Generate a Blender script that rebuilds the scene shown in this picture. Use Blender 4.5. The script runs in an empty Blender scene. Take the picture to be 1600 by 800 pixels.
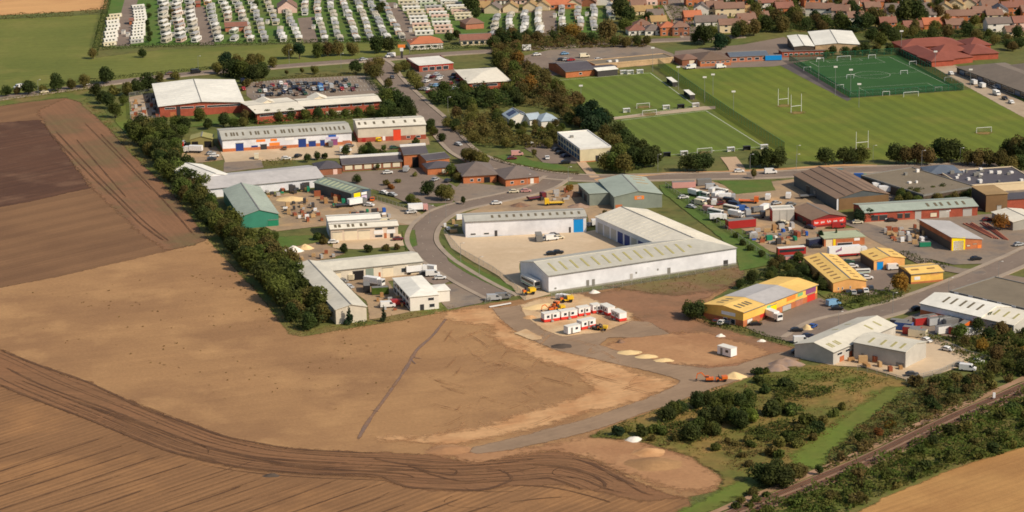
import bpy, math, random
import numpy as np
from mathutils import Vector, Matrix, noise
from mathutils.geometry import tessellate_polygon
rnd = random.Random(7)
R = math.radians
scene = bpy.context.scene
col = scene.collection

# ------------------------------------------------------------------ camera, sky, sun, exposure
FOCAL, PITCH, ROLL, CAM_H = 4200.0, R(15.0), R(-1.0), 265.0     # focal length in photo pixels (1600 wide)
cam_data = bpy.data.cameras.new('camera')
cam_data.sensor_width = 36.0
cam_data.lens = 36.0 * FOCAL / 1600.0
cam_data.clip_start = 5.0
cam_data.clip_end = 40000.0
cam = bpy.data.objects.new('camera', cam_data)
col.objects.link(cam)
cam.matrix_world = Matrix.Translation((0, 0, CAM_H)) @ Matrix.Rotation(math.pi / 2 - PITCH, 4, 'X') @ Matrix.Rotation(ROLL, 4, 'Z')
scene.camera = cam

SUN_AZ, SUN_EL = (0.84, -0.54), R(40)
sdir = Vector((SUN_AZ[0], SUN_AZ[1], 0)).normalized() * math.cos(SUN_EL) + Vector((0, 0, math.sin(SUN_EL)))
world = bpy.data.worlds.new('World')
scene.world = world
world.use_nodes = True
wn = world.node_tree.nodes
sky = wn.new('ShaderNodeTexSky')
sky.sky_type = 'NISHITA'
sky.sun_disc = False
sky.sun_elevation = SUN_EL
sky.sun_rotation = math.atan2(SUN_AZ[0], SUN_AZ[1])
sky.dust_density = 1.6
sky.air_density = 1.0
world.node_tree.links.new(sky.outputs[0], wn['Background'].inputs[0])
wn['Background'].inputs[1].default_value = 0.1
sl = bpy.data.lights.new('sun', 'SUN')
sl.energy = 4.15
sl.angle = R(0.53)
sl.color = (1.0, 0.895, 0.75)
so = bpy.data.objects.new('sun', sl)
col.objects.link(so)
so.rotation_euler = (-sdir).to_track_quat('-Z', 'Y').to_euler()
so.location = (300, 600, 400)
scene.view_settings.view_transform = 'Standard'
scene.view_settings.look = 'None'
scene.view_settings.exposure = 0.0
scene.view_settings.gamma = 1.0
scene.view_settings.use_curve_mapping = False
scene.cycles.max_bounces = 5
scene.cycles.filter_width = 1.7
scene.cycles.transparent_max_bounces = 12

# ------------------------------------------------------------------ survey: photo position -> site coordinates (metres)
_c, _s = math.cos(ROLL), math.sin(ROLL)
def G(x, y, z=0.0):
    """Site point at height z that the photograph shows at (x, y); the site is flat, camera 265 m up."""
    a, b = (x - 800) / FOCAL, (400 - y) / FOCAL
    a, b = _c * a - _s * b, _s * a + _c * b
    d = Vector((a, math.cos(PITCH) + b * math.sin(PITCH), -math.sin(PITCH) + b * math.cos(PITCH)))
    t = (CAM_H - z) / -d.z
    return Vector((d.x * t, d.y * t, z))
def heading(p, q):
    a, b = G(*p), G(*q)
    return math.atan2(b.y - a.y, b.x - a.x)

ONES = ['', 'first', 'second', 'third', 'fourth', 'fifth', 'sixth', 'seventh', 'eighth', 'ninth', 'tenth', 'eleventh', 'twelfth', 'thirteenth', 'fourteenth', 'fifteenth', 'sixteenth', 'seventeenth', 'eighteenth', 'nineteenth']
TENS = {2: ('twentieth', 'twenty'), 3: ('thirtieth', 'thirty'), 4: ('fortieth', 'forty'), 5: ('fiftieth', 'fifty'), 6: ('sixtieth', 'sixty'), 7: ('seventieth', 'seventy'), 8: ('eightieth', 'eighty'), 9: ('ninetieth', 'ninety')}
def ordn(n):
    if n < 20: return ONES[n]
    t, o = divmod(n, 10)
    return TENS[t][0] if o == 0 else TENS[t][1] + '-' + ONES[o]

# ------------------------------------------------------------------ materials
MATS = {}
FEATHERED = {'soil_tan', 'soil_brown', 'soil_headland', 'soil_dark', 'soil_tilled', 'soil_track', 'rut', 'trench', 'soil_site', 'soil_site_dark', 'soil_pale', 'gravel_pale', 'gravel_road', 'scrub_grass', 'rough_grass', 'lush_grass', 'waste_ground', 'yard_dirt', 'concrete_old', 'lawn', 'stubble_near', 'stubble', 'meadow', 'cess_path', 'dry_grass', 'pale_track', 'rut_faint'}
def srgb(r, g, b):
    f = lambda v: (v / 255 / 12.92) if v / 255 <= 0.04045 else ((v / 255 + 0.055) / 1.055) ** 2.4
    return (f(r), f(g), f(b))
def mat(name, c, rough=0.85, var=0.12, scale=0.6, c2=None, s2=0.05, c3=None, s3=0.4, streak=None, metal=0.0, rand=0.0, spec=0.25, bump=0.0, stripes=None, alpha=None, leafy=0.0, lo2=0.42, hi2=0.62, lo3=0.5, hi3=0.7):
    """Procedural surface: base colour with fine mottling, broad patches of c2, spots of c3, streaks, mowing stripes."""
    m = bpy.data.materials.new(name)
    m.use_nodes = True
    nt = m.node_tree
    N, K = nt.nodes, nt.links.new
    bs = N['Principled BSDF']
    bs.inputs['Roughness'].default_value = rough
    bs.inputs['Metallic'].default_value = metal
    bs.inputs['Specular IOR Level'].default_value = spec
    geo = N.new('ShaderNodeNewGeometry')
    def nz(sc, detail=4, vec=None, rgh=0.6):
        n = N.new('ShaderNodeTexNoise')
        n.inputs['Scale'].default_value = sc
        n.inputs['Detail'].default_value = detail
        n.inputs['Roughness'].default_value = rgh
        K(vec if vec else geo.outputs['Position'], n.inputs['Vector'])
        return n.outputs['Fac']
    def mp(fac, lo, hi, a=0.0, b=1.0):
        r = N.new('ShaderNodeMapRange')
        r.inputs[1].default_value, r.inputs[2].default_value, r.inputs[3].default_value, r.inputs[4].default_value = lo, hi, a, b
        K(fac, r.inputs[0])
        return r.outputs[0]
    def mix(fac, a, b, mode='MIX'):
        x = N.new('ShaderNodeMix')
        x.data_type = 'RGBA'
        x.blend_type = mode
        if isinstance(fac, float): x.inputs[0].default_value = fac
        else: K(fac, x.inputs[0])
        for k, v in ((6, a), (7, b)):
            if isinstance(v, tuple): x.inputs[k].default_value = (*v, 1)
            else: K(v, x.inputs[k])
        return x.outputs[2]
    out = c
    if c2: out = mix(mp(nz(s2), lo2, hi2), out, c2)
    if c3: out = mix(mp(nz(s3, 3), lo3, hi3), out, c3)
    if stripes:          # (angle, period, amount)
        mpn = N.new('ShaderNodeMapping'); mpn.inputs['Rotation'].default_value = (0, 0, -stripes[0]); K(geo.outputs['Position'], mpn.inputs['Vector'])
        w = N.new('ShaderNodeTexWave'); w.inputs['Scale'].default_value = 0.314 / stripes[1]; w.inputs['Distortion'].default_value = stripes[3] if len(stripes) > 3 else 0.6
        w.inputs['Detail Scale'].default_value = 0.4
        w.bands_direction = 'Y'; K(mpn.outputs[0], w.inputs['Vector'])
        g = mp(w.outputs['Fac'], 0.3, 0.7, 1 - stripes[2], 1 + stripes[2])
        out = mix(1.0, out, g, 'MULTIPLY')
    if streak:           # (angle, along, across, amount)
        mpn = N.new('ShaderNodeMapping'); mpn.vector_type = 'TEXTURE'
        mpn.inputs['Rotation'].default_value = (0, 0, streak[0]); mpn.inputs['Scale'].default_value = (streak[1], streak[2], streak[1]); K(geo.outputs['Position'], mpn.inputs['Vector'])
        g = mp(nz(1.0, 5, mpn.outputs[0]), 0.3, 0.7, 1 - streak[3], 1 + streak[3])
        out = mix(1.0, out, g, 'MULTIPLY')
    if rand:
        oi = N.new('ShaderNodeObjectInfo')
        hs = N.new('ShaderNodeHueSaturation')
        K(mp(oi.outputs['Random'], 0, 1, 0.5 - rand * 0.13, 0.5 + rand * 0.09), hs.inputs['Hue'])
        mt = N.new('ShaderNodeMath'); mt.operation = 'FRACT'
        mu = N.new('ShaderNodeMath'); mu.operation = 'MULTIPLY'; mu.inputs[1].default_value = 7.31; K(oi.outputs['Random'], mu.inputs[0]); K(mu.outputs[0], mt.inputs[0])
        K(mp(mt.outputs[0], 0, 1, 1 - rand, 1 + rand), hs.inputs['Value'])
        if isinstance(out, tuple): hs.inputs['Color'].default_value = (*out, 1)
        else: K(out, hs.inputs['Color'])
        out = hs.outputs[0]
    if var:
        g = mp(nz(scale, 5), 0.25, 0.75, 1 - var, 1 + var)
        out = mix(1.0, out, g, 'MULTIPLY')
    if isinstance(out, tuple): bs.inputs['Base Color'].default_value = (*out, 1)
    else: K(out, bs.inputs['Base Color'])
    if bump:
        b = N.new('ShaderNodeBump'); b.inputs['Strength'].default_value = bump; b.inputs['Distance'].default_value = 0.3
        K(nz(scale * 2, 5), b.inputs['Height']); K(b.outputs[0], bs.inputs['Normal'])
    fa = N.new('ShaderNodeAttribute'); fa.attribute_name = 'fade'
    if name in FEATHERED:            # worn edge of a ground sheet: ragged blend into the sheet below
        ad = N.new('ShaderNodeMath'); ad.operation = 'ADD'; K(mp(nz(0.35, 6), 0.3, 0.7, -0.45, 0.45), ad.inputs[0]); K(mp(fa.outputs['Fac'], 0, 1, -0.5, 1.5), ad.inputs[1])
        K(mp(ad.outputs[0], 0.15, 0.85), bs.inputs['Alpha'])
    if leafy:
        tr = N.new('ShaderNodeBsdfTranslucent'); ms = N.new('ShaderNodeMixShader'); ms.inputs[0].default_value = leafy
        K(out, tr.inputs['Color']); K(bs.outputs[0], ms.inputs[1]); K(tr.outputs[0], ms.inputs[2]); K(ms.outputs[0], N['Material Output'].inputs['Surface'])
    if alpha is not None: bs.inputs['Alpha'].default_value = alpha
    MATS[name] = m
    return m
S = srgb
def simple(name, c, rough=0.5, **k):
    k.setdefault('var', 0.06); k.setdefault('scale', 0.8)
    return mat(name, c, rough, **k)

ROW = heading((0, 776), (235, 699))        # direction of the tillage rows
ROW2 = heading((0, 324), (142, 294))
mat('ground_grass', S(96, 102, 50), var=0.22, scale=0.25, c2=S(112, 104, 56), s2=0.03, c3=S(78, 86, 40), s3=0.12)
mat('meadow', S(111, 114, 50), var=0.13, scale=0.3, c2=S(101, 107, 45), s2=0.012, c3=S(122, 119, 57), s3=0.03, streak=(heading((0, 90), (140, 84)), 60, 3, 0.10))
mat('park_grass', S(82, 110, 42), var=0.16, scale=0.3, c2=S(98, 108, 52), s2=0.03)
mat('lawn', S(84, 106, 42), var=0.16, scale=0.4, c2=S(98, 106, 48), s2=0.06)
MOW1 = heading((870, 128), (960, 180))
mat('pitch_grass', S(99, 114, 41), var=0.10, scale=0.5, c2=S(99, 110, 44), s2=0.04, stripes=(MOW1, 7.8, 0.085))
mat('rugby_grass', S(106, 115, 37), var=0.10, scale=0.4, c2=S(97, 109, 36), s2=0.02, c3=S(115, 117, 44), s3=0.03, stripes=(heading((1100, 125), (1320, 240)), 8.0, 0.07))
mat('artificial_turf', S(48, 84, 38), var=0.08, scale=0.5, c2=S(52, 88, 40), s2=0.05)
mat('soil_tan', S(163, 124, 83), var=0.14, scale=0.9, c2=S(148, 111, 75), s2=0.022, c3=S(174, 134, 90), s3=0.045, streak=(heading((0, 600), (330, 560)), 60, 5, 0.07), bump=0.25)
mat('soil_brown', S(131, 97, 66), var=0.11, scale=0.9, c2=S(120, 88, 60), s2=0.02, streak=(ROW2, 70, 1.6, 0.13), stripes=(ROW2, 13.0, 0.06, 1.5), bump=0.3)
mat('soil_headland', S(137, 99, 69), var=0.10, scale=0.8, c2=S(122, 90, 64), s2=0.03, c3=S(116, 98, 64), s3=0.03, streak=(heading((80, 205), (262, 381)), 60, 1.6, 0.12), bump=0.3)
mat('soil_dark', S(96, 66, 47), var=0.14, scale=0.9, c2=S(84, 57, 41), s2=0.03, c3=S(110, 80, 59), s3=0.06, streak=(ROW2, 50, 2.4, 0.22), bump=0.4)
mat('soil_tilled', S(139, 102, 67), var=0.13, scale=0.9, c2=S(128, 93, 61), s2=0.02, c3=S(156, 114, 73), s3=0.03, streak=(ROW, 70, 0.8, 0.22), stripes=(ROW, 2.6, 0.07, 2.0), bump=0.35)
mat('soil_track', S(130, 94, 63), var=0.14, scale=0.8, c2=S(136, 97, 65), s2=0.05, streak=(heading((400, 715), (575, 725)), 30, 1.0, 0.18), bump=0.3)
mat('rut', S(93, 66, 45), var=0.18, scale=0.5, c2=S(112, 81, 54), s2=0.09)
mat('trench', S(124, 101, 88), var=0.2, scale=0.6, c2=S(136, 104, 80), s2=0.12)
mat('pale_track', S(184, 140, 97), var=0.12, scale=0.6)
mat('rut_faint', S(158, 115, 76), var=0.14, scale=0.6)
mat('soil_site', S(174, 130, 90), var=0.13, scale=0.7, c2=S(160, 116, 80), s2=0.03, c3=S(196, 152, 108), s3=0.04, bump=0.3)
mat('soil_site_dark', S(150, 110, 80), var=0.13, scale=0.7, c2=S(126, 96, 70), s2=0.04, c3=S(156, 112, 80), s3=0.06, bump=0.3)
mat('soil_pale', S(198, 154, 108), var=0.12, scale=0.5, c2=S(182, 134, 90), s2=0.08, streak=(heading((700, 690), (900, 660)), 20, 2, 0.12), bump=0.2)
mat('gravel_pale', S(206, 176, 136), var=0.10, scale=0.7, c2=S(190, 152, 110), s2=0.08)
mat('gravel_road', S(154, 128, 102), var=0.08, scale=0.5, c2=S(142, 118, 94), s2=0.05, streak=(heading((740, 704), (1000, 636)), 25, 1.4, 0.09))
mat('stubble', S(204, 156, 102), var=0.08, scale=0.8, c2=S(192, 142, 92), s2=0.02, streak=(heading((0, 20), (160, 10)), 60, 2.5, 0.10))
mat('stubble_near', S(178, 134, 80), var=0.08, scale=0.8, c2=S(164, 120, 71), s2=0.03, streak=(heading((1350, 800), (1600, 716)), 60, 1.4, 0.14), bump=0.3)
mat('scrub_grass', S(104, 99, 45), var=0.22, scale=0.5, c2=S(148, 117, 66), s2=0.03, c3=S(96, 104, 40), s3=0.05)
mat('rough_grass', S(96, 104, 44), var=0.22, scale=0.5, c2=S(124, 108, 62), s2=0.06)
mat('lush_grass', S(102, 117, 43), var=0.16, scale=0.4, c2=S(104, 108, 45), s2=0.05)
mat('waste_ground', S(132, 100, 72), var=0.16, scale=0.4, c2=S(112, 106, 58), s2=0.05, c3=S(124, 92, 68), s3=0.1)
mat('asphalt', S(126, 110, 96), var=0.08, scale=0.8, c2=S(136, 119, 104), s2=0.06)
mat('asphalt_old', S(138, 120, 102), var=0.10, scale=0.7, c2=S(140, 126, 110), s2=0.05, c3=S(112, 102, 94), s3=0.1)
mat('asphalt_dark', S(92, 84, 80), var=0.12, scale=0.6, c2=S(108, 98, 92), s2=0.06)
mat('concrete_yard', S(202, 178, 146), var=0.07, scale=0.5, c2=S(186, 160, 126), s2=0.03, c3=S(212, 188, 156), s3=0.06)
mat('concrete_old', S(178, 158, 132), var=0.10, scale=0.6, c2=S(160, 138, 112), s2=0.05)
mat('yard_dirt', S(168, 142, 110), var=0.14, scale=0.6, c2=S(146, 124, 100), s2=0.05, c3=S(184, 150, 110), s3=0.08)
mat('pavement', S(168, 150, 130), var=0.08, scale=0.8, c2=S(154, 138, 120), s2=0.1)
mat('paint_white', S(206, 200, 188), var=0.10, scale=1.5, rough=0.7)
mat('paint_worn', S(176, 166, 150), var=0.2, scale=0.8, rough=0.8)
mat('ballast', S(140, 112, 90), var=0.16, scale=1.2, c2=S(150, 116, 92), s2=0.1, bump=0.5)
mat('cess_path', S(170, 134, 106), var=0.12, scale=0.8, c2=S(150, 120, 88), s2=0.1)
mat('rail_steel', S(122, 84, 66), rough=0.5, var=0.1, metal=0.3)
mat('sleeper', S(120, 98, 80), var=0.15, scale=2)
mat('dry_grass', S(128, 112, 58), var=0.2, scale=0.5, c2=S(140, 112, 66), s2=0.1)
mat('path_gravel', S(190, 160, 128), var=0.1, scale=0.8)

# cladding, brick, roofs
def clad(name, c, var=0.07, **k): return mat(name, c, 0.6, var=var, scale=0.5, c2=tuple(v * 0.84 for v in c), s2=0.12, c3=tuple(v * 0.8 for v in c), s3=0.3, lo3=0.58, hi3=0.8, **k)
WHT = clad('clad_white', S(228, 226, 226)); clad('clad_cream', S(212, 200, 178)); clad('clad_pale_grey', S(190, 184, 172)); clad('clad_grey', S(164, 158, 146))
clad('clad_slate', S(88, 92, 92)); clad('clad_green_grey', S(136, 142, 128)); clad('clad_teal', S(62, 132, 108)); clad('clad_pink_cream', S(222, 200, 176))
clad('clad_yellow', S(242, 190, 92)); clad('clad_orange', S(234, 172, 102)); clad('clad_maroon', S(128, 44, 42)); clad('clad_brown', S(128, 98, 66)); clad('clad_darkbrown', S(92, 78, 66))
clad('clad_blue_dark', S(52, 66, 86)); clad('clad_olive', S(150, 138, 84)); clad('clad_beige_light', S(222, 206, 168))
def brickm(name, c): return mat(name, c, 0.9, var=0.14, scale=1.4, c2=tuple(v * 0.8 for v in c), s2=0.25)
brickm('brick_red', S(170, 86, 64)); brickm('brick_orange', S(192, 116, 74)); brickm('brick_brown', S(150, 96, 70)); brickm('brick_buff', S(196, 164, 124)); brickm('brick_pink', S(186, 120, 92))
def roofm(name, c, var=0.09, **k): return mat(name, c, 0.6, var=var, scale=0.5, c2=tuple(v * 0.88 for v in c), s2=0.07, c3=tuple(v * 0.84 for v in c), s3=0.22, lo3=0.56, hi3=0.8, **k)
roofm('roof_white', S(240, 234, 218)); roofm('roof_cream', S(232, 222, 200)); roofm('roof_grey', S(188, 183, 168)); roofm('roof_lilac', S(190, 184, 178)); roofm('roof_green', S(166, 174, 158)); roofm('roof_bluegrey', S(168, 180, 186))
roofm('roof_green_dark', S(136, 148, 132)); roofm('roof_yellow', S(242, 198, 112)); roofm('roof_brown', S(140, 114, 92)); roofm('roof_umber', S(122, 100, 82)); roofm('roof_slate', S(92, 86, 88))
roofm('roof_slate_blue', S(100, 108, 118)); roofm('roof_red', S(142, 82, 66)); roofm('roof_orange', S(186, 112, 78)); roofm('roof_tile_brown', S(138, 106, 88)); roofm('roof_tile_grey', S(122, 108, 98)); roofm('roof_tile_red', S(142, 97, 80)); roofm('roof_pale_green', S(182, 186, 150))
roofm('roof_tan', S(170, 138, 92)); roofm('roof_flat_brown', S(132, 118, 96)); roofm('roof_olive', S(166, 158, 96)); roofm('roof_school', S(128, 114, 98)); roofm('roof_stone', S(214, 206, 186))
# small things
simple('render_white', S(226, 218, 204)); simple('render_cream', S(222, 200, 162)); simple('render_pink', S(222, 186, 170)); simple('trim_dark', S(70, 66, 64)); simple('trim_grey', S(130, 126, 118)); simple('trim_white', S(228, 222, 212)); simple('trim_red', S(170, 48, 42))
simple('glass', S(46, 52, 58), 0.15, spec=0.6, var=0.2); simple('glass_blue', S(70, 96, 124), 0.2, spec=0.6); simple('skylight_olive', S(170, 160, 106), 0.5); simple('skylight_dark', S(112, 100, 76), 0.5); simple('skylight_pale', S(206, 200, 176), 0.5); simple('skylight_brown', S(148, 112, 66), 0.5); simple('solar_cell', S(54, 50, 78), 0.25, spec=0.6)
simple('door_blue', S(20, 138, 206)); simple('door_navy', S(38, 62, 124)); simple('door_red', S(226, 76, 46)); simple('door_grey', S(176, 170, 162)); simple('door_cream', S(222, 206, 176)); simple('door_dark', S(58, 56, 56)); simple('door_yellow', S(238, 206, 36)); simple('sign_white', S(232, 228, 222)); simple('sign_yellow', S(244, 214, 10)); simple('sign_orange', S(238, 134, 60)); simple('sign_red', S(210, 60, 48)); simple('sign_green', S(124, 180, 130)); simple('sign_purple', S(140, 80, 120)); simple('sign_blue', S(52, 96, 176)); simple('sign_lilac', S(206, 190, 210))
CARC = {'white': S(226, 222, 214), 'silver': S(172, 172, 170), 'black': S(30, 30, 34), 'dark grey': S(66, 66, 70), 'red': S(160, 40, 38), 'blue': S(44, 84, 150), 'navy': S(36, 42, 66), 'green': S(48, 84, 62), 'yellow': S(232, 186, 40), 'orange': S(222, 110, 40), 'cream': S(222, 208, 176), 'maroon': S(104, 36, 40), 'light blue': S(120, 160, 190), 'brown': S(112, 84, 62), 'grey': S(120, 118, 114), 'teal': S(40, 120, 120), 'pink': S(206, 150, 140)}
for k, v in CARC.items(): mat('paint ' + k, v, 0.35, var=0.05, scale=1.0, spec=0.5)
simple('rubber', S(30, 29, 28), 0.9); simple('steel_pole', S(150, 150, 146), 0.5, metal=0.3); simple('steel_galv', S(160, 158, 152), 0.5); simple('goal_white', S(232, 230, 224)); simple('wood_post', S(130, 108, 84)); simple('timber', S(170, 128, 82)); simple('rust', S(150, 84, 56)); simple('pallet_wood', S(184, 150, 106)); simple('stone_grey', S(172, 166, 158)); simple('plastic_green', S(36, 128, 92)); simple('plastic_blue', S(40, 90, 170)); simple('void_shade', S(34, 31, 30), 0.9)  # last material paints the shade inside open doorways as flat colour
simple('mesh_green', S(34, 68, 42), 0.8, alpha=0.52); simple('mesh_grey', S(110, 110, 104), 0.8, alpha=0.32); simple('net_white', S(214, 214, 208), 0.8, alpha=0.3)
mat('sand_pale', S(226, 194, 140), var=0.08, scale=0.8); mat('heap_white', S(232, 222, 206), var=0.08); mat('heap_dark', S(84, 72, 62), var=0.14); mat('heap_brown', S(146, 108, 78), var=0.2, scale=0.6, c2=S(118, 96, 82), s2=0.2); mat('rubble', S(160, 132, 110), var=0.25, scale=0.6, c2=S(128, 112, 104), s2=0.3)
# foliage
def leaf(name, c, c2, rand=0.22): return mat(name, tuple(v * 1.5 for v in c), 0.8, var=0.30, scale=0.55, c2=tuple(v * 1.5 for v in c2), s2=0.22, rand=rand, spec=0.12, leafy=0.48)
leaf('leaf_green', S(84, 92, 42), S(70, 76, 36)); leaf('leaf_dark', S(66, 75, 37), S(56, 64, 34)); leaf('leaf_olive', S(104, 98, 50), S(86, 82, 42)); leaf('leaf_brown', S(98, 87, 48), S(84, 78, 42)); leaf('leaf_autumn', S(134, 96, 42), S(112, 90, 44)); leaf('leaf_conifer', S(46, 64, 40), S(40, 54, 36)); leaf('leaf_bright', S(98, 112, 46), S(82, 98, 40)); leaf('leaf_hedge', S(66, 74, 36), S(56, 62, 32), 0.12)
leaf('leaf_scrub', S(80, 92, 38), S(88, 82, 40), 0.1); leaf('leaf_scrub_red', S(98, 80, 48), S(78, 84, 40), 0.15); leaf('weed', S(108, 90, 50), S(108, 82, 52), 0.1)
mat('bark', S(92, 78, 62), var=0.2, scale=2)

# ------------------------------------------------------------------ helpers: meshes, tags, things
class MB:
    """Collects faces and links them as ONE mesh object."""
    def __init__(s): s.v, s.f = [], []
    def add(s, vs, fs):
        n = len(s.v); s.v += [tuple(p) for p in vs]; s.f += [tuple(i + n for i in f) for f in fs]
    def hexa(s, b, t):            # four bottom, four top points (same order, ccw from above)
        s.add(list(b) + list(t), [(3, 2, 1, 0), (4, 5, 6, 7), (0, 1, 5, 4), (1, 2, 6, 5), (2, 3, 7, 6), (3, 0, 4, 7)])
    def box(s, x0, x1, y0, y1, z0, z1):
        b = [(x0, y0), (x1, y0), (x1, y1), (x0, y1)]
        s.hexa([(x, y, z0) for x, y in b], [(x, y, z1) for x, y in b])
    def bar(s, p, q, w, h=None):  # square bar between two points
        p, q = Vector(p), Vector(q); d = (q - p).normalized(); h = h or w
        a = d.cross(Vector((0, 0, 1))); a = Vector((1, 0, 0)) if a.length < 1e-4 else a.normalized()
        b = a.cross(d).normalized()
        k = [(-a * w - b * h) / 2, (a * w - b * h) / 2, (a * w + b * h) / 2, (-a * w + b * h) / 2]
        s.hexa([p + e for e in k], [q + e for e in k])
    def tube(s, p, q, r0, r1, n=6):
        p, q = Vector(p), Vector(q); d = (q - p).normalized()
        a = d.cross(Vector((0.3, 0.9, 0.2))).normalized(); b = a.cross(d)
        vs = []
        for c, r in ((p, r0), (q, r1)):
            for i in range(n):
                t = 2 * math.pi * i / n; vs.append(c + a * math.cos(t) * r + b * math.sin(t) * r)
        s.add(vs, [(i, (i + 1) % n, n + (i + 1) % n, n + i) for i in range(n)] + [tuple(range(n - 1, -1, -1)), tuple(range(n, 2 * n))])
    def mesh(s, name, m=None, smooth=False):
        me = bpy.data.meshes.new(name); me.from_pydata(s.v, [], s.f)
        if m: me.materials.append(MATS[m] if isinstance(m, str) else m)
        if smooth: me.polygons.foreach_set('use_smooth', [True] * len(me.polygons))
        me.update(); return me
    def build(s, name, m, parent=None, loc=None, smooth=False):
        o = bpy.data.objects.new(name, s.mesh(name, m, smooth)); col.objects.link(o)
        if parent: o.parent = parent
        if loc is not None: o.location = loc
        return o
def tag(o, label=None, cat=None, group=None, kind=None):
    if label: o['label'] = label
    if cat: o['category'] = cat
    if group: o['group'] = group
    if kind: o['kind'] = kind
    return o
def empty(name, loc, label=None, cat=None, group=None, rz=0.0, sc=1.0):
    o = bpy.data.objects.new(name, None); col.objects.link(o)
    o.location = loc; o.rotation_euler = (0, 0, rz); o.scale = (sc, sc, sc) if not isinstance(sc, tuple) else sc
    o.empty_display_size = 0.5
    return tag(o, label, cat, group)

class Proto:
    """Parts with shared meshes; put() makes one thing out of them."""
    def __init__(s): s.parts = []
    def part(s, name, mb, m, sub=None, smooth=False):
        s.parts.append((name, mb.mesh(name, m, smooth), m, sub)); return len(s.parts) - 1
    def put(s, name, loc, rz, label, cat, group=None, sc=1.0, paint=None):
        r = empty(name, loc, label, cat, group, rz, sc); made = []
        for pn, me, m, sub in s.parts:
            o = bpy.data.objects.new(pn, me); col.objects.link(o); o.parent = r if sub is None else made[sub]; made.append(o)
            if paint and m in paint:
                o.material_slots[0].link = 'OBJECT'; o.material_slots[0].material = MATS[paint[m]]
        return r

# ------------------------------------------------------------------ ground sheets and ribbons
LAYER = [0.0]
def layer(d=0.004):
    LAYER[0] += d; return LAYER[0]
def ragged(pts, amp, step=5.0, sc=0.06):
    out = []
    n = len(pts)
    for i in range(n):
        a, b = pts[i], pts[(i + 1) % n]; L = (b - a).length; k = max(1, int(L / step)); d = (b - a) / max(L, 1e-6); nrm = Vector((-d.y, d.x, 0))
        for j in range(k):
            p = a.lerp(b, j / k)
            o = amp * (noise.noise(p * sc) * 1.4 + noise.noise(p * sc * 4.1) * 0.7) if amp else 0
            out.append(p + nrm * o)
    return out
def set_fade(me, vals):
    at = me.attributes.new('fade', 'FLOAT', 'POINT'); at.data.foreach_set('value', vals)
def sheet(name, px, m, amp=0.0, step=5.0, kind='structure', z=None, feather=None):
    """Flat ground sheet; worn sheets (FEATHERED) get a soft ragged rim `feather` metres wide."""
    pts = ragged([G(*p) for p in px], amp, step)
    z = layer() if z is None else z
    pts = [Vector((p.x, p.y, z)) for p in pts]; n = len(pts); fade = None
    if m in FEATHERED:
        f = 3.0 if feather is None else feather
        if f >= 2.4: return soft_sheet(name, pts, m, f, z, kind)
        ar = sum(pts[i].x * pts[(i + 1) % n].y - pts[(i + 1) % n].x * pts[i].y for i in range(n)); sg = 1 if ar > 0 else -1; nr = []
        for i in range(n): d = (pts[(i + 1) % n] - pts[i - 1]).normalized(); nr.append(Vector((d.y, -d.x, 0)) * sg)
        vs = [p - q * f * .5 for p, q in zip(pts, nr)]; ou = [p + q * f * .5 for p, q in zip(pts, nr)]
        fs = [tuple(t) for t in tessellate_polygon([vs])] + [(i, (i + 1) % n, n + (i + 1) % n, n + i) for i in range(n)]; vs = vs + ou; fade = [1.0] * n + [0.0] * n
    else: vs, fs = pts, [tuple(t) for t in tessellate_polygon([pts])]
    me = bpy.data.meshes.new(name); me.from_pydata([tuple(p) for p in vs], [], fs); me.materials.append(MATS[m])
    if fade: set_fade(me, fade)
    o = bpy.data.objects.new(name, me); col.objects.link(o); return tag(o, kind=kind)
def soft_sheet(name, pts, m, f, z, kind):
    """Ground sheet on a fine grid whose cover fades over f metres across its outline (no overlapping rims)."""
    P = np.array([(p.x, p.y) for p in pts]); x0, y0 = P.min(0) - f / 2; x1, y1 = P.max(0) + f / 2; st = max(1.6, min(f / 3, max(x1 - x0, y1 - y0) / 110))
    nx, ny = int((x1 - x0) / st) + 2, int((y1 - y0) / st) + 2; X, Y = np.meshgrid(x0 + np.arange(nx) * st, y0 + np.arange(ny) * st); Q = np.stack([X.ravel(), Y.ravel()], 1)
    d2 = np.full(len(Q), 1e12); ins = np.zeros(len(Q), bool)
    for i in range(len(P)):
        a, b = P[i], P[(i + 1) % len(P)]; ab = b - a; t = np.clip(((Q - a) @ ab) / max(ab @ ab, 1e-9), 0, 1); e = Q - (a + t[:, None] * ab); d2 = np.minimum(d2, (e * e).sum(1))
        if abs(b[1] - a[1]) > 1e-9: ins ^= ((a[1] > Q[:, 1]) != (b[1] > Q[:, 1])) & (Q[:, 0] < (b[0] - a[0]) * (Q[:, 1] - a[1]) / (b[1] - a[1]) + a[0])
    fade = np.clip(.5 + np.where(ins, 1, -1) * np.sqrt(d2) / f, 0, 1); I = np.arange(nx * ny).reshape(ny, nx); c = np.stack([I[:-1, :-1], I[:-1, 1:], I[1:, 1:], I[1:, :-1]], -1).reshape(-1, 4); c = c[fade[c].max(1) > 0]
    used = np.unique(c); mp_ = np.zeros(nx * ny, int); mp_[used] = np.arange(len(used)); me = bpy.data.meshes.new(name)
    me.from_pydata([(q[0], q[1], z) for q in Q[used]], [], [tuple(r) for r in mp_[c].tolist()]); me.materials.append(MATS[m]); set_fade(me, [float(v) for v in fade[used]])
    o = bpy.data.objects.new(name, me); col.objects.link(o); return tag(o, kind=kind)
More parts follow.
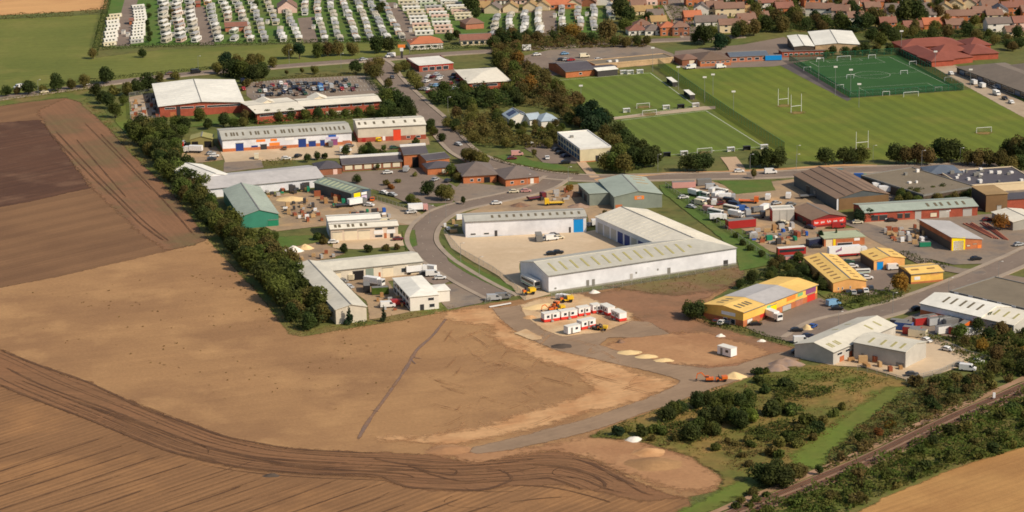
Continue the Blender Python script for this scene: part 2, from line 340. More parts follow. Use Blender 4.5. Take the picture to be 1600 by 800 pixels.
def trail(mb, fade, L, w, z, amt=1.0):
    """Soft-edged ribbon (wheel rut): solid middle, faded rims and ends."""
    N = normals(L); n = len(L); b = len(mb.v)
    for i, (p, nn) in enumerate(zip(L, N)):
        ww = w * (1 + .5 * noise.noise(p * .12)); e = min(1.0, min(i, n - 1 - i) / 4.0) * (.84 + .35 * noise.noise(p * .05 + Vector((7, 1, 0))))
        for k_, f in ((-1, 0), (-.35, 1), (.35, 1), (1, 0)): q = p + nn * ww * k_; mb.v.append((q.x, q.y, z)); fade.append(f * e * amt)
    for i in range(n - 1):
        for j in range(3): a = b + i * 4 + j; mb.f.append((a, a + 1, a + 5, a + 4))
def smooth_line(px, step=4.0, raw=False):
    P = [p if raw else G(*p) for p in px]
    if len(P) == 2: Q = P
    P = [P[0] * 2 - P[1]] + P + [P[-1] * 2 - P[-2]]
    out = []
    for i in range(1, len(P) - 2):
        a, b, c, d = P[i - 1:i + 3]; k = max(1, int((c - b).length / step))
        for j in range(k):
            t = j / k
            out.append(0.5 * ((2 * b) + (c - a) * t + (2 * a - 5 * b + 4 * c - d) * t * t + (3 * b - a - 3 * c + d) * t ** 3))
    out.append(P[-2]); return out
def normals(L):
    N = []
    for i in range(len(L)):
        d = L[min(i + 1, len(L) - 1)] - L[max(i - 1, 0)]; d.z = 0; d.normalize(); N.append(Vector((-d.y, d.x, 0)))
    return N
def strip(mb, L, a, b, z0, z1=None, wob=0.0):
    """Ribbon between offsets a..b of line L at height z0 (raised with side faces up to z1)."""
    N = normals(L); z = z1 if z1 is not None else z0
    l = [p + n * (a + wob * noise.noise(p * 0.11)) for p, n in zip(L, N)]; r = [p + n * (b + wob * noise.noise(p * 0.11 + Vector((9, 4, 2)))) for p, n in zip(L, N)]
    for i in range(len(L) - 1):
        q = [l[i], l[i + 1], r[i + 1], r[i]]
        if z1 is None: mb.add([(p.x, p.y, z0) for p in q], [(3, 2, 1, 0)] if a < b else [(0, 1, 2, 3)])
        else: mb.hexa([(p.x, p.y, z0) for p in reversed(q)], [(p.x, p.y, z1) for p in reversed(q)])
def road(name, px, w, m='asphalt', pave=(0, 0), dash=True, z=None, wob=0.0, edge=False):
    L = smooth_line(px); z = layer() if z is None else z
    mb = MB(); strip(mb, L, -w / 2, w / 2, z, wob=wob); o = tag(mb.build(name, m), kind='structure')
    if m in FEATHERED: set_fade(o.data, [1.0] * len(o.data.vertices))
    for sgn, pw in zip((1, -1), pave):
        if pw:
            k = MB(); a, b = sorted((sgn * (w / 2), sgn * (w / 2 + 0.25))); strip(k, L, a, b, 0, z + 0.13); tag(k.build('kerb', 'concrete_old'), kind='structure')
            k = MB(); a, b = sorted((sgn * (w / 2 + 0.25), sgn * (w / 2 + 0.25 + pw))); strip(k, L, a, b, 0, z + 0.12); tag(k.build('pavement', 'pavement'), kind='structure')
    if dash:
        k = MB(); i = 0
        D = smooth_line(px, 2.0)
        while i < len(D) - 3: strip(k, D[i:i + 2], -0.06, 0.06, z + 0.006); i += 5
        tag(k.build('road_marking', 'paint_worn'), kind='structure')
    return o
def mound(name, px, rx, ry, h, m, label, cat='heap', rz=0.0, group=None):
    c = G(*px); mb = MB(); n, rings = 18, 6; vs = [(0, 0, h)]
    for r in range(1, rings + 1):
        for i in range(n):
            t = 2 * math.pi * i / n; f = r / rings; k = 1 + 0.28 * noise.noise(Vector((c.x + math.cos(t) * 2, c.y + math.sin(t) * 2, f)))
            z = h * (0.5 + 0.5 * math.cos(math.pi * f)) * (1 + 0.35 * noise.noise(Vector((c.x * .3 + math.cos(t) * f * 3, c.y + math.sin(t) * f * 3, 3)))) if r < rings else -0.1
            vs.append((math.cos(t) * rx * f * k, math.sin(t) * ry * f * k, z))
    fs = [(0, 1 + i, 1 + (i + 1) % n) for i in range(n)]
    for r in range(rings - 1):
        for i in range(n): a = 1 + r * n + i; b = 1 + r * n + (i + 1) % n; fs.append((a, a + n, b + n, b))
    mb.add(vs, fs); o = mb.build(name, m, loc=(c.x, c.y, 0), smooth=True); o.rotation_euler.z = rz
    if m in FEATHERED: set_fade(o.data, [1.0] * len(o.data.vertices))
    return tag(o, label, cat, group)

# ------------------------------------------------------------------ foliage
def rand_dir(r):
    z = r.uniform(-1, 1); t = r.uniform(0, 2 * math.pi); k = math.sqrt(1 - z * z); return Vector((k * math.cos(t), k * math.sin(t), z))
def leafquad(mb, p, nrm, s, r):
    n = (nrm + rand_dir(r) * 0.75).normalized(); a = n.cross(rand_dir(r)).normalized(); b = n.cross(a)
    w, h = s * r.uniform(0.6, 1.1), s * r.uniform(0.5, 0.9)
    mb.add([p - a * w - b * h * 0.3, p - b * h, p + a * w + b * h * 0.2, p + b * h * 1.1], [(0, 1, 2, 3)])
def crown(seed, rx, rz, zc, lobes, n, s, cone=False, bottom=-0.75):
    r = random.Random(seed); mb = MB(); cs = []
    for i in range(lobes):
        d = rand_dir(r); k = r.uniform(0.30, 0.66)
        if cone:
            t = (i + 0.5) / lobes; cs.append((Vector((0, 0, zc - rz + 2 * rz * t)) + Vector((d.x, d.y, 0)) * rx * (1 - t) * 0.5, rx * (1.05 - t) * 0.62 + 0.15))
        else:
            q = Vector((d.x * rx * k, d.y * rx * k, zc + max(d.z, bottom) * rz * k)); cs.append((q, min(rx, rz) * r.uniform(0.46, 0.66)))
    tot = sum(c[1] ** 2 for c in cs)
    for q, rad in cs:
        for i in range(int(n * rad * rad / tot)):
            d = rand_dir(r); d = Vector((d.x, d.y, d.z * 0.9 + 0.12)).normalized(); leafquad(mb, q + d * rad * r.uniform(0.72, 1.06), d, s, r)
    return mb
def tree_proto(seed, h, rx, lobes=13, n=820, s=0.5, m='leaf_green', cone=False, low=0.2):
    P = Proto(); r = random.Random(seed + 99); mb = MB(); zc = h * (1 + low) / 2; rz = h * (1 - low) / 2
    mb.tube((0, 0, -0.1), (0.1, 0, zc), 0.03 * h + 0.05, 0.012 * h + 0.03)
    for i in range(0 if cone else 5):
        t = i * 1.26 + r.uniform(0, 0.6); z = h * (0.28 + 0.06 * i); mb.tube((0.05, 0, z), (math.cos(t) * rx * 0.55, math.sin(t) * rx * 0.55, z + h * 0.22), 0.012 * h + 0.02, 0.03, 5)
    P.part('trunk', mb, 'bark'); P.part('crown', crown(seed, rx, rz, zc, lobes, n, s, cone), m)
    return P
TREES = [tree_proto(11 + i, 9.0, 4.2 + 0.3 * (i % 3), 16 + i % 4, 1500, 0.50, low=0.06) for i in range(7)]
SLIM = [tree_proto(41 + i, 9.0, 2.8, 14, 950, 0.44, low=0.08) for i in range(3)]
CONIF = [tree_proto(61 + i, 8.0, 2.1, 9, 700, 0.34, 'leaf_green', True, 0.05) for i in range(2)]
BUSH = [tree_proto(71 + i, 3.0, 2.1, 11, 480, 0.34, 'leaf_green', False, 0.0) for i in range(5)]
def tree(x, y, h=8.0, leafm='leaf_green', kind='t', label=None, group=None, name='tree', cat='tree', wide=1.0, r=rnd):
    p = G(x, y); P = {'t': TREES, 's': SLIM, 'c': CONIF, 'b': BUSH}[kind]; P = P[r.randrange(len(P))]
    k = h / {'t': 9.0, 's': 9.0, 'c': 8.0, 'b': 3.0}[kind]
    if name == 'tree': name = 'conifer_tree' if leafm == 'leaf_conifer' else 'small_tree' if h <= 6.0 else 'tree'
    return P.put(name, (p.x, p.y, 0), r.uniform(0, 6.28), label, cat, group, (k * wide, k * wide, k), {'leaf_green': leafm})
def tree_row(pts, where, group, name='tree', cat='tree', noun='tree'):
    """pts: (x, y, height, leaf, kind[, wide]); each is labelled by its order from the left."""
    pts = sorted(pts, key=lambda p: p[0])
    for i, p in enumerate(pts):
        look = {'leaf_green': 'green', 'leaf_dark': 'dark green', 'leaf_olive': 'olive', 'leaf_brown': 'brownish', 'leaf_autumn': 'rust-tinted', 'leaf_conifer': 'deep green', 'leaf_bright': 'bright green'}.get(p[3], 'green')
        pos = 'leftmost' if i == 0 else 'rightmost' if i == len(pts) - 1 else ordn(i + 1) + ' from the left'
        if len(pts) == 1: pos = 'standing alone'
        lb = f'{look} {noun}, {pos}, {where}'
        if len(lb.split()) > 15: lb = f'{look} {noun}, {pos.replace("from the left", "from left")}, {where}'
        if len(lb.split()) > 15: lb = f'{noun}, {pos.replace("from the left", "from left")}, {where}'
        tree(p[0], p[1], p[2] * 1.12, p[3], p[4], lb, group if len(pts) > 1 else None, name, cat, p[5] if len(p) > 5 else 1.0)
def inside(p, poly):
    c = False; j = len(poly) - 1
    for i in range(len(poly)):
        a, b = poly[i], poly[j]
        if (a[1] > p[1]) != (b[1] > p[1]) and p[0] < (b[0] - a[0]) * (p[1] - a[1]) / (b[1] - a[1]) + a[0]: c = not c
        j = i
    return c
def scatter(px, spacing, seed, n=4000):
    """Random points (metres) in a polygon given in photo positions, at least `spacing` apart."""
    P = [G(*p) for p in px]; r = random.Random(seed); xs = [p.x for p in P]; ys = [p.y for p in P]; out = []; poly = [(p.x, p.y) for p in P]; grid = {}
    for _ in range(n):
        q = (r.uniform(min(xs), max(xs)), r.uniform(min(ys), max(ys)))
        if not inside(q, poly): continue
        g = (int(q[0] // spacing), int(q[1] // spacing))
        if any((q[0] - o[0]) ** 2 + (q[1] - o[1]) ** 2 < spacing ** 2 for dx in (-1, 0, 1) for dy in (-1, 0, 1) for o in grid.get((g[0] + dx, g[1] + dy), ())): continue
        grid.setdefault(g, []).append(q); out.append(q)
    return out
LOOKS = {'leaf_green': 'green', 'leaf_dark': 'dark green', 'leaf_olive': 'olive', 'leaf_brown': 'brownish', 'leaf_autumn': 'rust-tinted', 'leaf_conifer': 'deep green', 'leaf_bright': 'bright green'}
def from_left(q):
    """Photo x of a ground point (for ordering things from left to right)."""
    v = cam.matrix_world.inverted() @ Vector((q[0], q[1], 0)); return v.x / -v.z
def place(i, n): return 'leftmost' if i == 0 else 'rightmost' if i == n - 1 else ordn(i + 1) + ' from the left'
def wood(px, spacing, seed, hr, mats, label, group, kind='t', name='tree', cat='tree', wide=1.0):
    r = random.Random(seed); P = {'t': TREES, 's': SLIM, 'c': CONIF, 'b': BUSH}[kind]; b = {'t': 9.0, 's': 9.0, 'c': 8.0, 'b': 3.0}[kind]
    Q = sorted(scatter(px, spacing, seed), key=from_left)
    for i, q in enumerate(Q):
        k = r.uniform(*hr) / b; m = r.choice(mats); P[r.randrange(len(P))].put(name, (q[0], q[1], 0), r.uniform(0, 6.28), f'{LOOKS[m]} {label}, {place(i, len(Q))}', cat, group, (k * wide, k * wide, k), {'leaf_green': m})
def undergrowth(name, px, m, label, dens=2.0, hmax=2.2, s=0.42, seed=3, sc=0.16, hmin=0.2, thr=-9):
    P = [G(*p) for p in px]; poly = [(p.x, p.y) for p in P]; r = random.Random(seed); xs = [p.x for p in P]; ys = [p.y for p in P]; mb = MB()
    area = (max(xs) - min(xs)) * (max(ys) - min(ys))
    for _ in range(int(area * dens)):
        q = (r.uniform(min(xs), max(xs)), r.uniform(min(ys), max(ys)))
        if not inside(q, poly): continue
        v = Vector((q[0], q[1], 0))
        if noise.noise(v * sc * .6 + Vector((2.7, seed, 0))) < thr: continue
        h = max(hmin, hmax * (0.5 + 0.9 * noise.noise(v * sc) + 0.35 * noise.noise(v * sc * 2.7)))
        d = Vector((noise.noise(v * sc + Vector((5, 0, 0))), noise.noise(v * sc + Vector((0, 5, 0))), 0.9))
        leafquad(mb, Vector((q[0], q[1], h * r.uniform(0.35, 1.0) + 0.1)), d, s, r)
    return tag(mb.build(name, m), label, 'undergrowth' if name != 'woodland' else 'wood', kind='stuff')
def hedge(px, w, h, label, m='leaf_hedge', name='hedge', dens=16, s=0.34, group=None, seed=5, z=0.0):
    L = smooth_line(px, 3.0); r = random.Random(seed + len(px)); o = L[0].copy(); N = normals(L); mb = MB()
    for i in range(len(L) - 1):
        d = L[i + 1] - L[i]; k = max(2, int(d.length * dens))
        for _ in range(k):
            t = r.random(); p = L[i] + d * t; hh = h * (0.88 + 0.35 * noise.noise(p * 0.25)); ww = w / 2 * (0.9 + 0.4 * noise.noise(p * 0.2 + Vector((3, 3, 3))))
            a = r.random()
            if a < 0.45: q, nn = p + N[i] * r.uniform(-ww, ww) + Vector((0, 0, hh * r.uniform(0.9, 1.05))), Vector((0, 0, 1))
            else:
                sg = 1 if a > 0.7 else -1; q, nn = p + N[i] * sg * ww * r.uniform(0.85, 1.08) + Vector((0, 0, hh * r.uniform(0.05, 1))), N[i] * sg + Vector((0, 0, 0.3))
            leafquad(mb, q - o, nn, s, r)
    return tag(mb.build(name, m, loc=(o.x, o.y, z)), label, 'hedge', group)

# ------------------------------------------------------------------ buildings
class Frame:
    """Local axes of a rectangular plan: x along the front A->B, y to the back."""
    def __init__(s, A, B):
        s.o = Vector((A.x, A.y)); d = Vector((B.x - A.x, B.y - A.y)); s.L = d.length; s.x = d.normalized(); s.y = Vector((-s.x.y, s.x.x))
    def w(s, x, y, z, root): p = s.o + s.x * x + s.y * y; return (p.x - root.location.x, p.y - root.location.y, z)
def fbox(mb, fr, root, x0, x1, y0, y1, z0, z1):
    b = [(x0, y0), (x1, y0), (x1, y1), (x0, y1)]; mb.hexa([fr.w(x, y, z0, root) for x, y in b], [fr.w(x, y, z1, root) for x, y in b])
def opening(root, wallobj, fr, L, W, side, u0, u1, z0, z1, kind, m):
    n = {'f': L, 'r': W, 'l': W}[side]; a, b = (u0, u1) if abs(u1) > 1.0001 or abs(u0) > 1.0001 else (u0 * n, u1 * n)
    def pan(nm, p, par, mm, a, b, z0, z1):
        k = MB()
        if side == 'f': fbox(k, fr, root, a, b, -p, 0.05, z0, z1)
        elif side == 'r': fbox(k, fr, root, L - 0.05, L + p, a, b, z0, z1)
        else: fbox(k, fr, root, -p, 0.05, W - b, W - a, z0, z1)
        return k.build(nm, mm, par)
    if kind == 'window':
        o = pan('window', 0.06, root, 'trim_white' if m == 'glass' else 'trim_dark', a, b, z0, z1); pan('pane', 0.09, o, m, a + 0.12, b - 0.12, z0 + 0.12, z1 - 0.12)
    elif kind == 'roller_door':
        o = pan('roller_door', 0.06, root, m, a, b, z0, z1)
        k = pan('door_head', 0.16, o, 'trim_grey', a - 0.1, b + 0.1, z1, z1 + 0.22)
    else: pan(kind, 0.07, root, m, a, b, z0, z1)
def block(root, fr, L, W, H, rise, roof='gable', axis='x', wm='clad_white', rm='roof_grey', ov=0.35, plinth=None, sky=(), skym='skylight_olive', ops=(), x0=0.0, y0=0.0, zb=0.0, ridge=True, seams=0, band=None, vents=0):
    """One rectangular volume: wall, plinth, roof (> ridge_cap, skylight), doors and windows, all children of root."""
    if x0 or y0:
        f2 = Frame.__new__(Frame); f2.o = fr.o + fr.x * x0 + fr.y * y0; f2.x, f2.y, f2.L = fr.x, fr.y, L; fr = f2
    q = (lambda u, v: (u, v)) if axis == 'x' else (lambda u, v: (v, u))
    Lr, sp = (L, W) if axis == 'x' else (W, L)
    P = lambda u, v, z: fr.w(*q(u, v), z, root)
    flip = axis != 'x'
    def add(mb, vs, fs): mb.add(vs, [tuple(reversed(f)) for f in fs] if flip else fs)
    w = MB()
    if roof == 'gable':
        add(w, [P(0, 0, zb), P(Lr, 0, zb), P(Lr, sp, zb), P(0, sp, zb), P(0, 0, H), P(Lr, 0, H), P(Lr, sp, H), P(0, sp, H), P(0, sp / 2, H + rise), P(Lr, sp / 2, H + rise)],
            [(0, 1, 5, 4), (2, 3, 7, 6), (1, 2, 6, 9, 5), (3, 0, 4, 8, 7), (4, 5, 9, 8), (7, 8, 9, 6)])
    elif roof == 'mono':      # high at v=0... falls to v=sp when rise>0
        add(w, [P(0, 0, zb), P(Lr, 0, zb), P(Lr, sp, zb), P(0, sp, zb), P(0, 0, H), P(Lr, 0, H), P(Lr, sp, H - rise), P(0, sp, H - rise)], [(0, 1, 5, 4), (1, 2, 6, 5), (2, 3, 7, 6), (3, 0, 4, 7), (4, 5, 6, 7)])
    else: fbox(w, fr, root, 0, L, 0, W, zb, H)
    wo = w.build('wall', wm, root)
    r = MB(); th = 0.16
    zt = lambda v: H + 0.02 + rise * (1 - abs(v - sp / 2) / (sp / 2))
    if roof == 'gable':
        for v0, v1 in ((-ov, sp / 2), (sp + ov, sp / 2)):
            vs = [P(-ov, v0, zt(v0)), P(Lr + ov, v0, zt(v0)), P(Lr + ov, v1, zt(v1)), P(-ov, v1, zt(v1))]; vt = [(a, b, c + th) for a, b, c in vs]
            fs = [(0, 1, 2, 3), (7, 6, 5, 4), (0, 4, 5, 1), (1, 5, 6, 2), (2, 6, 7, 3), (3, 7, 4, 0)]
            if (v0 < v1): fs = [tuple(reversed(f)) for f in fs]
            add(r, vs + vt, fs)
    elif roof == 'hip':
        k = min(sp / 2, Lr / 2 - 0.01); e = [P(-ov, -ov, H + 0.02), P(Lr + ov, -ov, H + 0.02), P(Lr + ov, sp + ov, H + 0.02), P(-ov, sp + ov, H + 0.02)]
        e2 = [(a, b, c + th) for a, b, c in e]; rd = [P(k, sp / 2, H + rise + th), P(Lr - k, sp / 2, H + rise + th)]
        add(r, e + e2 + rd, [(3, 2, 1, 0), (0, 1, 5, 4), (1, 2, 6, 5), (2, 3, 7, 6), (3, 0, 4, 7), (4, 5, 9, 8), (5, 6, 9), (6, 7, 8, 9), (7, 4, 8)])
    elif roof == 'mono':
        zz = lambda v: H + 0.02 - rise * v / sp
        vs = [P(-ov, -ov, zz(-ov)), P(Lr + ov, -ov, zz(-ov)), P(Lr + ov, sp + ov, zz(sp + ov)), P(-ov, sp + ov, zz(sp + ov))]; add(r, vs + [(a, b, c + th) for a, b, c in vs], [(3, 2, 1, 0), (4, 5, 6, 7), (0, 1, 5, 4), (1, 2, 6, 5), (2, 3, 7, 6), (3, 0, 4, 7)])
    else:
        fbox(r, fr, root, 0.3, L - 0.3, 0.3, W - 0.3, H - 0.1, H + 0.05)
    ro = r.build('roof', rm, root)
    if roof == 'flat':
        k = MB()
        for a in ((-.12, L + .12, -.12, .3), (-.12, L + .12, W - .3, W + .12), (-.12, .3, .3, W - .3), (L - .3, L + .12, .3, W - .3)): fbox(k, fr, root, *a, H - 0.35, H + 0.35)
        k.build('parapet', 'trim_white' if wm in ('clad_beige_light', 'clad_pale_grey') else 'trim_grey' if wm.startswith('clad') else wm, root)
        rr = random.Random(int(L * 100))
        for _ in range(vents):
            x, y = rr.uniform(2, L - 2), rr.uniform(1, max(1.2, W - 2)); k = MB(); fbox(k, fr, root, x, x + rr.uniform(.8, 2), y, y + rr.uniform(.8, 1.6), H + 0.05, H + rr.uniform(.6, 1.4)); k.build('roof_vent', 'trim_white' if rr.random() < .6 else 'trim_grey', ro)
    if roof == 'gable' and ridge:
        k = MB(); z = H + rise + th; a = [P(-ov - .03, sp / 2 - .35, z - .05), P(Lr + ov + .03, sp / 2 - .35, z - .05), P(Lr + ov + .03, sp / 2 + .35, z - .05), P(-ov - .03, sp / 2 + .35, z - .05)]; b = [P(-ov - .03, sp / 2 - .2, z + .08), P(Lr + ov + .03, sp / 2 - .2, z + .08), P(Lr + ov + .03, sp / 2 + .2, z + .08), P(-ov - .03, sp / 2 + .2, z + .08)]
        k.hexa(a, b); k.build('ridge_cap', 'trim_grey', ro)
    # gutter on the eave facing the camera
    if roof == 'gable' and axis == 'x':
        k = MB(); fbox(k, fr, root, -ov, L + ov, -ov - .18, -ov - .02, zt(-ov) - .06, zt(-ov) + .12); k.build('gutter', 'trim_grey', root)
    def onroof(v): return (zt(v) if roof == 'gable' else H + .02 - rise * v / sp if roof == 'mono' else H) + th
    for sgn, us, f0, f1, sw in sky:        # slope -1 near / +1 far, positions 0..1, start and end fraction eave->ridge, width
        for u in us:
            uu = u * Lr; va, vb = (f0 * sp / 2, f1 * sp / 2) if sgn < 0 else (sp - f0 * sp / 2, sp - f1 * sp / 2)
            if roof == 'mono': va, vb = f0 * sp, f1 * sp
            k = MB(); lo = [P(uu - sw / 2, va, onroof(va) - .02), P(uu + sw / 2, va, onroof(va) - .02), P(uu + sw / 2, vb, onroof(vb) - .02), P(uu - sw / 2, vb, onroof(vb) - .02)]
            if (va > vb) != flip: lo = lo[::-1]
            k.hexa(lo, [(a, b, c + .09) for a, b, c in lo]); k.build('skylight', skym, ro)
    for i in range(seams):                 # raised joints down the slopes
        u = Lr * (i + 1) / (seams + 1)
        for va, vb in ((0, sp / 2), (sp, sp / 2)):
            k = MB(); lo = [P(u - .12, va, onroof(va) - .02), P(u + .12, va, onroof(va) - .02), P(u + .12, vb, onroof(vb) - .02), P(u - .12, vb, onroof(vb) - .02)]
            if (va > vb) != flip: lo = lo[::-1]
            k.hexa(lo, [(a, b, c + .08) for a, b, c in lo]); k.build('roof_seam', rm, ro)
    if plinth:
        k = MB(); p = .05
        for a in ((-p, L + p, -p, 0), (-p, L + p, W, W + p), (-p, 0, 0, W), (L, L + p, 0, W)): fbox(k, fr, root, *a, zb, plinth[1])
        k.build('plinth', plinth[0], root)
    if band:                               # fascia band near the eave (material, z0, z1)
        k = MB(); p = .08
        for a in ((-p, L + p, -p, 0), (-p, 0, 0, W), (L, L + p, 0, W)): fbox(k, fr, root, *a, band[1], band[2])
        k.build('fascia', band[0], root)
    for o in ops: opening(root, wo, fr, L, W, *o)
    return wo, ro
def plan(A, B, D=None, C=None, depth=None, z=0.0):
    a, b = G(A[0], A[1], z), G(B[0], B[1], z); fr = Frame(a, b)
    if D: v = G(D[0], D[1], z) - a
    elif C: v = G(C[0], C[1], z) - b
    W = depth if depth else abs(v.x * fr.y.x + v.y * fr.y.y)
    return fr, fr.L, W
def bld(name, label, A, B, H, rise, D=None, C=None, depth=None, z=None, cat='building', group=None, root=None, **k):
    """Building whose eave corners (height z, default H) the photograph shows at A, B and D (or C, or a depth in metres)."""
    fr, L, W = plan(A, B, D, C, depth, H if z is None else z)
    if root is None: root = empty(name, (fr.o.x, fr.o.y, 0), label, cat, group)
    block(root, fr, L, W, H, rise, **k)
    return root, fr, L, W
def spread(n, a=0.05, b=0.95): return [a + (b - a) * (i + .5) / n for i in range(n)]

# ------------------------------------------------------------------ THE SETTING: ground, fields, roads, pitches, railway
g = MB(); g.add([(-9000, -2000, 0), (9000, -2000, 0), (9000, 20000, 0), (-9000, 20000, 0)], [(0, 1, 2, 3)]); tag(g.build('ground', 'ground_grass'), kind='structure')
sheet('stubble_field', [(-60, 28), (0, 24), (80, 20), (166, 14), (172, -30), (-60, -60)], 'stubble', 1.0, feather=3)
sheet('meadow', [(-60, 40), (0, 30), (164, 22), (150, 90), (250, 78), (420, 70), (560, 68), (640, 72), (640, 84), (500, 96), (345, 112), (130, 133), (0, 152), (-60, 160)], 'meadow', 0.6, feather=2)
sheet('caravan_park_lawn', [(176, -30), (158, 74), (200, 72), (300, 69), (420, 67), (560, 66), (640, 64), (700, 62), (780, 58), (850, 62), (950, 52), (965, -30)], 'park_grass', 0.5)
for n, pts, w in (('park_lane', [(212, -20), (205, 0), (198, 30), (192, 72)], 8), ('park_lane', [(308, 10), (314, 30), (320, 50), (324, 70)], 8), ('park_lane', [(476, 28), (480, 45), (486, 66)], 8), ('park_lane', [(470, 30), (500, 28)], 9), ('park_lane', [(606, 4), (622, 25), (634, 45), (640, 64)], 9), ('park_lane', [(857, 12), (858, 30), (860, 56)], 8), ('park_lane', [(760, 20), (850, 17), (930, 11)], 6), ('park_lane', [(300, 70), (330, -10)], 0.1)):
    if w > 1: road(n, pts, w, 'asphalt', dash=False)
# residential ground
sheet('residential_ground', [(740, 22), (800, 18), (960, 14), (1000, 58), (1080, 60), (1200, 50), (1400, 52), (1640, 72), (1660, -40), (740, -40)], 'rough_grass', 0.5)
road('street', [(1085, 62), (1072, 40), (1060, 20), (1050, 0), (1045, -20)], 9, 'asphalt', (2, 2))
road('street', [(1255, 24), (1240, 10), (1232, -10)], 7, 'asphalt', (1.5, 1.5))
road('street', [(1380, 24), (1450, 20), (1540, 12), (1640, 4)], 6, 'asphalt', (1.5, 1.5))
# ploughed land
sheet('bare_field', [(0, 449), (87, 432), (222, 400), (300, 383), (325, 371), (345, 395), (400, 452), (436, 498), (456, 523), (475, 525), (520, 517), (640, 496), (720, 480), (800, 470), (900, 458), (1140, 428), (1160, 440), (1090, 480), (1110, 510), (1240, 545), (1250, 575), (1180, 592), (1060, 630), (960, 665), (920, 685), (1000, 690), (1080, 715), (1130, 748), (1120, 765), (1070, 778), (1090, 800), (1040, 850), (-80, 850), (-60, 440)], 'soil_tan', 0.7, feather=2.5)
sheet('ploughed_field', [(-60, 176), (0, 166), (40, 160), (105, 153), (126, 160), (168, 197), (200, 235), (262, 292), (328, 371), (300, 384), (222, 401), (87, 433), (0, 450), (-60, 465)], 'soil_brown', 0.6, feather=3)
sheet('headland', [(60, 172), (105, 153), (126, 160), (168, 197), (200, 235), (262, 292), (328, 371), (300, 384), (258, 392), (215, 360), (150, 300), (108, 249), (72, 200)], 'soil_headland', 0.9, feather=5)
sheet('dark_ploughed_patch', [(-60, 200), (0, 192), (64, 187), (74, 202), (108, 249), (142, 294), (60, 312), (0, 324), (-60, 336)], 'soil_dark', 0.8, feather=2.5)
sheet('field_margin', [(126, 152), (150, 160), (205, 215), (265, 275), (335, 360), (400, 432), (440, 482), (460, 508), (480, 514), (520, 507), (600, 494), (690, 478), (715, 474), (722, 482), (640, 498), (520, 518), (470, 526), (452, 522), (434, 498), (398, 452), (343, 396), (323, 371), (262, 292), (200, 235), (166, 196), (126, 161)], 'rough_grass', 0.7, feather=3)
sheet('field_margin', [(0, 150), (130, 136), (150, 146), (126, 160), (100, 152), (40, 159), (0, 166), (-60, 175), (-60, 158)], 'rough_grass', 0.6, feather=3)
sheet('tilled_field', [(-60, 520), (0, 549), (60, 572), (135, 598), (218, 635), (262, 652), (350, 682), (400, 694), (450, 701), (500, 705), (600, 709), (680, 712), (720, 722), (760, 720), (830, 708), (880, 706), (930, 722), (980, 748), (1030, 768), (1075, 780), (1090, 800), (1050, 850), (-60, 850)], 'soil_tilled', 0.9, feather=4)
sheet('headland', [(-60, 520), (0, 548), (60, 571), (135, 597), (218, 634), (262, 651), (350, 681), (400, 693), (450, 700), (500, 704), (600, 708), (680, 711), (720, 721), (760, 719), (830, 707), (880, 705), (930, 721), (980, 747), (1030, 767), (1070, 779), (1000, 785), (940, 770), (880, 758), (790, 760), (750, 768), (675, 766), (632, 761), (585, 744), (485, 742), (400, 736), (322, 719), (270, 708), (190, 678), (137, 656), (45, 621), (0, 602), (-60, 578)], 'soil_track', 0.9, feather=5)
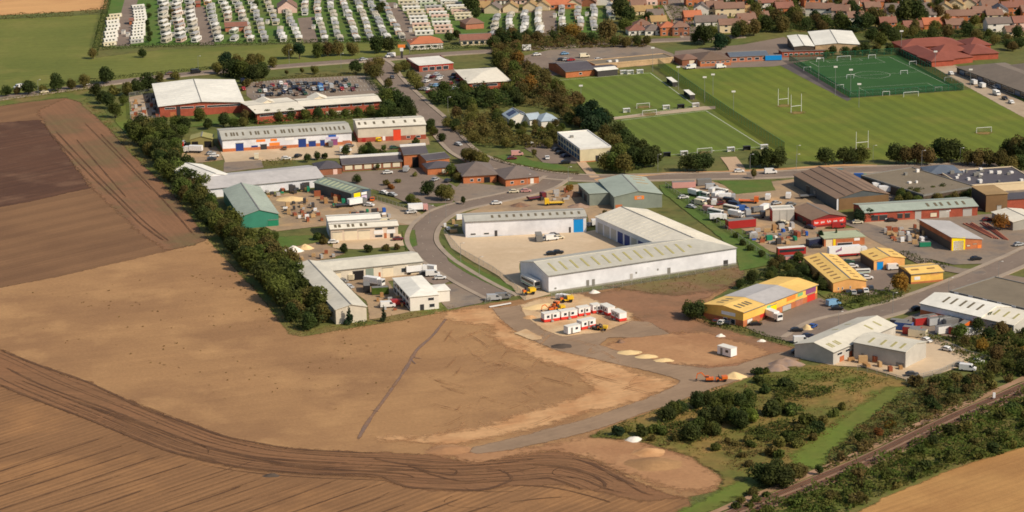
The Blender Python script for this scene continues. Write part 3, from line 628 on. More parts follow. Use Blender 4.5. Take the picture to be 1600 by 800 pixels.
# wheel ruts and tramlines
RUTS = [([(0, 717), (85, 692)], .8), ([(0, 737), (172, 681), (190, 678)], 1.0), ([(0, 757), (50, 742), (207, 692)], 1.0), ([(0, 776), (235, 699)], 1.0), ([(-10, 800), (267, 707)], 1.1), ([(55, 800), (312, 720)], 1.0), ([(127, 800), (250, 757)], 1.0), ([(260, 800), (330, 777), (400, 752)], 1.0), ([(330, 800), (420, 770)], .6), ([(400, 797), (482, 767), (540, 745)], 1.0), ([(460, 800), (540, 772), (600, 752)], .8), ([(530, 800), (595, 777), (617, 762)], 1.0), ([(600, 800), (650, 782)], .8), ([(665, 800), (740, 772)], .9), ([(735, 800), (797, 780)], .8), ([(0, 695), (40, 683)], .7),
        ([(-10, 597), (45, 620), (137, 655), (190, 677), (270, 707), (322, 717), (370, 729), (485, 740), (585, 742), (632, 760), (675, 764), (750, 766), (785, 757), (800, 748), (780, 735), (740, 735)], 1.3), ([(-10, 544), (0, 547), (60, 571), (135, 597), (217, 635), (262, 652), (350, 682), (400, 692), (450, 701), (500, 705), (620, 710)], 1.4), ([(0, 570), (60, 600), (115, 621), (175, 642), (250, 672), (312, 695), (400, 714), (500, 722), (575, 725)], 1.2), ([(100, 620), (200, 655), (300, 690), (340, 705), (440, 724), (560, 732), (585, 722), (575, 716)], .9), ([(20, 590), (130, 632), (240, 672), (290, 690)], .8), ([(250, 652), (242, 666), (225, 668)], .7), ([(322, 717), (326, 704), (318, 692)], .7), ([(300, 688), (330, 702), (400, 716), (480, 730), (620, 740), (660, 752)], 1.1), ([(400, 722), (500, 734), (600, 736), (700, 732), (712, 742), (690, 752)], 1.0), ([(560, 712), (650, 728), (760, 726), (850, 716)], 1.2), ([(620, 724), (700, 742), (800, 738), (860, 724)], .9), ([(640, 732), (720, 752), (790, 745)], 1.1),
        ([(880, 712), (930, 728), (975, 752), (1020, 770)], 1.6), ([(800, 725), (880, 730), (930, 745), (945, 762), (900, 772)], 1.3), ([(850, 742), (905, 748), (950, 765), (1000, 775)], 1.4), ([(780, 758), (860, 762), (930, 778), (970, 792)], 1.0), ([(770, 790), (840, 780), (920, 775)], .8), ([(895, 775), (910, 782), (905, 770)], 1.2), ([(960, 745), (1010, 772), (1050, 776)], 1.2), ([(690, 708), (720, 719), (760, 721), (830, 709)], 1.3),
        ([(75, 205), (140, 272), (190, 320), (220, 350), (262, 381)], 1.0), ([(85, 203), (150, 272), (200, 322), (232, 352), (268, 380)], .8), ([(117, 215), (170, 277), (200, 312)], .8), ([(155, 207), (225, 280), (275, 335), (305, 370)], .9), ([(130, 190), (165, 225), (240, 300)], .6),]
k = MB(); fd = []; rr = random.Random(5)
RUTS = [([(p[0][0] - 60, p[0][1] + 20)] + p if p[0][0] <= 60 and p[0][1] >= 690 or p[0][1] >= 796 else p, w * .62) for p, w in RUTS]
HL = smooth_line([(-60, 545), (0, 572), (60, 600), (115, 622), (175, 645), (250, 676), (312, 698), (400, 717), (500, 726), (600, 730), (700, 736), (790, 732), (870, 728), (930, 742), (990, 768)], 3.0); HN = normals(HL)
for j in range(46):     # many faint passes along the headland
    i0 = rr.randrange(0, len(HL) - 20); i1 = min(len(HL), i0 + rr.randrange(18, 70)); o_ = rr.uniform(-11, 11)
    trail(k, fd, [p + n * (o_ + 1.2 * math.sin(i * .05 + j)) for i, (p, n) in enumerate(zip(HL[i0:i1], HN[i0:i1]))], rr.uniform(.16, .36), layer(.0008), .8)
for j in range(22):
    a = (rr.uniform(-20, 700), rr.uniform(745, 800)); L_ = rr.uniform(60, 200); b = (a[0] + L_, a[1] - L_ * .327)
    if b[1] > 650 + a[0] * .1 + 40: trail(k, fd, smooth_line([a, b], 3.0), rr.uniform(.15, .3), layer(.0008))
for j in range(9):     # loops where machines turned
    c = G(rr.uniform(640, 980), rr.uniform(735, 785)); r_ = rr.uniform(4, 11); t0 = rr.uniform(0, 6.3)
    trail(k, fd, [c + Vector((math.cos(t0 + q * .22) * r_ * (1 + .06 * q), math.sin(t0 + q * .22) * r_ * .9, 0)) for q in range(rr.randrange(9, 22))], rr.uniform(.2, .4), layer(.0008), .62)
for pts, w in RUTS: trail(k, fd, smooth_line(pts, 2.5), w * 1.0, layer(.0008))
ro = tag(k.build('wheel_ruts', 'rut'), kind='structure'); set_fade(ro.data, fd)
k = MB(); fd = []; trail(k, fd, smooth_line([(720, 484), (700, 496), (676, 525), (652, 547), (635, 575), (612, 609), (593, 635), (575, 660), (555, 695)], 2.0), .9, layer())
for a, b in (((640, 558), (664, 562)), ((640, 560), (652, 572)), ((575, 640), (600, 646)), ((580, 656), (592, 660))): trail(k, fd, smooth_line([a, b], 1.0), .5, layer(.0008))
ro = tag(k.build('pipe_trench', 'trench'), kind='structure'); set_fade(ro.data, fd)
# paler scraped earth and tracks on the building land
sheet('scraped_earth', [(770, 482), (790, 495), (812, 520), (850, 542), (930, 560), (1010, 585), (1058, 600), (1000, 624), (900, 650), (790, 680), (700, 696), (600, 690), (590, 684), (680, 680), (740, 668), (800, 650), (860, 640), (930, 610), (900, 580), (830, 558), (790, 540), (762, 510), (700, 500), (690, 488)], 'soil_pale', 2.2, feather=11)
sheet('scraped_earth', [(740, 706), (800, 704), (870, 692), (930, 682), (1000, 690), (1085, 716), (1130, 748), (1100, 768), (1040, 762), (980, 740), (920, 712), (860, 704), (790, 715), (740, 724), (690, 712), (672, 700), (688, 698), (705, 709)], 'soil_site', 1.0, feather=11)
sheet('building_plot', [(890, 462), (960, 455), (1050, 442), (1138, 428), (1165, 436), (1095, 472), (1085, 498), (1110, 510), (1240, 545), (1245, 560), (1200, 572), (1150, 580), (1100, 584), (1040, 572), (980, 556), (945, 545), (1040, 520), (1000, 505), (985, 492), (930, 474)], 'soil_site_dark', 1.0, feather=8)
sheet('building_plot', [(940, 545), (985, 525), (1045, 522), (1100, 520), (1180, 540), (1205, 552), (1170, 566), (1120, 574), (1060, 570), (990, 556)], 'soil_site', 1.0, feather=8)
sheet('waste_ground', [(950, 448), (1050, 434), (1155, 414), (1165, 436), (1120, 455), (1060, 462), (1010, 458)], 'waste_ground', 1.0, feather=10)
sheet('compound_gravel', [(812, 478), (850, 466), (905, 460), (985, 490), (988, 504), (945, 520), (900, 530), (862, 526), (835, 510), (815, 494)], 'gravel_pale', 1.0, feather=4)
sheet('haul_road', [(770, 483), (812, 478), (822, 498), (850, 516), (880, 527), (940, 520), (985, 502), (1015, 504), (1046, 522), (1000, 528), (950, 528), (935, 540), (990, 556), (1050, 570), (1105, 576), (1150, 572), (1190, 558), (1240, 546), (1248, 562), (1205, 576), (1175, 588), (1120, 606), (1050, 631), (980, 656), (930, 673), (860, 691), (800, 703), (745, 710), (732, 706), (742, 699), (800, 686), (900, 660), (1000, 628), (1060, 602), (1064, 594), (1010, 580), (930, 562), (870, 548), (830, 532), (800, 515), (780, 498)], 'gravel_road', 0.6, feather=2.2)
for mt, nn, sd in (('pale_track', 60, 8), ('rut_faint', 30, 9)):    # faint machine tracks over the stripped ground
    k = MB(); fd = []; rr = random.Random(sd)
    for j in range(nn):
        x, y = rr.uniform(690, 1000), rr.uniform(505, 680); dx, dy = rr.choice(((70, -14), (90, 24), (50, 30), (80, -30), (30, -28))); b = rr.uniform(-9, 9)
        if y < 500 + (x - 770) * .28 or y > 690 - (x - 760) * .3: continue
        for e in (0, 1.9): trail(k, fd, [p + Vector((0, e, 0)) for p in smooth_line([(x - dx * .6, y - dy * .6), (x, y + b), (x + dx * .6, y + dy * .6)], 2.5)], rr.uniform(.2, .5), layer(.0008), .62)
    for j in range(16):
        x, y = rr.uniform(950, 1190), rr.uniform(470, 572); dx, dy = rr.choice(((60, 8), (70, -12), (40, 18)))
        for e in (0, 1.9): trail(k, fd, [p + Vector((0, e, 0)) for p in smooth_line([(x - dx * .6, y - dy * .6), (x, y + 4), (x + dx * .6, y + dy * .6)], 2.5)], rr.uniform(.2, .45), layer(.0008), .62)
    ro = tag(k.build('machine_tracks', mt), kind='structure'); set_fade(ro.data, fd)
sheet('concrete_pad', [(803, 522), (822, 515), (848, 528), (846, 532), (832, 533)], 'gravel_pale', 0.3, feather=1.5)
sheet('pale_strip', [(764, 480), (798, 474), (799, 476), (766, 482)], 'heap_white', 0.1)
# scrubland, railway, corner field
sheet('scrub_land', [(920, 684), (980, 658), (1050, 634), (1130, 606), (1180, 590), (1240, 575), (1300, 572), (1340, 580), (1390, 590), (1420, 600), (1380, 640), (1310, 690), (1260, 730), (1200, 760), (1130, 775), (1132, 748), (1080, 714), (1000, 690)], 'scrub_grass', 1.2, feather=5)
sheet('grass_strip', [(1235, 712), (1290, 672), (1350, 635), (1385, 608), (1412, 605), (1400, 625), (1340, 672), (1290, 715), (1280, 732), (1240, 730)], 'lush_grass', 0.9, feather=7)
sheet('grass_strip', [(1060, 800), (1120, 772), (1180, 742), (1215, 740), (1170, 770), (1120, 795), (1090, 820)], 'lush_grass', 0.6, feather=7)
sheet('railway_bank', [(1100, 830), (1190, 775), (1290, 735), (1400, 690), (1500, 640), (1620, 590), (1620, 720), (1500, 745), (1400, 775), (1320, 812), (1280, 850)], 'rough_grass', 0.8, feather=4)
RAIL = [(1080, 835), (1150, 806), (1200, 786), (1284, 752), (1368, 716), (1440, 681), (1506, 650), (1560, 627), (1600, 609), (1660, 582)]
RL = smooth_line(RAIL, 3.0)
zr = layer(); k = MB(); strip(k, RL, 4.4, 7.2, zr, wob=0.5); cp = tag(k.build('cess_path', 'cess_path'), kind='structure'); set_fade(cp.data, [1.0] * len(cp.data.vertices))
k = MB(); N = normals(RL)
for i in range(len(RL) - 1):
    q = [RL[i] - N[i] * 4.5, RL[i + 1] - N[i + 1] * 4.5, RL[i + 1] + N[i + 1] * 4.5, RL[i] + N[i] * 4.5]; t = [RL[i] - N[i] * 3.7, RL[i + 1] - N[i + 1] * 3.7, RL[i + 1] + N[i + 1] * 3.7, RL[i] + N[i] * 3.7]
    k.hexa([(p.x, p.y, 0) for p in q], [(p.x, p.y, 0.5) for p in t])
RT = tag(k.build('railway', 'ballast'), kind='structure')
k = MB(); FL = smooth_line(RAIL, 0.7); FN = normals(FL)
for p, n in zip(FL, FN):
    for c in (-1.75, 1.75):
        a, b = p + n * (c - 1.25), p + n * (c + 1.25); k.bar((a.x, a.y, .55), (b.x, b.y, .55), .26, .14)
tag(k.build('sleepers', 'sleeper', RT), kind='stuff')
for c in (-2.47, -1.03, 1.03, 2.47):
    k = MB(); strip(k, RL, c - .07, c + .07, .60, .78); k.build('rail', 'rail_steel', RT)
sheet('stubble_field', [(1320, 812), (1400, 771), (1500, 731), (1600, 700), (1680, 676), (1700, 850), (1300, 850)], 'stubble_near', 0.9, feather=3)
# sports ground (a separate stack of sheets, well clear of the fields)
LAYER[0] = 0.0213
sheet('playing_field', [(1040, 100), (1110, 108), (1235, 97), (1330, 154), (1500, 142), (1560, 130), (1700, 190), (1700, 250), (1480, 248), (1250, 252), (1200, 240), (1030, 110)], 'rugby_grass', 0.4)
sheet('football_pitch', [(858, 125), (1018, 112), (1092, 167), (922, 192)], 'pitch_grass', 0.2)
sheet('football_pitch', [(962, 187), (1105, 171), (1200, 231), (1030, 246)], 'pitch_grass', 0.2)
sheet('touchline_path', [(958, 183), (1100, 166), (1118, 166), (1118, 170), (960, 187)], 'concrete_old', 0.2, feather=1.2)
AST = [(1233, 96), (1403, 86), (1503, 140), (1328, 152)]
sheet('artificial_pitch', AST, 'artificial_turf')
AZ = LAYER[0] + .006
def pline(mb, pts, w=.12, z=None):
    L = [G(*p) for p in pts]
    strip(mb, [a for i in range(len(L) - 1) for a in (L[i], L[i].lerp(L[i + 1], .5))] + [L[-1]], -w / 2, w / 2, z if z else LAYER[0] + .006)
fa, La, Wa = plan((1332, 148), (1494, 137), D=(1243, 97.5))
k = MB()
def aline(x0, y0, x1, y1): p, q = fa.o + fa.x * x0 + fa.y * y0, fa.o + fa.x * x1 + fa.y * y1; strip(k, [Vector((p.x, p.y, 0)), Vector((q.x, q.y, 0))], -.07, .07, AZ)
m0 = 1.2
for a in ((m0, m0, La - m0, m0), (m0, Wa - m0, La - m0, Wa - m0), (m0, m0, m0, Wa - m0), (La - m0, m0, La - m0, Wa - m0), (m0, Wa / 2, La - m0, Wa / 2)): aline(*a)
for s0, s1 in ((m0, 15), (Wa - m0, Wa - 15)):
    for b in (18, 9): w = La / 2 - b; e = s0 + (s1 - s0) * (1 if b == 18 else .38); aline(La / 2 - b, s0, La / 2 - b, e); aline(La / 2 + b, s0, La / 2 + b, e); aline(La / 2 - b, e, La / 2 + b, e)
for i in range(32):
    t, u = i * math.pi / 16, (i + 1) * math.pi / 16; aline(La / 2 + 9 * math.cos(t), Wa / 2 + 9 * math.sin(t), La / 2 + 9 * math.cos(u), Wa / 2 + 9 * math.sin(u))
tag(k.build('pitch_marking', 'paint_white'), kind='structure')
k = MB()
for a in ([(866, 126), (1016, 114)], [(1016, 114), (1087, 166)], [(1087, 166), (935, 187)], [(970, 188), (1103, 173)], [(1103, 173), (1192, 229)], [(1192, 229), (1036, 243)]): pline(k, a, .3)
tag(k.build('pitch_marking', 'paint_white'), kind='structure')
sheet('astro_path', [(1208, 95), (1232, 94), (1330, 155), (1324, 158), (1210, 98)], 'asphalt_dark', .2)
for x, y in ((1015, 178), (1100, 238), (1005, 167), (1225, 165), (1245, 176), (1347, 233), (1537, 208)): sheet('worn_goalmouth', [(x - 12, y), (x, y - 2.2), (x + 12, y - 1), (x + 8, y + 2), (x - 6, y + 2.4)], 'dry_grass', .4, feather=6)
# hard standings
sheet('supermarket_car_park', [(384, 130), (440, 124), (560, 118), (578, 120), (592, 140), (592, 146), (400, 162), (386, 150)], 'asphalt_old', .2)
sheet('north_car_park', [(646, 108), (706, 104), (716, 112), (738, 134), (700, 140), (664, 142), (650, 124)], 'asphalt', .3)
sheet('school_car_park', [(815, 88), (860, 78), (1005, 68), (1052, 84), (1060, 96), (1000, 104), (930, 100), (860, 102), (825, 100), (812, 94)], 'asphalt_old', .3)
sheet('school_car_park', [(816, 92), (850, 86), (868, 100), (884, 116), (850, 120), (830, 108)], 'asphalt', .3)
sheet('school_yard', [(1055, 80), (1160, 70), (1225, 58), (1290, 90), (1210, 104), (1070, 108), (1050, 96)], 'asphalt', .3, feather=1.2)
sheet('school_yard', [(1458, 104), (1492, 102), (1600, 160), (1640, 190), (1620, 195), (1500, 130)], 'concrete_old', .3, feather=1.2)
sheet('substation_yard', [(202, 152), (240, 145), (250, 188), (204, 188)], 'concrete_old', .3, feather=1.2)
sheet('unit_forecourt', [(344, 236), (440, 228), (556, 220), (566, 234), (552, 246), (470, 250), (352, 254)], 'concrete_yard', .2, feather=1.2)
sheet('unit_forecourt', [(556, 222), (668, 214), (672, 226), (600, 236), (562, 238)], 'yard_dirt', .2, feather=1.2)
sheet('lower_lane', [(350, 254), (408, 250), (412, 262), (350, 270)], 'asphalt_old', .2)
sheet('scrap_corner', [(270, 232), (338, 228), (350, 250), (300, 256), (270, 246)], 'yard_dirt', .4, feather=2)
sheet('office_car_park', [(498, 272), (600, 266), (660, 262), (720, 296), (706, 318), (668, 318), (600, 300), (530, 284)], 'asphalt', .3)
sheet('brick_forecourt', [(722, 284), (790, 292), (840, 286), (830, 300), (760, 312), (716, 320), (700, 306)], 'asphalt_old', .3)
sheet('builders_yard', [(402, 308), (490, 298), (545, 318), (560, 332), (640, 340), (640, 352), (520, 352), (430, 362), (408, 352), (440, 340)], 'yard_dirt', .3, feather=1.2)
sheet('builders_yard', [(545, 318), (584, 312), (650, 330), (672, 342), (640, 352), (560, 334)], 'concrete_old', .3, feather=1.2)
sheet('unit_apron', [(520, 378), (626, 366), (632, 384), (560, 390), (520, 388)], 'concrete_yard', .2)
sheet('storage_plot', [(448, 384), (500, 378), (540, 396), (520, 404), (470, 412), (452, 404)], 'yard_dirt', .4, feather=3)
sheet('shed_yard', [(518, 430), (600, 422), (662, 420), (655, 432), (606, 440), (640, 488), (600, 496), (578, 500), (572, 470)], 'yard_dirt', .3, feather=1.2)
sheet('boat_yard', [(650, 420), (690, 418), (704, 440), (684, 448), (668, 440)], 'asphalt', .3)
sheet('office_parking', [(686, 446), (740, 440), (768, 458), (752, 474), (700, 484), (686, 470)], 'asphalt_old', .2)
sheet('concrete_yard', [(694, 366), (728, 366), (730, 372), (918, 362), (976, 352), (980, 344), (1010, 376), (1000, 384), (812, 412), (812, 432), (855, 458), (862, 460), (820, 470), (800, 452), (780, 432), (740, 410), (705, 388)], 'concrete_yard', .2)
sheet('plant_yard', [(830, 306), (870, 292), (925, 286), (960, 308), (980, 330), (976, 345), (920, 350), (918, 336), (720, 336), (760, 322), (806, 312)], 'yard_dirt', .3, feather=1.2)
sheet('cream_office_car_park', [(822, 224), (874, 218), (908, 246), (900, 256), (850, 256), (832, 240), (820, 232)], 'asphalt', .3)
sheet('vehicle_yard', [(1064, 284), (1100, 280), (1140, 292), (1240, 280), (1270, 300), (1300, 332), (1300, 352), (1260, 372), (1210, 372), (1165, 366), (1130, 352), (1090, 330), (1050, 300)], 'yard_dirt', .3, feather=1.2)
sheet('yard_lawn', [(1122, 284), (1204, 281), (1212, 298), (1150, 304)], 'lawn', .3, feather=1.2)
sheet('mixed_yard', [(1150, 372), (1260, 360), (1350, 356), (1420, 396), (1430, 402), (1360, 410), (1240, 404), (1200, 392)], 'yard_dirt', .3, feather=1.2)
sheet('east_yard', [(1290, 340), (1352, 348), (1530, 336), (1610, 330), (1620, 402), (1560, 412), (1490, 414), (1432, 400), (1400, 380), (1340, 358)], 'asphalt_old', .3)
sheet('east_concrete', [(1350, 348), (1430, 342), (1440, 352), (1438, 368), (1390, 360)], 'concrete_old', .3, feather=1.2)
sheet('north_east_yard', [(1330, 268), (1400, 262), (1620, 268), (1620, 310), (1540, 330), (1440, 318), (1380, 318)], 'asphalt_old', .3)
sheet('yellow_unit_yard', [(1310, 404), (1350, 412), (1420, 424), (1410, 446), (1370, 462), (1310, 462), (1340, 440)], 'asphalt', .3)
sheet('front_car_park', [(1165, 512), (1280, 466), (1330, 488), (1300, 508), (1240, 536), (1190, 524)], 'asphalt', .3)
sheet('grey_unit_yard', [(1246, 558), (1300, 572), (1350, 574), (1416, 594), (1470, 584), (1540, 560), (1470, 530), (1405, 506), (1340, 520)], 'concrete_yard', .3)
sheet('container_yard', [(1398, 504), (1440, 488), (1530, 510), (1560, 520), (1500, 530), (1440, 520)], 'asphalt_old', .3)
sheet('flat_roof_yard', [(1480, 448), (1560, 428), (1640, 440), (1640, 480), (1560, 470)], 'asphalt_old', .3)
# public roads
road('main_road', [(-60, 163), (0, 153), (60, 145), (130, 135), (200, 126), (300, 115), (400, 107), (500, 99), (600, 92), (700, 84), (780, 79), (850, 74), (930, 68), (1010, 64), (1080, 61), (1160, 56)], 8.5, 'asphalt', (0, 2))
road('estate_road', [(582, 93), (598, 104), (612, 125), (648, 160), (684, 192), (702, 214), (726, 238), (760, 254), (800, 264), (850, 274), (920, 279), (1007, 278), (1100, 276), (1200, 274), (1320, 267), (1440, 263), (1560, 258)], 9, 'asphalt', (2.2, 2.2))
road('estate_loop', [(872, 277), (846, 293), (800, 306), (752, 316), (706, 327), (680, 340), (663, 358), (660, 380), (680, 404), (712, 426), (750, 448), (786, 466)], 9, 'asphalt', (2.0, 2.0))
road('side_road', [(690, 333), (660, 322), (630, 308), (600, 296)], 7, 'asphalt', dash=False)
road('side_road', [(905, 250), (920, 268), (930, 278)], 4, 'path_gravel', dash=False)
road('side_road', [(1138, 246), (1150, 262), (1154, 274)], 7, 'path_gravel', dash=False)
road('east_road', [(1660, 372), (1600, 402), (1540, 428), (1482, 452), (1420, 474), (1350, 494), (1290, 508), (1250, 532)], 10, 'asphalt', (2.2, 2.2))
road('east_lane', [(1352, 360), (1380, 376), (1412, 392), (1450, 412), (1500, 424), (1540, 424)], 7, 'asphalt_old', dash=False)
road('verge_strip', [(930, 282), (1040, 272), (1100, 270), (1200, 266), (1320, 259), (1370, 260)], 3.4, 'soil_pale', dash=False, wob=1.0)
sheet('verge', [(770, 244), (810, 240), (832, 252), (870, 258), (908, 268), (860, 268), (800, 256)], 'lawn', .3, feather=1.2)
sheet('verge', [(1030, 290), (1062, 286), (1110, 320), (1200, 392), (1204, 414), (1158, 424), (1152, 412), (1150, 392), (1064, 324), (1036, 304)], 'lawn', .6, feather=1.2)
sheet('verge', [(692, 384), (716, 404), (760, 428), (800, 448), (806, 456), (780, 452), (730, 428), (700, 408)], 'lawn', .4, feather=1.2)
sheet('verge', [(1290, 440), (1310, 462), (1370, 466), (1400, 460), (1340, 486), (1290, 466), (1270, 452)], 'rough_grass', .4, feather=1.2)
sheet('verge', [(628, 362), (648, 360), (652, 384), (634, 392)], 'lawn', .3, feather=1.2)
sheet('front_lawn', [(300, 182), (378, 176), (384, 188), (330, 196), (290, 200)], 'lawn', .3, feather=1.2)
sheet('side_lawn', [(186, 165), (204, 160), (206, 196), (240, 188), (240, 200), (200, 214), (180, 190)], 'lush_grass', .3, feather=1.2)
# parking bays
def bays(px, n, dirpx, length=4.8):
    """Row of white bay lines between two photo points."""
    a, b = G(*px[0]), G(*px[1]); d = (G(*dirpx[1]) - G(*dirpx[0])).normalized() * length; k = MB()
    for i in range(n + 1):
        p = a.lerp(b, i / n); strip(k, [p, p + d], -.07, .07, LAYER[0] + .012)
    tag(k.build('bay_marking', 'paint_white'), kind='structure')

# ------------------------------------------------------------------ BUILDINGS
# L-shaped warehouse round the concrete yard
H = 6.3; RS = 2.5
fr, L, W1 = plan((857, 431.3), (1150.3, 387.4), D=(810.7, 409.3), z=H)
T = plan((857, 431.3), (1150.3, 387.4), C=(1063.6, 320.2), z=H)[2]
W2 = (G(1063.6, 320.2, H) - G(975.8, 326.1, H)).length
lw = empty('warehouse', (fr.o.x, fr.o.y, 0), 'large L-shaped white warehouse with grey and cream roofs round the concrete yard', 'warehouse')
P = lambda x, y, z: fr.w(x, y, z, lw)
k = MB(); xi, xm = L - W2, L - W2 / 2
foot = [(0, 0), (L, 0), (L, T), (xi, T), (xi, W1), (0, W1)]
k.add([P(x, y, 0) for x, y in foot] + [P(x, y, H) for x, y in foot] + [P(0, W1 / 2, H + RS), P(xm, T, H + RS)], [(0, 1, 7, 6), (1, 2, 8, 7), (2, 3, 9, 13, 8), (3, 4, 10, 9), (4, 5, 11, 10), (5, 0, 6, 12, 11)])
wl = k.build('wall', 'clad_white', lw)
ov, zr_ = .3, H + .05
e = H - RS * ov / (W1 / 2) + .05
def slope(nm, pts, m):
    k = MB(); n = len(pts); k.add([P(*p) for p in pts] + [P(p[0], p[1], p[2] + .16) for p in pts], [tuple(range(n - 1, -1, -1)), tuple(range(n, 2 * n))] + [(i, (i + 1) % n, n + (i + 1) % n, n + i) for i in range(n)]); return k.build(nm, m, lw)
zt = H + RS + .05
s1 = slope('roof', [(-ov, -ov, e), (L + ov, -ov, e), (xm, W1 / 2, zt), (-ov, W1 / 2, zt)], 'roof_grey')
s2 = slope('roof', [(L + ov + .01, -ov, e), (L + ov, T + ov, e), (xm, T + ov, zt), (xm + .01, W1 / 2, zt)], 'roof_cream')
s3 = slope('roof', [(-ov, W1 / 2 + .01, zt), (xm, W1 / 2 + .01, zt), (xi, W1 + .0, e + .04), (-ov, W1 + ov, e)], 'roof_grey')
s4 = slope('roof', [(xm - .01, W1 / 2, zt), (xm - .01, T + ov, zt), (xi - ov, T + ov, e), (xi - .02, W1 + .02, e + .04)], 'roof_cream')
def onl(sl, pts, nm, m, par):
    k = MB(); k.hexa([P(*p) for p in pts], [P(p[0], p[1], p[2] + .1) for p in pts]); k.build(nm, m, par)
for i in range(14):
    x = (L - W2 / 2) * (.045 + .066 * i) + 1
    if i == 13: fa_, fb_ = .42, .62
    else: fa_, fb_ = .2, .78
    f = lambda t: (t * W1 / 2, H + RS * t + .2)
    onl(s1, [(x, f(fa_)[0], f(fa_)[1]), (x + .9, f(fa_)[0], f(fa_)[1]), (x + .9, f(fb_)[0], f(fb_)[1]), (x, f(fb_)[0], f(fb_)[1])], 'skylight', 'skylight_olive', s1)
nb = 13
for i in range(nb):
    y = W1 + 2 + (T - W1 - 3) * i / nb
    f = lambda t: (xi + t * W2 / 2, H + RS * t + .2); onl(s4, [(f(.12)[0], y, f(.12)[1]), (f(.9)[0], y, f(.9)[1]), (f(.9)[0], y + .35, f(.9)[1]), (f(.12)[0], y + .35, f(.12)[1])], 'roof_seam', 'roof_stone', s4)
for i in range(nb + 5):
    y = 6 + (T - 8) * i / (nb + 5)
    f = lambda t: (L - t * W2 / 2, H + RS * t + .2); b = min(.9, (y / (W1 / 2)) * .92 if y < W1 / 2 else .9)
    if b > .25: onl(s2, [(f(.12)[0], y, f(.12)[1]), (f(b)[0], y, f(b)[1]), (f(b)[0], y + .35, f(b)[1]), (f(.12)[0], y + .35, f(.12)[1])], 'roof_seam', 'roof_stone', s2)
k = MB(); k.bar(P(-ov, W1 / 2, zt + .18), P(xm, W1 / 2, zt + .18), .5, .12); k.build('ridge_cap', 'roof_stone', s1)
k = MB(); k.bar(P(xm, W1 / 2, zt + .19), P(xm, T + ov, zt + .19), .5, .12); k.build('ridge_cap', 'trim_grey', s2)
k = MB(); k.bar(P(-ov, -ov - .1, e + .05), P(L + ov, -ov - .1, e + .05), .2, .25); k.build('gutter', 'trim_grey', lw)
for u0, u1, z0, z1, kd, m in ((.195, .21, 0, 2.6, 'door_frame', 'trim_grey'), (.225, .24, 0, 2.6, 'door_frame', 'trim_grey'), (.425, .44, 0, 2.5, 'door', 'door_grey'), (.625, .642, 0, 2.6, 'door', 'trim_grey'), (.455, .463, 2.2, 2.9, 'vent', 'trim_grey'), (.57, .578, 2.2, 2.9, 'vent', 'trim_grey'), (.03, .04, 1, 1.6, 'vent', 'trim_grey'), (.93, .955, 0, 2.2, 'door', 'trim_dark')):
    opening(lw, wl, fr, L, W1, 'f', u0, u1, z0, z1, kd, m)
k = MB(); fbox(k, fr, lw, 0, L, -.04, 0, .0, .5); k.build('plinth', 'clad_grey', lw)
for i in range(8):     # bays facing the yard
    y0 = W1 + 1 + (T - W1 - 2) * i / 8; k = MB(); fbox(k, fr, lw, xi - .08, xi + .02, y0 + .5, y0 + (T - W1 - 2) / 8 - .8, 0, 4.6); k.build('roller_door', 'door_navy' if i in (1, 3, 4) else 'clad_pale_grey', lw)

R_ = 'roller_door'
bld('warehouse', 'long white single-storey unit with tall blue roller door behind the concrete yard', (727.1, 346.6), (915.9, 338.1), 6.4, 1.0, depth=13, cat='warehouse', wm='clad_white', rm='roof_grey',
    sky=((-1, spread(13, .2, .98), .35, .75, .9),), skym='skylight_dark', ops=(('f', .895, .975, 0, 5.4, R_, 'door_blue'), ('f', .855, .872, 0, 2.4, 'door', 'trim_dark'), ('f', .24, .262, 0, 2.4, 'door', 'trim_dark'), ('f', .04, .085, .9, 1.7, 'window', 'glass'), ('f', .15, .195, .9, 1.7, 'window', 'glass')))
gg, f3, L3, W3 = bld('warehouse', 'grey-green gabled shed with stepped front beside the plant yard', (960, 307.5), (1034.5, 303), 5.6, 1.8, depth=30, cat='warehouse', axis='y', wm='clad_green_grey', rm='roof_green', sky=((1, [.55, .75, .9], .2, .7, 1.0),), skym='roof_tan',
    ops=(('f', .42, .62, 3.9, 5.4, 'sign', 'sign_orange'), ('f', .47, .57, 4.2, 5.1, 'sign_panel', 'sign_white'), ('f', .02, .16, 0, 2.2, 'porch', 'brick_orange')))
block(gg, f3, 9, 22, 5.2, 1.0, 'mono', 'x', 'clad_green_grey', 'roof_green', x0=-8.4, y0=9, ops=(('l', .1, .35, 0, 3.2, R_, 'door_dark'), ('l', .5, .75, 0, 3.2, R_, 'door_dark')))
bld('office_building', 'cream flat-roofed two-storey office with dark glazed side by the round trees', (906.25, 233), (954.5, 229.3), 6.0, 0, D=(875, 207), roof='flat', wm='clad_beige_light', rm='roof_white', vents=1,
    ops=[('l', .04 + .12 * i, .13 + .12 * i, z, z + 1.9, 'window', 'glass_blue') for i in range(8) for z in (.8, 3.4)] + [('f', .5, .62, 0, 2.6, 'door', 'door_dark')], plinth=('brick_orange', .4))
bld('leisure_building', 'large cream-roofed brick hall with dark ridge north of the tree belt', (249.4, 166.25), (379.4, 159.4), 5.4, 1.3, D=(243.75, 131.25), axis='y', ov=.8, wm='brick_red', rm='roof_white', seams=11, cat='hall',
    ops=[('f', a, b, 3.7, 4.7, 'window', 'glass') for a, b in ((.06, .19), (.25, .41), (.43, .54), (.57, .97))] + [('f', .2, .245, 0, 5, 'door', 'door_dark'), ('f', .12, .19, 0, 2.4, 'door', 'brick_orange')])
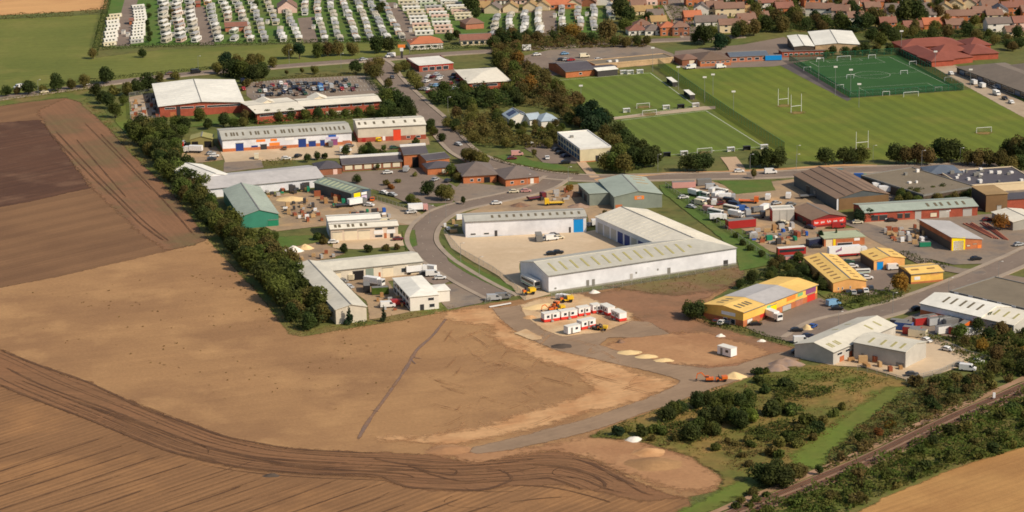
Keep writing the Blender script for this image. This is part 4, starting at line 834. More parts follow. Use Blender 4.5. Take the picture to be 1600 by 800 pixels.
sm, fs_, Ls, Ws = bld('supermarket', 'long cream-roofed brick supermarket with two roof gablets below its car park', (472, 166), (592.7, 157.7), 5.0, .9, depth=17, wm='brick_red', rm='roof_cream', cat='shop', ov=.9,
    ops=[('f', .03 + .155 * i, .15 + .155 * i, 3.4, 4.5, 'window', 'glass') for i in range(6)] + [('f', .3, .62, 0, 1.6, 'lean_to', 'clad_cream')])
f4, L4, W4 = plan((401.5, 177.2), (473.5, 170.5), D=(389.5, 158.5), z=5.0); block(sm, f4, L4, W4, 5.02, .9, 'gable', 'x', 'brick_red', 'roof_cream', ov=.9, ops=[('f', .06, .38, 3.2, 4.2, 'window', 'glass'), ('f', .5, .85, 3.2, 4.2, 'window', 'glass')])
for fr_, x0_, y0_ in ((f4, 6, W4 * .62), (fs_, 6, Ws * .62)): block(sm, fr_, 9, 9, 5.2, 1.9, 'gable', 'y', 'clad_cream', 'roof_cream', x0=x0_, y0=y0_, ridge=False)
bld('industrial_unit', 'long terrace of trade units with blue roller doors and white panels', (347.5, 218.75), (549, 206.7), 5.6, 1.7, depth=24, wm='clad_white', rm='roof_grey', cat='industrial unit', plinth=('brick_orange', 1.5),
    sky=((-1, [.04, .08, .1, .125, .17, .23, .27, .29, .34, .365, .42, .47, .49, .53, .555, .61, .64, .665, .7, .73, .79, .82, .85, .885, .92, .955], .3, .68, .8),), skym='skylight_dark',
    ops=(('f', .1, .16, 0, 3.6, R_, 'door_navy'), ('f', .26, .33, 3.7, 4.8, 'sign', 'sign_orange'), ('f', .22, .27, 1.4, 2.2, 'canopy', 'door_navy'), ('f', .29, .34, 0, 2.4, R_, 'door_dark'), ('f', .37, .42, 3.7, 4.8, 'sign', 'sign_orange'), ('f', .36, .44, 1.6, 3.0, 'sign', 'sign_orange'), ('f', .48, .55, 3.7, 4.9, 'sign', 'sign_white'), ('f', .585, .645, 0, 3.9, R_, 'door_navy'), ('f', .665, .72, 0, 2.6, R_, 'door_navy'), ('f', .755, .79, 0, 2.8, R_, 'door_navy'), ('f', .82, .88, 4.0, 5.0, 'sign', 'sign_blue'), ('f', .8, .9, 3.0, 4.0, 'sign', 'sign_lilac'), ('f', .84, .89, 0, 2.8, R_, 'sign_purple'), ('f', .93, .99, 0, 2.0, 'door', 'brick_pink')))
bld('industrial_unit', 'pale unit with orange roller door and brick base next to the estate road', (559, 200), (665, 194.5), 6.8, 1.4, depth=19, wm='clad_cream', rm='roof_cream', cat='industrial unit', plinth=('brick_red', 2.2),
    sky=((-1, [.04, .13, .26, .4, .55, .72, .86], .35, .7, 1.0), (1, [.1, .3, .5, .7], .3, .6, 1.0)), skym='skylight_dark', ops=(('f', .52, .63, 0, 5.2, R_, 'door_red'), ('f', .26, .33, 0, 2.0, 'sign', 'sign_yellow'), ('f', .36, .4, .4, 2.4, 'sign', 'sign_white'), ('f', .06, .11, 0, 2.0, 'door', 'trim_red'), ('f', .71, .77, .8, 2.0, 'window', 'glass'), ('f', .85, .92, .8, 2.0, 'window', 'glass')))
bld('open_shed', 'small olive open-fronted shed among parked vehicles by the tree belt', (297.5, 218), (332, 217), 4.0, 1.3, depth=9, axis='y', wm='clad_olive', rm='roof_olive', cat='shed', ops=(('f', .06, .34, 0, 3.0, 'doorway', 'void_shade'), ('f', .62, .94, 0, 3.0, 'doorway', 'void_shade')))  # doorways are solid panels coloured as the shade of the open front
bld('white_shed', 'white round-topped shed at the end of the long grey-white unit', (313, 281.5), (360.3, 273.8), 5.0, 1.7, D=(290.5, 261), axis='y', wm='clad_white', rm='roof_white', cat='shed')
bld('warehouse', 'very long low unit with pale lilac-grey roof and white wall above the builders yard', (321, 296), (506, 277.8), 3.8, 2.1, depth=25, wm='clad_white', rm='roof_lilac', cat='warehouse', ridge=False)
bld('green_shed', 'pale green barrel-roofed shed with teal end wall beside the tree belt', (376, 338.5), (435, 334), 5.0, 2.2, D=(339, 297), axis='y', wm='clad_teal', rm='roof_green', cat='shed', seams=12, ops=(('f', .72, .98, 0, 2.6, R_, 'plastic_green'),))
bld('industrial_unit', 'dark slate shed with green roof and bright yellow sign on its end', (491, 284.7), (549, 302), 4.5, 1.2, C=(582, 296.7), wm='clad_slate', rm='roof_green_dark', cat='industrial unit', sky=((-1, spread(8), .1, .9, 1.2),), skym='roof_pale_green',
    ops=(('r', .12, .45, 1.4, 4.2, 'sign', 'sign_yellow'), ('r', .5, .78, 3.0, 4.0, 'sign', 'sign_white'), ('r', .55, .95, 4.15, 5.0, 'window', 'glass_blue'), ('r', .5, .78, 0, 2.7, R_, 'sign_lilac')))
c14, f14, L14, W14 = bld('industrial_unit', 'pinkish-cream two-storey unit with white rear roof facing the loop road', (516.7, 358.5), (621.7, 352.5), 4.9, .8, depth=9, wm='clad_pink_cream', rm='roof_cream', cat='industrial unit', sky=((-1, [.08, .14, .27, .34, .46, .53], .2, .8, 1.0),), skym='skylight_dark',
    ops=(('f', .2, .39, 0, 3.9, R_, 'door_cream'), ('f', .02, .17, 0, 3.6, R_, 'door_cream'), ('f', .41, .58, 0, 3.6, R_, 'door_cream'), ('f', .65, .77, 3.6, 4.5, 'window', 'glass'), ('f', .84, .95, 3.6, 4.5, 'window', 'glass'), ('f', .64, .78, 2.0, 3.4, 'fascia', 'sign_white'), ('f', .83, .96, 2.0, 3.4, 'fascia', 'sign_white'), ('f', .65, .77, .6, 1.7, 'window', 'glass'), ('f', .88, .93, 0, 2, 'door', 'door_dark'), ('f', .79, .83, 0, 2.2, 'door', 'brick_orange')))
block(c14, f14, L14 * .78, 9, 6.0, .7, 'gable', 'x', 'clad_white', 'roof_white', x0=0, y0=W14 + .05)
sh, f15, L15, W15 = bld('industrial_unit', 'long white shed with dark ridge running back beside the tree belt end', (524.5, 484), (572.4, 479.1), 5.4, 1.3, D=(454.6, 414.9), axis='y', wm='clad_cream', rm='roof_stone', cat='industrial unit')
bld('industrial_unit', 'white shed with cream roller doors across the back of the boat yard', (506, 424.2), (660, 408.4), 4.7, 1.3, depth=15, wm='clad_cream', rm='roof_stone', cat='industrial unit', ridge=False, ops=(('f', .07, .17, 0, 3.6, R_, 'door_cream'), ('f', .29, .4, 0, 3.6, 'doorway', 'void_shade'), ('f', .29, .4, 2.4, 3.6, R_, 'door_cream'), ('f', .42, .5, 0, 4, 'container_stack', 'roof_green_dark'), ('f', .59, .7, 0, 3.6, R_, 'door_cream'), ('f', .55, .57, 0, 2.2, 'door', 'brick_orange'), ('f', .78, .83, 1.2, 3, 'window', 'glass'), ('f', .86, .98, 0, 3.6, R_, 'door_cream')))  # open bay is a solid panel, its inner shade painted dark
of, fo, Lo, Wo = bld('office_building', 'white hip-roofed two-storey office at the edge of the bare field', (640.7, 464.5), (685.4, 460.4), 5.2, 1.2, D=(604.9, 436), roof='hip', axis='y', wm='render_white', rm='roof_white', ops=[('f', .62, .84, 3.3, 4.5, 'window', 'glass'), ('f', .66, .86, .8, 2.2, 'window', 'glass'), ('f', .34, .48, 0, 2.2, 'door', 'door_dark')] + [('l', .06 + .18 * i, .2 + .18 * i, z, z + 1.6, 'window', 'glass') for i in range(5) for z in (.8, 3.2)])
block(of, fo, 6.0, 8, 4.2, .5, 'hip', 'x', 'render_white', 'roof_white', x0=Lo + .02, y0=Wo * .3)
# civic offices with slate roofs
cv, fc, Lc, Wc = bld('council_office', 'brick offices with dark slate roofs and white ridges above the car park', (535, 257), (628, 251.3), 3.2, 1.8, depth=9, wm='brick_brown', rm='roof_slate', ridge=False, ops=[('f', .04 + .16 * i, .17 + .16 * i, .6, 2.6, 'window', 'door_cream') for i in range(6)])
k = MB(); k.bar(fc.w(-.5, Wc / 2, 5.5, cv), fc.w(Lc + .4, Wc / 2, 5.5, cv), 1.3, .9); k.build('ridge_cap', 'trim_white', cv)
f5, L5, W5 = plan((631, 241.5), (668, 239), depth=13, z=6.0); block(cv, f5, L5, W5, 6, 2.2, 'gable', 'x', 'brick_orange', 'roof_slate', ridge=False, ops=(('f', .35, .75, 0, 4.6, 'entrance_glazing', 'void_shade'),))
k = MB(); k.bar(f5.w(-.5, W5 / 2, 8.5, cv), f5.w(L5 + .4, W5 / 2, 8.5, cv), 1.4, .9); k.build('ridge_cap', 'trim_white', cv)
f5, L5, W5 = plan((666, 250.5), (702, 246), depth=11, z=4.6); block(cv, f5, L5, W5, 4.6, 1.2, 'gable', 'x', 'brick_orange', 'roof_slate')
f5, L5, W5 = plan((668, 264), (708, 261), depth=10, z=2.8); block(cv, f5, L5, W5, 2.8, 1.9, 'hip', 'x', 'brick_orange', 'roof_slate', ops=(('f', .55, .75, .3, 2.3, 'window', 'door_cream'),))
f5, L5, W5 = plan((498, 265), (534, 262), depth=12, z=2.8); block(cv, f5, L5, W5, 2.8, 2.2, 'hip', 'x', 'brick_brown', 'roof_slate', ops=(('f', .62, .8, 0, 2.4, 'door', 'render_pink'),))
hb, fh, Lh, Wh = bld('surgery', 'orange-brick building with grey hipped roofs on the road bend', (724, 275.5), (776, 272.5), 3.3, 3.6, depth=21, wm='brick_orange', rm='roof_tile_grey', roof='hip', ov=.7, ops=(('f', .62, .8, 0, 2.4, 'entrance', 'void_shade'), ('f', .2, .3, .8, 2, 'window', 'glass'), ('f', .42, .52, .8, 2, 'window', 'glass')))
f5, L5, W5 = plan((790, 280), (842, 275.2), depth=17, z=3.2); block(hb, f5, L5, W5, 3.2, 3.2, 'hip', 'x', 'brick_orange', 'roof_tile_grey', ov=.7, ops=(('f', .14, .24, .9, 2, 'window', 'glass'), ('f', .45, .55, .9, 2, 'window', 'glass'), ('f', .74, .84, 0, 2.6, 'door', 'render_white')))
ch, f6, L6, W6 = bld('health_centre', 'white-roofed cottage-style centre with dark solar panels among trees', (796, 186), (829, 183.5), 2.8, 2.6, depth=12, wm='render_white', rm='roof_bluegrey', axis='y', ops=(('f', .1, .3, .7, 2, 'window', 'glass'),), sky=((1, [.3, .7], .15, .85, 4.0), (-1, [.5], .15, .85, 6)), skym='solar_cell')
f7, L7, W7 = plan((828, 187), (846, 185), depth=9, z=2.8); block(ch, f7, L7, W7, 2.8, 2, 'gable', 'x', 'render_white', 'roof_bluegrey')
f7, L7, W7 = plan((846, 190), (873, 188), depth=12, z=2.8); block(ch, f7, L7, W7, 2.8, 2.6, 'hip', 'x', 'render_white', 'roof_bluegrey')
bld('restaurant', 'small white-roofed building with red fascia beside the main road', (655, 102.5), (708, 98.5), 3.4, .8, D=(650.6, 88), wm='brick_red', rm='roof_white', roof='mono', cat='restaurant', band=('trim_red', 2.7, 3.3), ops=[('f', .1 + .2 * i, .26 + .2 * i, .4, 2.4, 'window', 'glass') for i in range(4)])
bld('hall', 'cream hip-roofed brick building with red entrance by the north car park', (733, 130), (796, 126.3), 3.6, 1.6, D=(710, 110), roof='hip', wm='brick_red', rm='roof_cream', ov=.8, cat='hall', ops=[('f', .08, .34, 1.6, 2.8, 'window', 'glass'), ('f', .4, .7, 1.6, 2.8, 'window', 'glass'), ('l', .2, .6, 0, 3.2, 'entrance', 'trim_red')])
cl, f8, L8, W8 = bld('clubhouse', 'slate-roofed brick clubhouse with white canopy behind the football pitch', (884, 112), (930, 108), 3.2, 2.0, D=(868, 98), wm='brick_orange', rm='roof_slate', ops=(('f', .45, .55, 1, 2.2, 'window', 'glass'),))
f9, L9, W9 = plan((930, 106), (964, 103.5), depth=10, z=3.2); block(cl, f9, L9, W9, 3.2, 1.0, 'mono', 'x', 'brick_orange', 'roof_slate'); f9, L9, W9 = plan((934, 110.5), (965, 107.5), depth=4, z=3.2); block(cl, f9, L9, W9, 3.1, -.6, 'mono', 'x', 'trim_dark', 'roof_white')
bld('school_block', 'flat brown-roofed school wing stretching behind the clubhouse', (930, 101.5), (1052, 90), 2.6, .0, depth=12, roof='flat', wm='brick_buff', rm='roof_flat_brown', vents=3)
bld('changing_rooms', 'small brick pavilion with white doors at the corner of the playing field', (1066, 94), (1092, 92), 3, 1.8, depth=12, roof='hip', wm='brick_brown', rm='roof_tile_brown', ops=(('f', .42, .72, .2, 2.5, 'door', 'door_cream'), ('f', .82, .95, .2, 2.5, 'door', 'door_grey')))
bld('school_block', 'brown hip-roofed brick classroom block, widest one facing the playing field', (1094, 95.5), (1142, 93), 3, 2.8, depth=20, roof='hip', wm='brick_orange', rm='roof_umber', ops=[('f', .04 + .16 * i, .16 + .16 * i, 1.6, 2.5, 'window', 'glass') for i in range(6)])
bld('school_block', 'long low slate-roofed brick classrooms left of the blue container', (1141, 89), (1200, 86), 3, 1.4, depth=10, wm='brick_pink', rm='roof_slate_blue', ops=[('f', .05 + .2 * i, .17 + .2 * i, .8, 2.2, 'window', 'glass') for i in range(5)])
hs, f10, L10, W10 = bld('sports_hall', 'big white-roofed sports hall with cream walls behind the artificial pitch', (1274, 70.5), (1343, 69.5), 5.2, .9, D=(1250.7, 50), axis='y', wm='brick_buff', rm='roof_white', cat='hall')
f11, L11, W11 = plan((1241, 71), (1272, 70.4), D=(1223, 54.5), z=5.6); block(hs, f11, L11, W11, 5.0, .5, 'gable', 'y', 'clad_darkbrown', 'roof_white')
bld('school_block', 'low red-brick block with dark flat roof in front of the sports hall', (1222, 81), (1289, 79), 3.0, .8, depth=11, roof='mono', wm='brick_red', rm='roof_tile_grey', ops=[('f', .05 + .12 * i, .13 + .12 * i, .9, 2.1, 'window', 'glass') for i in range(8)])
rc, f12, L12, W12 = bld('courtyard_school', 'red-tiled single-storey school built round courtyards beyond the artificial pitch', (1458, 95.5), (1520, 88.5), 3, 2.6, depth=14, wm='brick_red', rm='roof_red', roof='hip', ov=.6, cat='school')
for a, b, d in (((1412, 75), (1505, 69.5), 17), ((1468, 82), (1512, 79), 11), ((1516, 85.5), (1560, 83), 24), ((1516, 72), (1548, 70), 16)):
    f12, L12, W12 = plan(a, b, depth=d, z=3.0); block(rc, f12, L12, W12, 3 + .03 * d / 10, 2.9, 'hip', 'x', 'brick_red', 'roof_red', ov=.6)
f12, L12, W12 = plan((1409, 76), (1456, 96), depth=12, z=3.0); block(rc, f12, L12, W12, 2.97, 2.4, 'hip', 'x', 'brick_red', 'roof_red', ov=.6, ops=[('f', .05 + .12 * i, .14 + .12 * i, .8, 2.2, 'window', 'glass') for i in range(8)])
br, f13, L13, W13 = bld('school_block', 'long brown-roofed classroom range running off the right edge by the pitch', (1495, 105), (1660, 166), 3.4, 3.2, depth=27, roof='hip', wm='clad_darkbrown', rm='roof_school', ov=.6, ops=[('f', .03 + .06 * i, .08 + .06 * i, .5, 2.9, 'window', 'glass' if i % 3 else 'glass_blue') for i in range(16)])
f13, L13, W13 = plan((1566, 104), (1680, 146), depth=26, z=3.4); block(br, f13, L13, W13, 3.5, 3.6, 'hip', 'x', 'clad_darkbrown', 'roof_school', ov=.6)
# works east of the L-shaped warehouse
bw, fb, Lb, Wb = bld('warehouse', 'big brown corrugated shed with dark grey side wall behind the red shop', (1307.5, 310.5), (1389, 303), 4.8, 2.6, D=(1245, 273), axis='y', wm='clad_slate', rm='roof_brown', cat='warehouse', ridge=False, ops=(('l', .3, .38, 0, 3.4, R_, 'door_dark'), ('f', .0, .03, 0, 4.8, 'corner_panel', 'clad_white'), ('f', .04, .995, 0, 4.7, 'panelling', 'clad_brown')))
for i in range(1, 6):
    x = Lb * i / 6; z = 4.8 + 2.6 * (1 - abs(x - Lb / 2) / (Lb / 2)) + .2; k = MB(); k.bar(fb.w(x, -.3, z, bw), fb.w(x, Wb + .3, z, bw), .8, .16); k.build('roof_joint', 'roof_umber', bw)
rs, f16, L16, W16 = bld('shop', 'maroon gabled shop with white lettering marks on its front', (1268, 343.8), (1322.5, 337.8), 3.4, 1.7, D=(1242.5, 326), axis='y', wm='clad_maroon', rm='roof_brown', cat='shop', ops=(('l', .35, .6, 0, 2.4, 'door', 'door_dark'), ('f', .06, .97, 1.0, 3.2, 'fascia', 'sign_red')))
for i in range(5):
    u = L16 * (.1 + .18 * i); k = MB(); rr = random.Random(i)
    for j in range(4): a = u + j * .42 - .2; h0 = rr.uniform(1.5, 1.8); fbox(k, f16, rs, a, a + .22, -.1, -.06, h0, h0 + rr.uniform(.5, .9)); fbox(k, f16, rs, a, a + .4, -.1, -.06, h0 + .2, h0 + .42)
    k.build('lettering', 'sign_white', rs)
bld('industrial_unit', 'long brick unit with pale green roof and red shopfronts in the east yard', (1351, 332.5), (1527.5, 322), 4.0, 1.3, depth=15, wm='brick_red', rm='roof_green', cat='industrial unit', sky=((-1, [.58, .65, .7, .77, .84, .9], .25, .7, 1.0),), skym='skylight_dark',
    ops=(('f', .06, .12, .6, 2.6, R_, 'door_dark'), ('f', .13, .2, .6, 2.6, R_, 'door_dark'), ('f', .05, .2, 2.9, 3.7, 'sign', 'sign_red'), ('f', .29, .335, .9, 2.7, R_, 'door_dark'), ('f', .355, .4, .9, 2.7, R_, 'door_dark'), ('f', .31, .42, 3.1, 3.9, 'sign', 'sign_red'), ('f', .445, .5, 0, 3.2, R_, 'door_grey'), ('f', .58, .64, .6, 2.4, 'window', 'door_cream'), ('f', .66, .75, 0, 3.0, R_, 'clad_pale_grey'), ('f', .72, .76, 2.6, 3.2, 'sign', 'sign_white'), ('f', .87, .95, 0, 3.0, R_, 'door_grey')))
bld('industrial_unit', 'brown-sided unit with grey sloping roof and yellow-framed white door', (1486, 392.5), (1534, 388), 5.4, 1.8, D=(1438, 364), z=0, roof='mono', axis='y', wm='brick_orange', rm='roof_lilac', cat='industrial unit', ops=(('f', .02, .45, 0, 5.0, 'door_surround', 'sign_yellow'), ('f', .07, .4, .1, 3.8, 'sign_panel', 'sign_white'), ('l', .01, .99, .0, 3.4, 'panelling', 'clad_darkbrown'), ('f', .5, .62, 1.2, 1.9, 'window', 'door_cream'), ('f', .7, .84, 1.8, 2.2, 'window', 'door_cream'), ('f', .86, .98, 0, 1.4, 'skip', 'sign_orange')))
bld('industrial_unit', 'long yellow unit with rooflights either side of its ridge beside the hedge', (1302, 442), (1353.5, 438.5), 3.8, 1.3, D=(1248, 403), axis='y', wm='clad_orange', rm='roof_yellow', cat='industrial unit', plinth=('brick_orange', .5), sky=((-1, spread(8, .04, .96), .2, .6, 1.2), (1, spread(8, .04, .96), .3, .6, 1.2)), skym='skylight_brown', ops=(('f', .14, .18, 1, 2, 'window', 'glass'), ('f', .26, .3, 1, 2, 'window', 'glass'), ('f', .5, .54, 1.2, 2.2, 'window', 'glass')))
bld('industrial_unit', 'yellow unit with bright blue roller door behind the white lorry', (1365.6, 407), (1413.75, 402.5), 3.9, 1.1, D=(1348.75, 393.5), axis='y', wm='clad_orange', rm='roof_yellow', cat='industrial unit', sky=((-1, [.3, .6], .2, .5, 1.2), (1, [.3, .6], .2, .5, 1.2)), skym='skylight_brown', ops=(('f', .1, .3, 0, 3.1, R_, 'door_blue'), ('l', .02, .98, 0, 3.4, 'panelling', 'clad_darkbrown'), ('f', .66, .7, .8, 1.6, 'window', 'glass')))  # dark brown sheet over the left wall paints its unlit side
bld('industrial_unit', 'small yellow unit with white sign at the corner of the east road', (1423.75, 428.5), (1473.75, 424), 3.7, .9, D=(1405.6, 415.6), wm='clad_yellow', rm='roof_yellow', cat='industrial unit', plinth=('brick_orange', .7), sky=((-1, [.22, .72], .45, .62, 3.0),), skym='skylight_brown', ops=(('l', .02, .98, 0, 3.5, 'panelling', 'clad_darkbrown'), ('f', .1, .28, 1.4, 2.6, 'sign', 'sign_white'), ('f', .62, .86, 2.7, 3.3, 'sign', 'clad_orange')))  # shade of the left wall painted as a dark brown sheet
sb, f17, L17, W17 = bld('industrial_unit', 'yellow trade building with grey mid-roof and coloured shopfronts by the front car park', (1161.4, 488.25), (1276.9, 444.9), 5.2, 1.0, D=(1102.3, 474.5), wm='clad_yellow', rm='roof_yellow', cat='industrial unit', ridge=False, plinth=('brick_orange', 2.2), sky=((-1, [.06, .11, .16, .2], .35, .7, 1.0), (1, [.08, .14, .2], .35, .7, 1.0), (-1, [.4, .52, .62], .25, .75, 1.0), (1, [.4, .52, .62], .3, .8, 1.0)), skym='skylight_dark',
    ops=(('f', .36, .44, 0, 3.8, R_, 'sign_yellow'), ('f', .31, .36, 3.2, 4.4, 'sign', 'sign_green'), ('f', .22, .31, .9, 2.0, 'sign', 'sign_red'), ('f', .58, .7, 3.2, 4.6, 'sign', 'sign_orange'), ('f', .73, .8, 3.4, 4.6, 'sign', 'sign_green'), ('f', .84, .98, 3.0, 4.8, 'sign', 'sign_purple'), ('f', .86, .97, 0, 2.6, R_, 'sign_red'), ('f', .52, .64, 0, 2.1, 'window', 'door_grey'), ('f', .7, .8, 0, 2.1, R_, 'brick_pink'), ('f', .05, .12, .4, 2.1, 'window', 'render_white'), ('l', .45, .8, 3.1, 4.3, 'sign', 'sign_white'), ('l', .5, .6, .2, 2.1, 'window', 'glass'), ('l', .68, .8, .2, 2.1, 'window', 'glass')))
Lm = L17 * .42; k = MB()
for v0, v1 in ((-.5, W17 / 2), (W17 + .5, W17 / 2)):
    zq = lambda v: 5.2 + .26 + 1.0 * (1 - abs(v - W17 / 2) / (W17 / 2)); q = [(L17 * .28, v0), (L17 * .72, v0), (L17 * .72, v1), (L17 * .28, v1)]
    k.hexa([f17.w(a, b, zq(b) - .05, sb) for a, b in q], [f17.w(a, b, zq(b), sb) for a, b in q])
k.build('grey_roof_sheet', 'roof_lilac', sb)
gc, f18, L18, W18 = bld('industrial_unit', 'pale grey cross-plan works with cream roofs at the edge of the scrubland', (1302, 550.5), (1399.5, 508.5), 4.5, 2.0, D=(1246.5, 536), wm='clad_pale_grey', rm='roof_stone', cat='industrial unit', ridge=False, sky=((-1, [.07, .1, .17, .2], .25, .6, .7), (-1, [.72, .86], .3, .75, .9), (1, [.5, .7], .3, .6, .9)), skym='skylight_olive', ops=(('f', .06, .14, 2.6, 3.6, 'window', 'glass'), ('f', .19, .26, 2.6, 3.6, 'window', 'glass'), ('f', .1, .17, 0, 2.0, 'door', 'brick_orange'), ('f', .25, .3, 0, 2.4, R_, 'rust')))
f19, L19, W19 = plan((1334, 535.2), (1415.2, 550.5), C=(1446.7, 534.75), z=5.5); block(gc, f19, L19, W19, 5.6, 1.2, 'gable', 'x', 'clad_pale_grey', 'roof_stone', ridge=False, sky=((-1, [.25, .48, .68, .85], .2, .75, .9),), skym='skylight_olive', ops=(('f', .15, .2, 0, 2.4, 'door', 'trim_grey'), ('f', .82, .98, 0, 1.6, 'grille', 'trim_grey')))
wr, f20, L20, W20 = bld('industrial_unit', 'white-roofed unit with orange brick base and dark rooflights by the container yard', (1438.3, 474), (1533, 495.5), 4.8, 2.0, depth=17, wm='clad_white', rm='roof_white', cat='industrial unit', ridge=False, plinth=('brick_orange', 2.6), sky=((-1, [.27, .4, .55, .68, .83], .4, .9, .9),), skym='skylight_dark')
f21, L21, W21 = plan((1533.5, 497.5), (1584, 508.5), depth=17, z=4.4); block(wr, f21, L21, W21, 4.5, 2.0, 'gable', 'x', 'clad_pale_grey', 'roof_cream', ridge=False, sky=((-1, [.2, .5, .8], .4, .85, .8),), skym='skylight_olive', ops=(('f', .6, .85, 0, 2.8, R_, 'door_blue'),))
fl, f22, L22, W22 = bld('industrial_unit', 'flat brown-roofed building with dark front and white panels at the right edge', (1484, 455.5), (1640, 492), 4.6, 0, depth=26, roof='flat', wm='clad_darkbrown', rm='roof_flat_brown', cat='industrial unit')
for i in range(7):
    u = L22 * (.05 + .145 * i); k = MB(); fbox(k, f22, fl, u, u + 1.8, -.25, -.14, 2.4, 4.9); k.build('wall_panel', 'sign_white', fl)
bb, f23, L23, W23 = bld('mill_building', 'tall brown block with tan roof and dark left side at the far right', (1541, 304.5), (1574.5, 302.5), 7.2, .6, D=(1522, 289), roof='mono', wm='clad_brown', rm='roof_tan', ops=(('l', .02, .98, 0, 6.6, 'panelling', 'door_dark'), ('f', .52, .72, .2, 2.4, R_, 'door_grey')))  # left wall covered by a much darker sheet
block(bb, f23, 22, 14, 4.4, 1.0, 'mono', 'x', 'brick_red', 'roof_slate', x0=L23 + .02, y0=1)
bld('works_block', 'sprawling brown flat-roofed works with stepped dark walls behind green-roofed unit', (1443, 305.5), (1524, 292), 4.0, 0, D=(1400, 266), roof='flat', wm='clad_darkbrown', rm='roof_flat_brown', vents=4)
bld('school_block', 'blue-grey hip-roofed building among the brown flat roofs', (1452, 272.5), (1503, 270), 3.4, 2.2, depth=13, roof='hip', wm='brick_brown', rm='roof_slate_blue', ops=(('f', .3, .5, .6, 2, 'window', 'glass'),))
bld('works_block', 'grey flat-roofed building cluttered with white vents on the far right', (1504, 291), (1620, 283), 3.4, 0, depth=27, roof='flat', wm='render_cream', rm='roof_slate', vents=22)
bld('works_block', 'white-roofed works building cut by the right edge above the east road', (1583, 347), (1630, 342), 3.6, 1.0, D=(1556, 331), wm='clad_grey', rm='roof_cream', axis='y')
bld('industrial_unit', 'low orange-brick unit with green-edged roof behind the white lorry', (1288, 373), (1351, 369.5), 3.3, .5, D=(1281, 361.5), roof='mono', wm='brick_orange', rm='roof_pale_green', cat='industrial unit', ops=(('f', .04, .2, 0, 2.9, R_, 'door_cream'), ('f', .22, .28, 0, 2.9, 'pillar', 'door_yellow'), ('f', .74, .88, 1.9, 3.0, 'sign', 'sign_white'), ('f', .32, .7, .2, 1.4, 'window', 'glass')), band=('clad_beige_light', 2.95, 3.28))
bld('storage_building', 'grey ribbed storage block with red end next to the maroon shop', (1207, 327.5), (1241, 326), 5.0, 0, depth=5, roof='flat', wm='clad_pale_grey', rm='roof_grey', ops=(('f', .0, .01, 0, 4.8, 'joint', 'trim_grey'), ('f', .33, .34, 0, 4.8, 'joint', 'trim_grey'), ('f', .66, .67, 0, 4.8, 'joint', 'trim_grey'), ('l', .0, 1, 0, 4.9, 'end_panel', 'sign_red')))
# caravan park buildings
def small(name, label, A, B, H, rise, depth, wm, rm, roof='gable', **kk): return bld(name, label, A, B, H, rise, depth=depth, wm=wm, rm=rm, roof=roof, cat='house', **kk)
small('bungalow', 'orange-roofed white bungalow at the front of the caravan park', (641, 69.5), (692, 67), 3, 3, 12, 'render_white', 'roof_orange', 'hip', ops=[('f', .1 + .2 * i, .22 + .2 * i, .8, 2.2, 'window', 'glass') for i in range(4)])
small('bungalow', 'long dark-red-roofed bungalow with pale front by the park corner', (720, 63), (768, 61), 3, 2.4, 9, 'render_cream', 'roof_tile_red', 'gable', ops=[('f', .06 + .19 * i, .2 + .19 * i, .6, 2.3, 'window', 'glass') for i in range(5)])
small('bungalow', 'dark-red-roofed bungalow behind the wide caravans', (728, 38), (756, 36), 3, 2.6, 12, 'brick_pink', 'roof_tile_brown', 'hip')
small('bungalow', 'small bright-orange-roofed house at the edge of the dark trees', (779, 58.5), (799, 57), 3, 2.6, 8, 'render_cream', 'roof_orange', 'hip')
small('wash_block', 'red-roofed wash block standing among the caravans', (352, 42), (386, 40.5), 2.8, 1.8, 8, 'brick_pink', 'roof_tile_red')
small('bungalow', 'white-gabled park office at the top edge among caravans', (434, 13), (464, 12), 3, 4, 16, 'render_pink', 'roof_tile_brown', axis='y')
small('bungalow', 'tiny red-brick shelter beside the caravan lanes at top', (306, 5), (313, 4.7), 2.4, 1.2, 4, 'brick_red', 'roof_tile_red')
small('utility_hut', 'small brick hut between the first lane and the second caravan row', (202, 32), (208, 31.8), 2.4, 1.0, 6, 'brick_orange', 'roof_tile_red')

